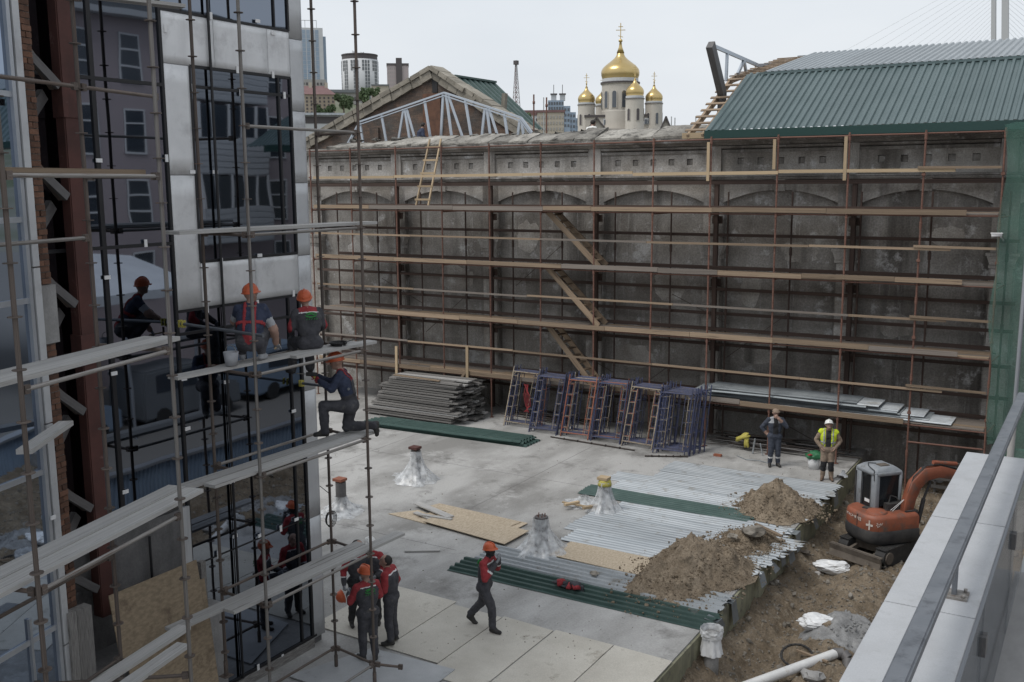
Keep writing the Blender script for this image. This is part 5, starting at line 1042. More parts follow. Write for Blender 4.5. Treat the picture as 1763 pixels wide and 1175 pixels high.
for y in (7.05, 3.6): 
    pl_ = box('base_plate', (-.84, y-.08, CZ+.001), (-.66, y+.08, CZ+.016), 'galv', hr); box('post', (-.765, y-.03, CZ+.016), (-.735, y+.03, 6.13), 'railsteel', hr)
    for sx in (-1, 1):
        for sy in (-1, 1): tube('bolt', (-.75+sx*.065, y+sy*.055, CZ+.016), (-.75+sx*.065, y+sy*.055, CZ+.04), .012, 'galv', pl_)

# ================================================================ BUILDINGS ACROSS THE YARD (seen in the mirror glass)
pb = thing('pink_building', 'dull pink house with white windows across the yard, mirrored in glass', 'building', (15, 33, .3)); BX = 10.3
box('wall', (BX, 20, .3), (22, 46, 15.6), 'pinkwall', pb); box('roof', (BX-.6, 19.5, 15.6), (22.5, 46.5, 15.9), 'slateroof', pb); box('eaves', (BX-.6, 19.5, 15.35), (BX+.1, 46.5, 15.59), 'palefacade', pb)
for y, wv in ((22.4, 1.0), (25.3, .8), (27.45, 1.05), (35.6, 1.1), (38.4, 1.1), (41.5, 1.1)):
    for z in (3.9, 6.9, 9.85, 12.75):
        w_ = box('window', (BX-.03, y, z), (BX+.05, y+wv, z+1.95), 'winglass', pb)
        for z2 in (z, z+.62, z+1.24, z+1.88): box('window_bar', (BX-.06, y, z2), (BX-.02, y+wv, z2+.07), 'white', w_)
        for y2 in (y, y+wv-.07): box('window_bar', (BX-.055, y2, z), (BX-.021, y2+.07, z+1.95), 'white', w_)
for z in (12.2, 9.05, 6.0):
    bal = box('balcony', (BX-1.2, 30.3, z), (BX-.01, 34.4, z+1.6), 'palefacade', pb)
    for k in range(6): box('siding_board', (BX-1.215, 30.3, z+.05+.26*k), (BX-1.2, 34.4, z+.22+.26*k), 'palefacade', bal)
    for k in range(5): box('balcony_window', (BX-1.18, 30.4+.82*k, z+1.6), (BX-1.1, 31.1+.82*k, z+3.0), 'winglass', bal)
    for k in range(6): box('balcony_post', (BX-1.22, 30.3+.80*k, z+1.6), (BX-1.08, 30.42+.80*k, z+3.05), 'white', bal)
tn = thing('white_tent', 'white canopy tent on dark legs in the yard across from glass front', 'tent', (5, 22, .3)); mb = MB(); mb.add([(2.5, 15, 5.1), (2.5, 24, 5.2), (6, 24, 6.1), (6, 15, 6.9), (9.0, 15, 5.1), (9.0, 24, 5.2), (2.5, 15, 4.8), (2.5, 24, 4.9)], [(0, 1, 2, 3), (3, 2, 5, 4), (6, 7, 1, 0)]); mb.build('canopy', 'tarp', tn, fix=False)
for y in (15.2, 18, 21, 23.8):
    for x in (2.6, 8.9): tube('leg', (x, y, .3), (x, y, 5.1), .06, 'alu', tn)
mb = MB(); mb.box((8.6, 15, .3), (8.8, 24, 4.6)); mb.build('back_curtain', 'fence', tn)
for i, (y, c) in enumerate(((16.5, 'fence'), (21.8, 'slateroof'), (27, 'fence'))):
    cr_ = thing('parked_van', 'grey van parked under the white tent, %s from the camera' % ORD[i], 'van', (5, y, .3), 'vans under the tent'); mb = MB(); mb.prism([(y, .6), (y+4.4, .6), (y+4.4, 1.3), (y+3.6, 1.5), (y+2.9, 2.3), (y+.2, 2.35), (y, 1.6)], 'x', 3.0, 4.9); bevel(mb.build('body', c, cr_), .08, 2)
    for yy in (y+.8, y+3.5):
        for x in (3.02, 4.88): tube('wheel', (x-.08, yy, .65), (x+.08, yy, .65), .34, 'rubber', cr_)
    box('side_window', (2.985, y+.6, 1.55), (3.0, y+2.7, 2.15), 'winglass', cr_)

# ================================================================ CITY BEYOND
def px2m(D): return D/FPX
def towerbox(name, label, x0, x1, yt, D, m, base=None, depth=None, cat='building', rz=0, group=None):
    """block facing the camera between pixel columns x0..x1, top at yt, D metres away"""
    c = far((x0+x1)/2, yt, D); wd = (x1-x0)*px2m(D)*1.02; zb = hz(c.x, c.y)-1.5 if base is None else base; ang = math.atan2(-c.x, c.y)
    r = thing(name, label, cat, (c.x, c.y, zb), group); dp = depth or wd
    def L(u, v, z): return V((c.x+u*math.cos(ang)-v*math.sin(ang), c.y+u*math.sin(ang)+v*math.cos(ang), z))   # u right, v away
    def lb(nm, u0, u1, v0, v1, z0, z1, mm, par=None):
        mb = MB(); q = [L(u0, v0, z0), L(u1, v0, z0), L(u1, v1, z0), L(u0, v1, z0)]; mb.add(q+[p+V((0, 0, z1-z0)) for p in q], BOXF); return mb.build(nm, mm, par or r)
    if m: lb('wall', -wd/2, wd/2, 0, dp, zb, c.z, m)
    return r, wd, c.z, zb, L, lb
def wingrid(r, L, u0, u1, z0, z1, nu, nz_, fw, fh, m='winglass', v=-.15):
    mb = MB(); du, dz = (u1-u0)/nu, (z1-z0)/nz_
    for i in range(nu):
        for j in range(nz_):
            a, b_ = u0+du*(i+.5-fw/2), z0+dz*(j+.5-fh/2); q = [L(a, v, b_), L(a+du*fw, v, b_), L(a+du*fw, v+.3, b_), L(a, v+.3, b_)]; mb.add(q+[p+V((0, 0, dz*fh)) for p in q], BOXF)
    o = mb.build('window', m, r); stuff(o)
r, wd, zt, zb, L, lb = towerbox('glass_tower', 'tall blue glass tower with white stripes behind the scaffold', 505, 553, 48, 820, 'palefacade', depth=18); wingrid(r, L, -wd/2+.5, wd/2-3, zb+4, zt-1.5, 6, 22, .8, .92, 'bluetower'); lb('side_wing', wd/2, wd/2+2.2, 3, 15, zb, zt-6, 'bluetower'); 
for k in range(5): u = -wd/2+1+k*4.4; lb('roof_frame', u, u+.4, 2, 2.4, zt, zt+6, 'pylon')
lb('roof_frame', -wd/2+1, -wd/2+19, 2, 2.4, zt+5.6, zt+6, 'pylon')
# round hotel
c = far(619, 97, 620); zb = hz(c.x, c.y)-2; rr = 30*px2m(620); r = thing('round_tower', 'round grey residential tower with dark crown ring', 'building', (c.x, c.y, zb)); mb = MB(); mb.lathe([(rr, zb), (rr, c.z-2.5)], (c.x, c.y, 0), 40); mb.build('wall', 'palefacade', r, True, fix=False)
mb = MB(); mb.lathe([(rr*.97, c.z-2.5), (rr*.97, c.z), (rr*1.0, c.z), (rr*1.0, c.z+.6), (rr*.9, c.z+.6)], (c.x, c.y, 0), 40); mb.build('crown', 'darkfacade', r, fix=False)
mb = MB()
for j in range(13):
    for i in range(40):
        if i % 4 < 2 or (j > 9 and i % 2): a = 2*math.pi*(i+.5)/40; z = zb+3+(c.z-6-zb)*j/13; q = V((c.x+rr*math.cos(a), c.y+rr*math.sin(a), z)); t_ = V((-math.sin(a), math.cos(a), 0)); nrm = V((math.cos(a), math.sin(a), 0))*.15; k = [q-t_*.6-nrm, q+t_*.6-nrm, q+t_*.6+nrm, q-t_*.6+nrm]; mb.add(k+[p+V((0, 0, 1.7)) for p in k], BOXF)
stuff(mb.build('window', 'slateroof', r))
mb = MB()
for i in range(9): mb.tube((c.x+U(-5, 5), c.y+U(-3, 3), c.z), (c.x+U(-5, 5), c.y+U(-3, 3), c.z+U(1.5, 3)), .2, 5)
mb.build('roof_plant', 'pylon', r, fix=False)
r, wd, zt, zb, L, lb = towerbox('office_tower', 'pale tower with dark central shaft left of the gable', 667, 702, 110, 560, 'pinkfacade', depth=12); lb('shaft', -wd*.08, wd*.2, -.6, 6, zb, zt+3, 'darkfacade'); lb('roof_band', -wd/2-.2, wd/2+.2, -.3, 12, zt-.9, zt+.2, 'darkfacade'); wingrid(r, L, -wd/2+.3, -wd*.1, zb+4, zt-1.5, 4, 12, .3, .5, 'greyfacade', -.1); lb('side_roof', wd/2, wd/2+3.5, 1, 8, zb, zt-8.5, 'slateroof')
r, wd, zt, zb, L, lb = towerbox('apartment_block', 'brown brick apartment block with dark red roof below blue tower', 512, 574, 163, 330, 'brownfacade', depth=9); wingrid(r, L, -wd/2, wd/2, zb+3, zt-.5, 9, 5, .4, .55, 'darkfacade'); mb = MB(); q = [L(-wd/2-.4, -.5, zt), L(wd/2+.4, -.5, zt), L(wd/2+.4, 9.5, zt), L(-wd/2-.4, 9.5, zt), L(-wd/2+1.5, 4, zt+3), L(wd/2-3, 4, zt+3)]; mb.add(q, [(0, 1, 5, 4), (1, 2, 5), (2, 3, 4, 5), (3, 0, 4), (3, 2, 1, 0)]); mb.build('roof', 'redroof', r)
for k in range(2): lb('chimney', -2+5*k, -1+5*k, 3, 4, zt+1.5, zt+4, 'beigefacade')
r, wd, zt, zb, L, lb = towerbox('apartment_block', 'pale concrete block at the foot of the blue tower', 515, 560, 137, 560, 'greyfacade', depth=12); wingrid(r, L, -wd/2, wd/2, zt-9, zt-1, 8, 3, .5, .5, 'darkfacade')
r, wd, zt, zb, L, lb = towerbox('low_building', 'low grey roofed buildings among trees left of the gable', 567, 612, 160, 440, 'greyfacade', depth=10); wingrid(r, L, -wd/2, wd/2, zt-7, zt-1, 9, 2, .4, .5, 'darkfacade'); lb('roof', -wd/2-.5, wd/2+.5, -1, 11, zt, zt+1.2, 'slateroof')
r, wd, zt, zb, L, lb = towerbox('low_building', 'low beige building beside the round tower', 640, 668, 148, 470, 'beigefacade', depth=10); lb('roof', -wd/2, wd/2+.3, -.5, 10, zt, zt+.6, 'slateroof')
r, wd, zt, zb, L, lb = towerbox('warehouse', 'long white roofed shed just left of the brick gable', 505, 585, 199, 170, 'palefacade', depth=14); lb('roof', -wd/2-.5, wd/2+.5, -1, 15, zt, zt+.35, 'galvsheet'); lb('dark_band', -wd/2, wd/2, -.1, 0, zt-1.3, zt-.2, 'darkfacade')
def tree(x, yt, yb, D, label, wpx):
    c = far(x, yb, D); t = far(x, yt, D); h = t.z-c.z; rw_ = wpx*px2m(D)/2; zg = hz(c.x, c.y)-.5; r = thing('tree', label, 'tree', (c.x, c.y, zg), 'trees on the hillside'); mb = MB(); mb.tube((c.x, c.y, zg), (c.x, c.y, c.z+h*.5), .35, 7, .15); 
    for k in range(5): a = k*1.3; mb.tube((c.x, c.y, c.z+h*(.1+.08*k)), (c.x+rw_*.6*math.cos(a), c.y+rw_*.6*math.sin(a), c.z+h*(.4+.08*k)), .14, 5, .05)
    mb.build('trunk', 'bark', r, fix=False); lf = MB()
    cl = [(V((U(-1, 1)*rw_*.75, U(-1, 1)*rw_*.75, h*U(.15, .8))), U(.25, .45)*min(rw_, h)) for _ in range(11)]
    for i in range(1500):
        q, s = random.choice(cl); d = V((random.gauss(0, 1), random.gauss(0, 1), random.gauss(0, 1))).normalized()*s*(RND()**.4); p = c+q+d; e_ = Euler((U(0, 6), U(0, 6), U(0, 6))).to_matrix(); L_ = U(.25, .55)
        lf.add([p+e_ @ V(v)*L_ for v in ((-1, 0, 0), (0, -.5, 0), (1, 0, 0), (0, .5, .1))], [(0, 1, 2, 3)])
    lf.build('crown', 'leaf', r, fix=False)
for i, (x, yt, yb, D, wp, lab) in enumerate(((592, 162, 188, 300, 34, 'bushy green tree right of the brown apartment block'), (625, 152, 178, 290, 30, 'green tree below the round tower'), (568, 180, 196, 250, 16, 'small round tree before the brown apartment block'), (642, 150, 168, 310, 22, 'green tree right of the round tower foot'), (548, 182, 196, 255, 14, 'small bush at the foot of brown apartment block'), (905, 192, 212, 260, 16, 'pale green tree near the lattice mast'))): tree(x, yt, yb, D, lab, wp)
# lattice mast
D = 520; a = far(889, 188, D); tpz = far(889, 110, D).z; hb = a.z-6; m_ = thing('lattice_mast', 'slim red and white lattice mast right of the green roof', 'mast', (a.x, a.y, hb)); hw = 5.8*px2m(D); lev = 12
def mz(k): return hb+(tpz-hb)*k/lev
def mw(k): return hw*(1-.9*k/lev)+.1
for sx in (-1, 1):
    for sy in (-1, 1): mb = MB(); mb.beam((a.x+sx*hw, a.y+sy*hw, hb), (a.x+sx*mw(lev), a.y+sy*mw(lev), tpz), .3, .3); mb.build('leg', 'pylon', m_)
mb = MB()
for k in range(lev):
    w0, w1 = mw(k), mw(k+1)
    for s in (-1, 1):
        mb.beam((a.x-w0, a.y+s*w0, mz(k)), (a.x+w0, a.y+s*w0, mz(k)), .22, .22); mb.beam((a.x-w0, a.y+s*w0, mz(k)), (a.x+w1, a.y+s*w1, mz(k+1)), .14, .14); mb.beam((a.x+w0, a.y+s*w0, mz(k)), (a.x-w1, a.y+s*w1, mz(k+1)), .14, .14)
mb.build('bracing', 'redroof', m_); mb = MB(); mb.box((a.x-1, a.y-1, tpz-.5), (a.x+1, a.y+1, tpz+1.5)); mb.build('top', 'darkfacade', m_)
# blocks right of the mast
r, wd, zt, zb, L, lb = towerbox('apartment_block', 'beige five storey block between the thin rusty pipes', 926, 970, 194, 300, 'beigefacade', depth=9); wingrid(r, L, -wd/2, wd/2, zt-9, zt-.5, 9, 5, .4, .5, 'greyfacade'); lb('roof', -wd/2-.3, wd/2+.3, -.3, 9, zt, zt+.7, 'redroof')
r, wd, zt, zb, L, lb = towerbox('low_building', 'pale house with reddish roof below the lattice mast', 893, 926, 199, 330, 'palefacade', depth=9); wingrid(r, L, -wd/2, wd/2, zt-6, zt-.5, 6, 3, .4, .5, 'darkfacade'); lb('roof', -wd/2-.3, wd/2+.3, -.3, 9, zt, zt+1.6, 'redroof')
r, wd, zt, zb, L, lb = towerbox('glass_block', 'stepped blue glass apartment block with two roof lanterns', 944, 970, 173, 420, 'bluetower', depth=14); wingrid(r, L, -wd/2, wd/2, zt-12, zt-.3, 6, 6, .7, .6, 'winglass', -.1)
for k, (u, dz) in enumerate(((wd*.5, -2.3), (wd*.85, -4.8), (wd*1.15, -7.2))): lb('step', u-.2, u+wd*.42, .5*k+.3, 12, zb, zt+dz, 'bluetower'); wingrid(r, lambda a_, b_, c_, k=k: L(a_, b_+.5*k+.3, c_), u, u+wd*.4, zt+dz-9, zt+dz-.4, 2, 4, .6, .5, 'winglass', -.1)
for u in (-wd*.3, wd*.1+1): lb('lantern', u, u+2.2, 2, 4.2, zt, zt+2.4, 'pylon'); lb('lantern_cap', u-.3, u+2.5, 1.7, 4.5, zt+2.4, zt+2.9, 'darkfacade'); lb('spire', u+.95, u+1.2, 3, 3.25, zt+2.9, zt+6.5, 'darkfacade')
for i, (x, yt) in enumerate(((936, 168), (1156, 201), (1162, 203), (1198, 200))):
    a = far(x, 235, 300); t_ = far(x, yt, 300); tag(tube('antenna', (a.x, a.y, hz(a.x, a.y)-1), t_, .16, 'pylon', None, True), ('thin antenna above the beige five storey block', 'left of two thin antennas right of cathedral', 'right of two thin antennas right of cathedral', 'thin antenna just left of the green roof')[i], 'antenna')
r, wd, zt, zb, L, lb = towerbox('low_building', 'distant grey buildings right of the cathedral', 1140, 1215, 216, 380, 'greyfacade', depth=9); wingrid(r, L, -wd/2, wd/2, zt-3, zt-.4, 14, 1, .4, .5, 'darkfacade')
# bridge pylon with cables
D = 900; pt = far(1724, -260, D); pbm = far(1708, 66, D); by = thing('bridge_pylon', 'twin legged grey bridge pylon with fan of stay cables', 'bridge', (pbm.x, pbm.y, -2))
for x0, x1 in ((1706, 1716), (1724, 1738)):
    A1, A2, B1, B2 = far(x0, 66, D), far(x1-2, 66, D), far(x0+3, -330, D), far(x1-1, -330, D); t1 = (A1.z+2)/(B1.z-A1.z); c1 = A1-(B1-A1)*t1; c2 = A2-(B2-A2)*t1
    mb = MB(); q = [c1, c2, c2+V((0, 6, 0)), c1+V((0, 6, 0)), B1, B2, B2+V((0, 6, 0)), B1+V((0, 6, 0))]; mb.add(q, BOXF); mb.build('leg', 'pylon', by)
mb = MB(); q1, q2 = far(1706, -200, D), far(1738, -190, D); mb.beam(q1, q2, 6, 5); mb.build('crossbeam', 'pylon', by)
for k in range(17):
    ys, sl_ = -52+7*k, .55+.035*k; a = far(1709, ys, D); e_ = far(1709-(215-ys)/sl_, 215, D+60); tube('stay_cable', a, e_, .075, 'pylon', by, True)
for k in range(14):
    ys, sl_ = -52+8*k, .55+.04*k; a = far(1734, ys, D); e_ = far(1734+(215-ys)/sl_, 215, D+60); tube('stay_cable', a, e_, .075, 'pylon', by, True)

# cathedral
D = 240; s_ = px2m(D)*1.005; cc = far(1067, 225, D); ang = math.atan2(-cc.x, cc.y); zg = hz(cc.x, cc.y)-2
ca = thing('cathedral', 'pale stone cathedral with five golden onion domes and crosses', 'cathedral', (cc.x, cc.y, zg))
def CP(dx, dep=0): return V((cc.x+dx*s_*math.cos(ang)-dep*math.sin(ang), cc.y+dx*s_*math.sin(ang)+dep*math.cos(ang), 0))
def cz(y): return far(1067, y, D).z
def turret(dx, dep, rd, ybase, ywin0, ywin1, ydark, ydome0, rdome, ydmax, yneck, rneck, ytip, ycross, nwin, bell=False):
    p = CP(dx, dep); R_ = rd*s_; mb = MB(); mb.lathe([(R_*1.02, zg if ybase is None else cz(ybase)), (R_*1.02, cz(ywin1+6)), (R_, cz(ywin1+5)), (R_, cz(ydark)), (R_*1.06, cz(ydark)), (R_*1.06, cz(ydark-1)), (R_*1.0, cz(ydark-1))], p, 32)
    t = mb.build('drum', 'churchwall', ca, True, fix=False); smooth_by_angle(t, 30)
    mb = MB(); mb.lathe([(R_*1.03, cz(ydark)), (R_*1.08, cz(ydark-1)), (R_*1.08, cz(ydark-4*rd/32)), (R_*1.0, cz(ydark-4.2*rd/32))], p, 32); mb.build('dark_band', 'churchdark', t, fix=False)
    mb = MB(); mb.lathe([(R_*.99, cz(ydark-3*rd/32)), (R_*.99, cz(ydome0))], p, 32); mb.build('white_band', 'palefacade', t, fix=False)
    rm = rdome*s_; pr = [(R_*.98, cz(ydome0+2)), (rm*.93, cz(ydome0)), (rm*.99, cz(ydmax+(ydome0-ydmax)*.45)), (rm, cz(ydmax))]
    for u in [i/12 for i in range(1, 13)]: pr.append((rneck*s_+(rm-rneck*s_)*(math.cos(u*math.pi)*.5+.5)**1.08, cz(ydmax+(yneck-ydmax)*(u**.92))))
    d_ = mb = MB(); mb.lathe(pr, p, 36); dm = mb.build('dome', 'gold', ca, True, fix=False)
    mb = MB(); mb.lathe([(rneck*s_*1.1, cz(yneck)), (rneck*s_*.5, cz((yneck+ytip)/2)), (rneck*s_*.3, cz(ytip+1)), (rneck*s_*.55, cz(ytip)), (rneck*s_*.55, cz(ytip-3)), (.05, cz(ytip-5))], p, 16); mb.build('finial', 'gold', dm, True, fix=False)
    H_ = cz(ycross)-cz(ytip); ux = V((math.cos(ang), math.sin(ang), 0)); z0 = cz(ytip); th = .16 if rd > 20 else .11; mb = MB(); mb.beam(p+V((0, 0, z0-.3)), p+V((0, 0, z0+H_)), th, th, up=V((0, 1, 0)))
    for zz, wv, tl in ((.80, .13, 0), (.62, .26, 0), (.28, .13, .3)): mb.beam(p-ux*H_*wv+V((0, 0, z0+H_*(zz+tl*wv))), p+ux*H_*wv+V((0, 0, z0+H_*(zz-tl*wv))), th, th*.9)
    mb.build('cross', 'gold', dm)
    for i in range(nwin):
        a = 2*math.pi*(i+.25)/nwin; nn = V((math.cos(a), math.sin(a), 0)); tt = V((-nn.y, nn.x, 0)); zl, zh = cz(ywin1), cz(ywin0); hw_ = R_*.115 if rd > 20 else R_*.16
        def W(o, e_, hw2, zl2, zh2, m, par):
            mb = MB(); q = [(-hw2, zl2), (hw2, zl2)]+[(hw2*math.cos(k*math.pi/8), zh2-hw2+hw2*math.sin(k*math.pi/8)) for k in range(9)]; k_ = len(q); c_ = p+nn*(R_*o); vs = [c_+tt*x+V((0, 0, z)) for x, z in q]+[c_+nn*e_+tt*x+V((0, 0, z)) for x, z in q]
            mb.add(vs, [tuple(range(k_)), tuple(range(k_, 2*k_))[::-1]]+[(j, (j+1) % k_, k_+(j+1) % k_, k_+j) for j in range(k_)]); return mb.build(m[1], m[0], par)
        f = W(.97, R_*.055, hw_*1.45, zl-.1, zh+hw_*.5, ('churchwall', 'window_surround'), t); W(.97, R_*.065, hw_, zl, zh, ('darkfacade' if bell else 'winglass', 'window'), f)
turret(0, 6, 31, None, 155, 184, 142, 132, 32.5, 121, 86, 6, 66, 33, 12); turret(-57, 6, 14.5, None, 194, 213, 178, 173, 14.6, 166, 146, 2, 141, 121, 6, True); turret(24, -3, 15, None, 190, 210, 174, 168, 14.8, 161, 140, 2, 136, 115, 6, True); turret(57, 5, 14.5, None, 194, 213, 178, 173, 14.6, 166, 146, 2, 141, 121, 6); turret(-30, 14, 13, None, 192, 210, 176, 171, 13.5, 165, 145, 2, 140, 120, 6)
def lbx(nm, d0, d1, v0, v1, z0, z1, m, par=None):
    mb = MB(); q = [CP(d0, v0), CP(d1, v0), CP(d1, v1), CP(d0, v1)]; mb.add([p+V((0, 0, z0)) for p in q]+[p+V((0, 0, z1)) for p in q], BOXF); return mb.build(nm, m, par or ca)
lbx('nave', -58, 58, 3.5, 14, zg, cz(200), 'churchwall'); lbx('nave_roof', -60, 60, 3.2, 14.3, cz(200), cz(196), 'churchdark'); lbx('porch', -40, 40, -2, 4, zg, cz(222), 'churchwall')
for dx in (-24, -9, 6, 44): 
    f = lbx('window_surround', dx-4, dx+4, 3.3, 3.6, cz(214), cz(203), 'palefacade'); lbx('window', dx-2.4, dx+2.4, 3.1, 3.6, cz(213), cz(205), 'winglass', f)
for dx, wpx, yt in ((-38, 34, 205), (20, 26, 216), (75, 18, 205)):   # ogee gables
    q = []
    for k in range(13): u = -1+2*k/12; q.append((u, (1-abs(u))**1.7))
    mb = MB(); vs = [CP(dx+u*wpx, -3.2)+V((0, 0, cz(236)+(cz(yt)-cz(236))*h)) for u, h in q]+[CP(dx+u*wpx, -2.2)+V((0, 0, cz(236)+(cz(yt)-cz(236))*h)) for u, h in q]; k_ = 13; mb.add(vs, [tuple(range(k_)), tuple(range(k_, 2*k_))[::-1]]+[(j, j+1, k_+j+1, k_+j) for j in range(12)]+[(12, 0, k_, k_+12)]); g_ = mb.build('ogee_gable', 'churchwall', ca)
    mb = MB()
    for j in range(12): a_, b2 = vs[j], vs[j+1]; mb.beam(a_+V((0, 0, .2)), b2+V((0, 0, .2)), 1.4, .35)
    mb.build('gable_coping', 'churchdark', g_)

# ================================================================ PEOPLE
def capsule(p, r1, q, r2, n=12):
    p, q = V(p), V(q); d = q-p; L = d.length; a = axis_mat(d if L > 1e-5 else V((0, 0, 1))); vs = []; fs = []; rings = []
    for k in range(4): t = -math.pi/2+math.pi/2*k/4; rings.append((p+a @ V((r1*math.sin(t), 0, 0)), r1*math.cos(t)))
    rings += [(p, r1), (q, r2)]
    for k in range(1, 5): t = math.pi/2*k/4; rings.append((q+a @ V((r2*math.sin(t), 0, 0)), max(1e-4, r2*math.cos(t))))
    for c, r in rings: vs += [c+a @ V((0, max(r, 1e-4)*math.cos(2*math.pi*i/n), max(r, 1e-4)*math.sin(2*math.pi*i/n))) for i in range(n)]
    for j in range(len(rings)-1): fs += [(j*n+i, j*n+(i+1) % n, (j+1)*n+(i+1) % n, (j+1)*n+i) for i in range(n)]
    fs += [tuple(range(n))[::-1], tuple((len(rings)-1)*n+i for i in range(n))]; return vs, fs
def fuse(caps, vox, smooth=4):
    """join capsules into one continuous skin"""
    vs, fs = [], []
    for c in caps: a, f = capsule(*c[:4]); o = len(vs); vs += a; fs += [tuple(i+o for i in x) for x in f]
    me = bpy.data.meshes.new('tmp'); me.from_pydata([tuple(v) for v in vs], [], fs); ob = bpy.data.objects.new('tmp', me); COL.objects.link(ob)
    m = ob.modifiers.new('r', 'REMESH'); m.mode = 'VOXEL'; m.voxel_size = vox; m.adaptivity = 0
    s = ob.modifiers.new('s', 'SMOOTH'); s.iterations = smooth; s.factor = .5
    ev = ob.evaluated_get(bpy.context.evaluated_depsgraph_get()); em = ev.to_mesh(); n = len(em.vertices); co = np.empty(n*3); em.vertices.foreach_get('co', co); F = [tuple(p.vertices) for p in em.polygons]
    co = co.reshape(-1, 3); ev.to_mesh_clear(); bpy.data.objects.remove(ob); bpy.data.meshes.remove(me); return co, F
def hand_mesh(c1, c2, c3, spread=.0):
    C = [((.0, 0, 0), .026, (.03, 0, 0), .026), ((.03, -.022, 0), .018, (.085, -.03, 0), .015), ((.03, .022, 0), .018, (.085, .03, 0), .015), ((.03, 0, 0), .02, (.088, 0, 0), .016)]
    for i, (y, L) in enumerate(((-.033, .058), (-.011, .073), (.011, .078), (.032, .070))):
        p = V((.088, y, 0)); a = 0
        for k, (f, cc) in enumerate(((.45, c1), (.32, c2), (.23, c3))):
            a += R(cc); q = p+V((math.cos(a), spread*y*8*math.cos(a), -math.sin(a)))*L*f*1.0; C.append((tuple(p), .0095-.0008*k, tuple(q), .009-.0009*k)); p = q
    C += [((.02, .028, -.004), .014, (.055, .058, -.018), .011), ((.055, .058, -.018), .011, (.088, .066, -.03), .0085)]
    return fuse(C, .0062, 2)
HANDS = {'relax': hand_mesh(18, 28, 20), 'grip': hand_mesh(55, 75, 50), 'flat': hand_mesh(6, 8, 6, .3)}
STAND = dict(pelvis=(0, 0, .95), chest=(0, .01, 1.31), neck=(0, .02, 1.50), head=(0, .05, 1.635), kn=((-.10, .03, .51), (.10, .03, .51)), an=((-.115, -.02, .095), (.115, -.02, .095)), el=((-.27, -.03, 1.16), (.27, -.03, 1.16)), wr=((-.26, .08, .92), (.26, .08, .92)), fyaw=(.25, -.25), fpitch=(0, 0), hand=('relax', 'relax'), palm=((1, 0, 0), (-1, 0, 0)), hy=0, hp=0, shy=0)
PG = 'workers on the building site'
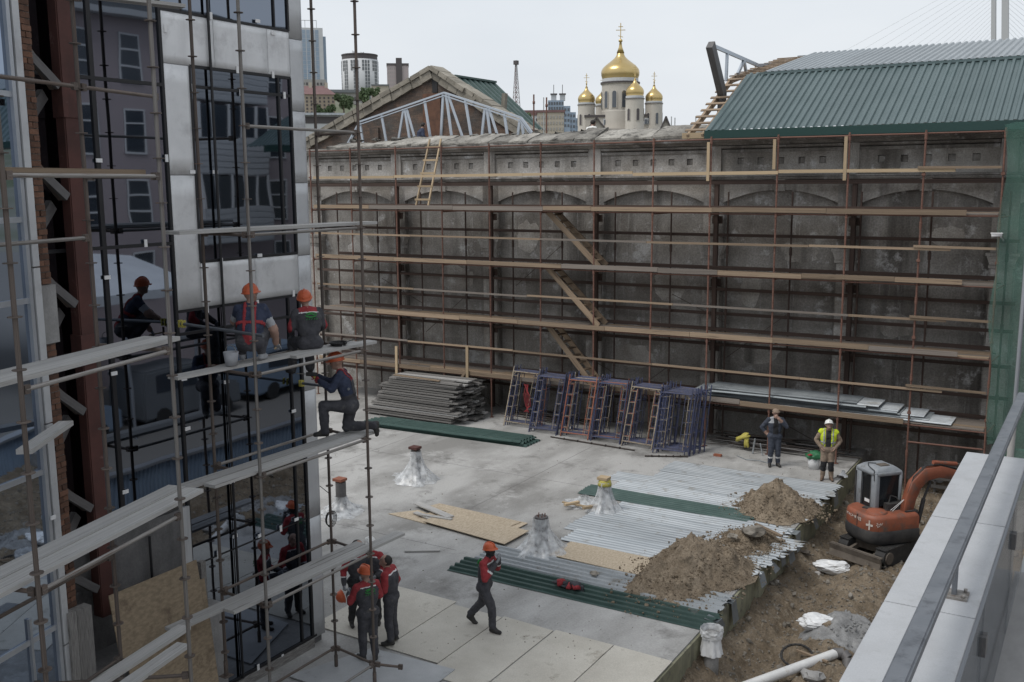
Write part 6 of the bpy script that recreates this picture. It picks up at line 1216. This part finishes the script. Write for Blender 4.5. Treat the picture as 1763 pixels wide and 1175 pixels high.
def person(label, loc, rz, pose, mats, hat=None, hair=False, flat=True, scale=1., extra=None, logo=False, shells=()):
    J = dict(STAND); J.update(pose); v3 = lambda k: V(J[k]); pel, che, nek, hed = v3('pelvis'), v3('chest'), v3('neck'), v3('head')
    ax = (nek-pel).normalized(); sx = V((math.cos(J['shy']), math.sin(J['shy']), 0)); sh = [nek-ax*.075+sx*s*.185 for s in (-1, 1)]; hip = [pel+V((s*.092, 0, -.03)) for s in (-1, 1)]
    HM = Matrix.Translation(hed) @ Matrix.Rotation(J['hy'], 4, 'Z') @ Matrix.Rotation(-J['hp'], 4, 'X')
    hh_ = lambda *a: tuple(HM @ V(a)); wai = pel.lerp(che, .5)
    C = [(hip[0], .13, hip[1], .13, 'P'), (pel, .135, wai, .132, 'T'), (wai-sx*.072, .122, che-sx*.09, .132, 'T'), (wai+sx*.072, .122, che+sx*.09, .132, 'T'), (che, .125, nek-ax*.07, .085, 'T'), (sh[0], .068, sh[1], .068, 'T'), (sh[0], .066, nek-ax*.02, .055, 'T'), (sh[1], .066, nek-ax*.02, .055, 'T'),
         (nek-ax*.03, .060, HM @ V((0, -.025, -.06)), .056, 'N'), (HM @ V((0, -.02, .025)), .094, HM @ V((0, .015, .03)), .090, 'H'), (HM @ V((0, .02, -.03)), .072, HM @ V((0, .045, -.075)), .044, 'H'), (HM @ V((0, .088, .0)), .012, HM @ V((0, .108, -.028)), .016, 'H'), (HM @ V((-.04, .075, .022)), .016, HM @ V((.04, .075, .022)), .016, 'H')]
    for s in (-1, 1): C.append((HM @ V((s*.088, -.012, -.02)), .016, HM @ V((s*.094, -.018, .012)), .019, 'H'))
    feet = []
    for i, s in enumerate((-1, 1)):
        kn, an, el, wr = V(J['kn'][i]), V(J['an'][i]), V(J['el'][i]), V(J['wr'][i])
        C += [(sh[i], .076, el, .066, 'A'), (el, .064, wr, .050, 'F'), (hip[i], .112, kn, .088, 'L'), (kn, .088, an+V((0, 0, .05)) if flat else an, .072, 'C')]
        fy = J['fyaw'][i]; fp = J['fpitch'][i]; fd = V((-math.sin(fy)*math.cos(fp), math.cos(fy)*math.cos(fp), math.sin(fp))); dn = (V((0, 0, -1))-fd*fd.dot(V((0, 0, -1)))); dn = dn.normalized() if dn.length > .1 else V((0, -1, 0))
        if fp < -1: dn = V((math.sin(fy), -math.cos(fy), 0))
        C += [(kn.lerp(an, .78), .058, an, .058, 'B'), (an-fd*.03+dn*.045, .046, an+fd*.09+dn*.05, .045, 'B'), (an, .05, an+fd*.08+dn*.03, .044, 'B'), (an+fd*.08+dn*.052, .045, an+fd*.165+dn*.056, .040, 'B')]
    co, F = fuse(C, .0175, 3); N_ = len(co)
    # wrinkles in the cloth
    for i in range(N_):
        p = V(co[i]); 
        if (p-hed).length > .2: co[i] += np.array(p-p.lerp(che, .02))*.0 + np.array(noise.noise_vector(p*8))*.010+np.array(noise.noise_vector(V((p.x*13, p.y*13, p.z*26))))*.007
    if flat:
        z0 = min(a[2] for a in J['an'])-.095; co[:, 2] = np.maximum(co[:, 2], np.where(co[:, 2] < z0+.1, z0+.002, -9))
    cen = np.array([co[list(f)].mean(0) for f in F]); best = np.full(len(F), 9.); tg = np.zeros(len(F), int); tt = np.zeros(len(F))
    for k, c in enumerate(C):
        p, q = np.array(c[0]), np.array(c[2]); d = q-p; t = np.clip(((cen-p)@d)/max(1e-9, d@d), 0, 1); ds = np.linalg.norm(cen-(p+t[:, None]*d), axis=1)-(c[1]+(c[3]-c[1])*t)
        m = ds < best; best[m] = ds[m]; tg[m] = k; tt[m] = t[m]
    u = ((cen-np.array(pel))@np.array(ax))/((nek-pel).length); fwd_y = cen[:, 1]; mn = []
    def mid(n): 
        if n not in mn: mn.append(n)
        return mn.index(n)
    tags = [C[k][4] for k in tg]; mi = [mid(mats(tags[i], tt[i], u[i], V(cen[i]), C[tg[i]])) for i in range(len(F))]
    VS = [tuple(c) for c in co]; FS = list(F)
    def addm(vs, fs, m): o = len(VS); VS.extend(tuple(v) for v in vs); FS.extend(tuple(i+o for i in f) for f in fs); mi.extend([mid(m)]*len(fs))
    for s in (-1, 1):
        a, f = capsule(hh_(s*.034, .089, .004), .010, hh_(s*.036, .089, .004), .010, 8); addm(a, f, 'eye')
    a, f = capsule(hh_(-.02, .083, -.062), .006, hh_(.02, .083, -.062), .006, 6); addm(a, f, 'redcloth' if False else 'bootbrown')
    for i, s in enumerate((-1, 1)):
        if not J['hand'][i]: continue
        hc, hf = HANDS[J['hand'][i]]; el, wr = V(J['el'][i]), V(J['wr'][i]); X_ = (wr-el).normalized() if 'hd' not in J or not J['hd'][i] else V(J['hd'][i]).normalized(); Zp = -V(J['palm'][i]); Y_ = Zp.cross(X_).normalized(); Z_ = X_.cross(Y_); m3 = Matrix((X_, Y_, Z_)).transposed()
        sgn = 1 if i == 0 else -1
        hv = [wr+X_*.015+m3 @ V((x*1.05, y*sgn*1.05, z*1.05)) for x, y, z in hc]; addm(hv, hf if sgn > 0 else [g[::-1] for g in hf], mats('HAND', 0, 0, wr, None))
    me = bpy.data.meshes.new('body'); me.from_pydata(VS, [], FS); [me.materials.append(M(n)) for n in mn]; me.polygons.foreach_set('material_index', mi); me.polygons.foreach_set('use_smooth', [True]*len(FS)); me.update()
    root = thing('person', label, 'person', loc, PG, rz); root.scale = (scale,)*3; bd = bpy.data.objects.new('body', me); COL.objects.link(bd); bd.parent = root
    def kid(name, vs, fs, m, sm=True): o = mesh(name, vs, fs, m, None, sm); o.parent = root; return o
    if hat:
        mb = MB(); n = 24
        if hat == 'cap':
            for j in range(6): t = j/5*math.pi/2; mb.v += [HM @ V((.103*math.cos(t)*math.cos(2*math.pi*i/n), -.005+.113*math.cos(t)*math.sin(2*math.pi*i/n), .045+.085*math.sin(t))) for i in range(n)]
        else:
            for r, z in ((.135, .035), (.137, .042), (.122, .05), (.12, .075), (.111, .11), (.088, .143), (.052, .164), (.004, .172)): mb.v += [HM @ V((r*.95*math.cos(2*math.pi*i/n), -.005+r*1.08*math.sin(2*math.pi*i/n), z)) for i in range(n)]
        K = len(mb.v)//n; mb.f = [(j*n+i, j*n+(i+1) % n, (j+1)*n+(i+1) % n, (j+1)*n+i) for j in range(K-1) for i in range(n)]+[tuple((K-1)*n+i for i in range(n))]
        ht = kid('cap' if hat == 'cap' else 'helmet', mb.v, mb.f, {'orange': 'orange', 'white': 'hatwhite', 'cap': 'khaki'}[hat])
        bv = []; bf = []
        for j, rr in enumerate((.9, 1.0)):
            for lay in (0, .006):
                for i in range(9): a = R(25+130*i/8); bv.append(HM @ V((.128*rr*math.cos(a), -.005+(.138*rr+(.05 if j else 0)*math.sin(a)**2)*math.sin(a), .038+lay-(.012 if j else 0))))
        for i in range(8): bf += [(i, i+1, 18+i+1, 18+i), (9+i, 27+i, 27+i+1, 9+i+1), (18+i, 18+i+1, 27+i+1, 27+i)]
        o = mesh('brim', bv, bf, {'orange': 'orange', 'white': 'hatwhite', 'cap': 'khaki'}[hat], None, True); o.parent = ht
        if hat != 'cap':
            rb = MB(); rb.path([HM @ V((0, .135*math.cos(a), .05+.128*math.sin(a))) for a in [R(10+i*20) for i in range(9)]], .012, 6); o = rb.build('ridge', {'orange': 'orange', 'white': 'hatwhite'}[hat], None, True, fix=False); o.parent = ht
    if hair:
        mb = MB(); n = 20
        for j in range(7): t = -.85+j/6*(math.pi/2+.85); mb.v += [HM @ V(((.104+.006*noise.noise(V((i, j, 0))))*math.cos(t)*math.cos(2*math.pi*i/n), -.018+.108*math.cos(t)*math.sin(2*math.pi*i/n)*(1 if math.sin(2*math.pi*i/n) < 0.2 or t > .35 else .55), .03+.098*math.sin(t))) for i in range(n)]
        mb.f = [(j*n+i, j*n+(i+1) % n, (j+1)*n+(i+1) % n, (j+1)*n+i) for j in range(6) for i in range(n)]+[tuple(6*n+i for i in range(n))]; kid('hair', mb.v, mb.f, 'hair')
    nrm = np.array([[*p.normal] for p in me.polygons])[:len(F)]; vn = np.array([[*v.normal] for v in me.vertices])
    for nm, pred, off, m in shells:
        sel = [i for i in range(len(F)) if pred(tags[i], tt[i], u[i], V(cen[i]), V(nrm[i]))]
        if not sel: continue
        ids = sorted({a for i in sel for a in F[i]}); mp = {a: k for k, a in enumerate(ids)}; k_ = len(ids)
        vs = [V(co[a])+V(vn[a])*off for a in ids]+[V(co[a])+V(vn[a])*.002 for a in ids]; fs = [tuple(mp[a] for a in F[i]) for i in sel]; ec_ = {}
        for f in fs:
            for a, b_ in zip(f, f[1:]+f[:1]): ec_[(a, b_)] = 1
        fs += [(b_, a, a+k_, b_+k_) for (a, b_) in ec_ if (b_, a) not in ec_]; kid(nm, vs, fs, m)
    if logo:   # green emblem on the back of the jacket
        lm = MB(); c = che.lerp(nek, .12); back = -(V((0, 1, 0)) - ax*ax.y).normalized(); o_ = c+back*.158; rx = V((1, 0, 0))
        for a0, a1, ry in ((0, 2.6, .05), (3.3, 5.9, .05)): lm.path([o_+rx*.095*math.cos(t)+ax*ry*math.sin(t)*.75+ax*.03 for t in [a0+(a1-a0)*k/7 for k in range(8)]], .009, 5)
        lm.path([o_-rx*.06+ax*.03, o_+ax*.05, o_+rx*.06+ax*.02], .011, 5)
        for k in range(5): lm.tube(o_+rx*(-.085+.042*k)-ax*.045, o_+rx*(-.065+.042*k)-ax*.03, .006, 5)
        o = lm.build('back_emblem', 'logo', None, fix=False); o.parent = root
    if extra: extra(root, J, HM)
    return root
def redjacket(pants='charcoal', gl='glove', gloved=True, mask=False, dark=False):
    def f(tg, t, u, p, c):
        if tg == 'T': return 'redcloth' if u > .86 else ('reflective' if u > .825 else ('charcoal' if u > .06 else pants))
        if dark and tg in 'AF': return 'redcloth' if abs(p.x) > .285 else 'charcoal'
        if tg == 'A': return 'redcloth'
        if tg == 'F': return 'redcloth' if t < .42 else ('reflective' if t < .52 else 'charcoal')
        if tg == 'P': return pants
        if tg == 'L': return pants
        if tg == 'C': return 'reflective' if .10 < t < .15 and p.y > 9 else pants
        if tg == 'B': return 'bootblack'
        if tg == 'HAND': return gl if gloved else 'skin'
        if tg in 'HN': return 'blackcloth' if mask else 'skin'
        return 'skin'
    return f
# walking worker with covered face
wk = dict(pelvis=(0, 0, .93), chest=(0, .05, 1.29), neck=(0, .08, 1.48), head=(0, .13, 1.61), kn=((-.10, -.10, .50), (.10, .20, .50)), an=((-.12, -.36, .155), (.11, .21, .095)), fpitch=(-.55, .0), fyaw=(.1, -.1), el=((-.25, .17, 1.18), (.27, .14, 1.13)), wr=((-.08, .28, 1.44), (.10, .29, 1.40)), hand=('grip', 'grip'), palm=((0, -1, .2), (0, -1, .2)), hy=-.15, hp=-.15)
person('walking worker in red and grey jacket with black face cover and orange helmet', (-9.93, 15.36, .02), R(-82), wk, redjacket(mask=True), 'orange', logo=True)
def tool(root, J, HM):
    pass
p1 = dict(chest=(0, .02, 1.31), neck=(0, .03, 1.50), head=(0, .07, 1.63), el=((-.29, .10, 1.14), (.26, .04, 1.16)), wr=((-.22, .34, 1.20), (.20, .30, 1.10)), hand=('grip', 'relax'), palm=((1, 0, 0), (-1, 0, 0)), hy=.35, hp=-.12, an=((-.10, .03, .095), (.10, -.06, .095)))
person('worker in orange helmet seen from behind at the foot of scaffold', (-11.05, 13.2, .03), R(62), p1, redjacket(), 'orange', logo=True)
p2 = dict(head=(0, .10, 1.61), neck=(0, .05, 1.49), hp=-.55, hy=.3, el=((-.26, .02, 1.15), (.27, -.02, 1.15)), wr=((-.22, .22, .98), (.25, .10, .90)))
person('bare-headed dark haired worker in red sleeves standing behind scaffold post', (-11.1, 13.95, .03), R(105), p2, redjacket('charcoal', 'skin', False), None, True)
p3 = dict(hy=.3, hp=-.25, el=((-.27, .02, 1.15), (.28, -.04, 1.16)), wr=((-.18, .25, 1.02), (.31, .05, .93)), hand=('relax', 'grip'), kn=((-.12, .05, .51), (.12, .02, .51)), an=((-.15, .08, .095), (.14, -.06, .095)))
hp = {}
def carry(root, J, HM):
    wr = V(J['wr'][1]); mb = MB(); n = 20
    for r, z in ((.135, .0), (.137, .008), (.122, .016), (.115, .06), (.085, .11), (.04, .135), (.004, .14)): mb.v += [V((r*math.cos(2*math.pi*i/n), 1.08*r*math.sin(2*math.pi*i/n), z)) for i in range(n)]
    mb.f = [(j*n+i, j*n+(i+1) % n, (j+1)*n+(i+1) % n, (j+1)*n+i) for j in range(6) for i in range(n)]; mb.mi = [0]*len(mb.f)
    mw_ = Matrix.Translation(root.location) @ Matrix.Rotation(root.rotation_euler.z, 4, 'Z') @ Matrix.Translation(wr+V((.03, .0, -.24))) @ Matrix.Rotation(R(100), 4, 'Y'); mb.xf(mw_); o = mb.build('helmet', 'orange', None, True); tag(o, 'orange safety helmet hanging from the hand of a worker', 'helmet')
person('worker in dark trousers holding an orange helmet behind the scaffold corner', (-12.15, 14.25, .03), R(-118), p3, redjacket('blackcloth', 'glove', True), None, True, extra=carry)
pw = atz(637, 925, 1.80)
person('worker in white helmet and red jacket half hidden by scaffold planks', (pw.x, pw.y, 0.02), R(205), dict(hp=-.2, el=((-.29, .0, 1.15), (.29, .0, 1.15)), wr=((-.16, .2, 1.08), (.18, .2, 1.05))), redjacket('blackcloth'), 'white')
# two men by the wall
def bluework(tg, t, u, p, c):
    if tg == 'T': return 'greycloth' if (u > .72 and abs(p.x) > .06) else ('blackcloth' if (p.y > .05 and abs(p.x) < .075 and u > .1) else 'blueworkwear')
    if tg == 'C': return 'reflective' if .55 < t < .66 else 'blueworkwear'
    return {'A': 'blueworkwear', 'F': 'blueworkwear', 'P': 'blueworkwear', 'L': 'blueworkwear', 'B': 'bootblack'}.get(tg, 'skin') if not (tg == 'F' and t > .6) else 'skin'
pa = dict(el=((-.30, .18, 1.24), (.36, -.12, 1.16)), wr=((-.05, .20, 1.50), (.22, -.06, .98)), hand=('grip', 'relax'), palm=((0, -1, 0), (-1, 0, 0)), hy=.1, hp=-.12)
person('man in dark blue workwear and camouflage cap holding hand to mouth', (-8.36, 29.25, 0), R(208), pa, bluework, 'cap', True, scale=1.03)
def khakiwear(tg, t, u, p, c):
    if tg == 'T': return 'blackcloth' if (p.y > .03 and abs(p.x) < .07 and u > .1) else ('khaki' if u > .08 else 'khaki')
    if tg == 'C': return 'blackcloth' if t < .62 else 'khaki'
    if tg == 'L': return 'blackcloth' if t > .88 else 'khaki'
    return {'A': 'khaki', 'F': 'khaki', 'P': 'khaki', 'B': 'bootbrown'}.get(tg, 'skin')
pbz = dict(hp=-.45, hy=.1, head=(0, .08, 1.62), el=((-.33, -.02, 1.17), (.33, -.02, 1.17)), wr=((-.20, .07, .98), (.20, .07, .98)), palm=((1, 0, 0), (-1, 0, 0)))
vest = lambda tg, t, u, p, n: (tg == 'T' and u > .12 and (abs(p.x) > .075 or p.y < 0)) or (tg == 'A' and t < .18)
strip = lambda tg, t, u, p, n: tg == 'T' and u > .12 and p.y > -.02 and ((.105 < abs(p.x) < .135) or (.3 < u < .38 and abs(p.x) > .075))
person('man in white helmet and yellow reflective vest looking down', (-6.62, 28.6, 0), R(196), pbz, khakiwear, 'white', scale=1.02, shells=(('vest', vest, .014, 'hivis'), ('reflective_stripe', strip, .018, 'greycloth')))
# three workers on the scaffold
def navywear(tg, t, u, p, c):
    if tg == 'T': return 'navy' if u > .12 else 'redcloth'
    if tg == 'A': return 'navy' if t < .45 else ('greycloth' if t < .8 else 'skin')
    if tg == 'P': return 'charcoal'
    return {'F': 'skin', 'L': 'charcoal', 'C': 'charcoal', 'B': 'greycloth', 'HAND': 'glove'}.get(tg, 'skin')
sq = dict(pelvis=(0, -.12, .32), chest=(0, .08, .66), neck=(0, .16, .84), head=(0, .23, .97), kn=((-.20, .30, .50), (.20, .30, .50)), an=((-.14, .02, .095), (.14, .02, .095)), el=((-.28, .30, .56), (.33, .14, .44)), wr=((-.12, .48, .42), (.33, .30, .22)), hand=('relax', 'grip'), palm=((0, 0, -1), (0, 0, -1)), hy=-.7, hp=-.1)
harness = lambda tg, t, u, p, n: tg == 'T' and u > .1 and ((.055 < abs(p.x+.0) < .095) or (.40 < u < .48)) and p.y < .2
def hammer(root, J, HM):
    wr = V(J['wr'][1])+V((0, .06, -.06)); m4 = Matrix.Translation(root.location) @ Matrix.Rotation(root.rotation_euler.z, 4, 'Z'); t = thing('hammer', 'hammer in the gloved hand of the squatting worker', 'hammer', m4 @ wr)
    tube('handle', m4 @ (wr+V((-.02, -.08, -.03))), m4 @ (wr+V((.03, .17, .0))), .013, 'woodnew', t); tube('head', m4 @ (wr+V((.03, .16, -.07))), m4 @ (wr+V((.03, .16, .09))), .02, 'rebar', t)
person('squatting worker in navy shirt with red safety harness on upper planks', (-10.98, 10.62, 5.98), R(38), sq, navywear, 'orange', flat=True, shells=(('harness_strap', harness, .014, 'redcloth'),), extra=hammer)
si = dict(pelvis=(0, 0, .13), chest=(0, .05, .49), neck=(0, .11, .67), head=(0, .19, .79), kn=((-.16, .40, .10), (.13, .42, .08)), an=((-.18, .40, -.36), (.13, .42, -.38)), el=((-.28, .08, .36), (.28, .10, .36)), wr=((-.2, .30, .24), (.2, .30, .24)), hy=-.45, hp=-.35)
person('worker sitting on the scaffold plank with his back turned, emblem on jacket', (-11.0, 11.92, 5.96), R(62), si, redjacket(dark=True), 'orange', flat=False, logo=True)
def overall(tg, t, u, p, c):
    if tg == 'T': return 'navy' if u > .30 else 'charcoal'
    return {'A': 'navy', 'F': 'navy', 'P': 'charcoal', 'L': 'charcoal', 'C': 'charcoal', 'B': 'bootblack', 'HAND': 'redcloth'}.get(tg, 'skin')
kn = dict(pelvis=(0, -.08, .52), chest=(0, .02, .90), neck=(0, .08, 1.09), head=(0, .14, 1.22), kn=((-.13, .36, .52), (.12, .02, .10)), an=((-.13, .34, .095), (.13, -.44, .12)), fpitch=(0, -1.45), fyaw=(.1, 0), el=((-.27, .18, .82), (.24, .26, .84)), wr=((-.10, .40, .92), (.10, .46, .96)), hand=('grip', 'grip'), palm=((1, 0, 0), (-1, 0, 0)), hy=.1, hp=.1)
susp = lambda tg, t, u, p, n: tg == 'T' and u > .62 and .05 < abs(p.x) < .085
bib = lambda tg, t, u, p, n: tg == 'T' and .25 < u < .66 and abs(p.x) < .11 and p.y < 0
def drill(root, J, HM):
    m4 = Matrix.Translation(root.location) @ Matrix.Rotation(root.rotation_euler.z, 4, 'Z'); c = V((0, .56, 1.02)); t = thing('drill', 'small dark drill held up by the kneeling worker', 'drill', m4 @ c); tube('motor', m4 @ (c+V((0, -.1, 0))), m4 @ (c+V((0, .08, .01))), .035, 'exblack', t); tube('bit', m4 @ (c+V((0, .08, .01))), m4 @ (c+V((0, .24, .02))), .008, 'galv', t); beam('grip', m4 @ (c+V((0, -.06, -.02))), m4 @ (c+V((0, -.09, -.14))), .035, .045, 'yellow', t)
person('kneeling worker in navy shirt and grey overalls with red straps', (-10.72, 12.42, 4.472), R(122), kn, overall, 'orange', flat=False, shells=(('brace_strap', susp, .012, 'redcloth'), ('bib', bib, .009, 'charcoal')), extra=drill)
# two figures up behind the wall
def plain(top, bottom='charcoal'): return lambda tg, t, u, p, c: {'T': top, 'A': top, 'F': top, 'P': bottom, 'L': bottom, 'C': bottom, 'B': 'bootblack'}.get(tg, 'skin')
a = aty(722, 235, 33.35); person('worker in blue jacket sitting on the wall top before the trusses', (a.x, 33.35, 10.12), R(-40), dict(si, hy=.3, hp=0), plain('navy'), None, True, flat=False)
a = aty(1015, 235, 33.5); person('figure in white shirt behind the wall top below the cathedral', (a.x, 33.5, 9.95), R(-20), dict(si, hy=.2, hp=0), plain('hatwhite'), None, True, flat=False)
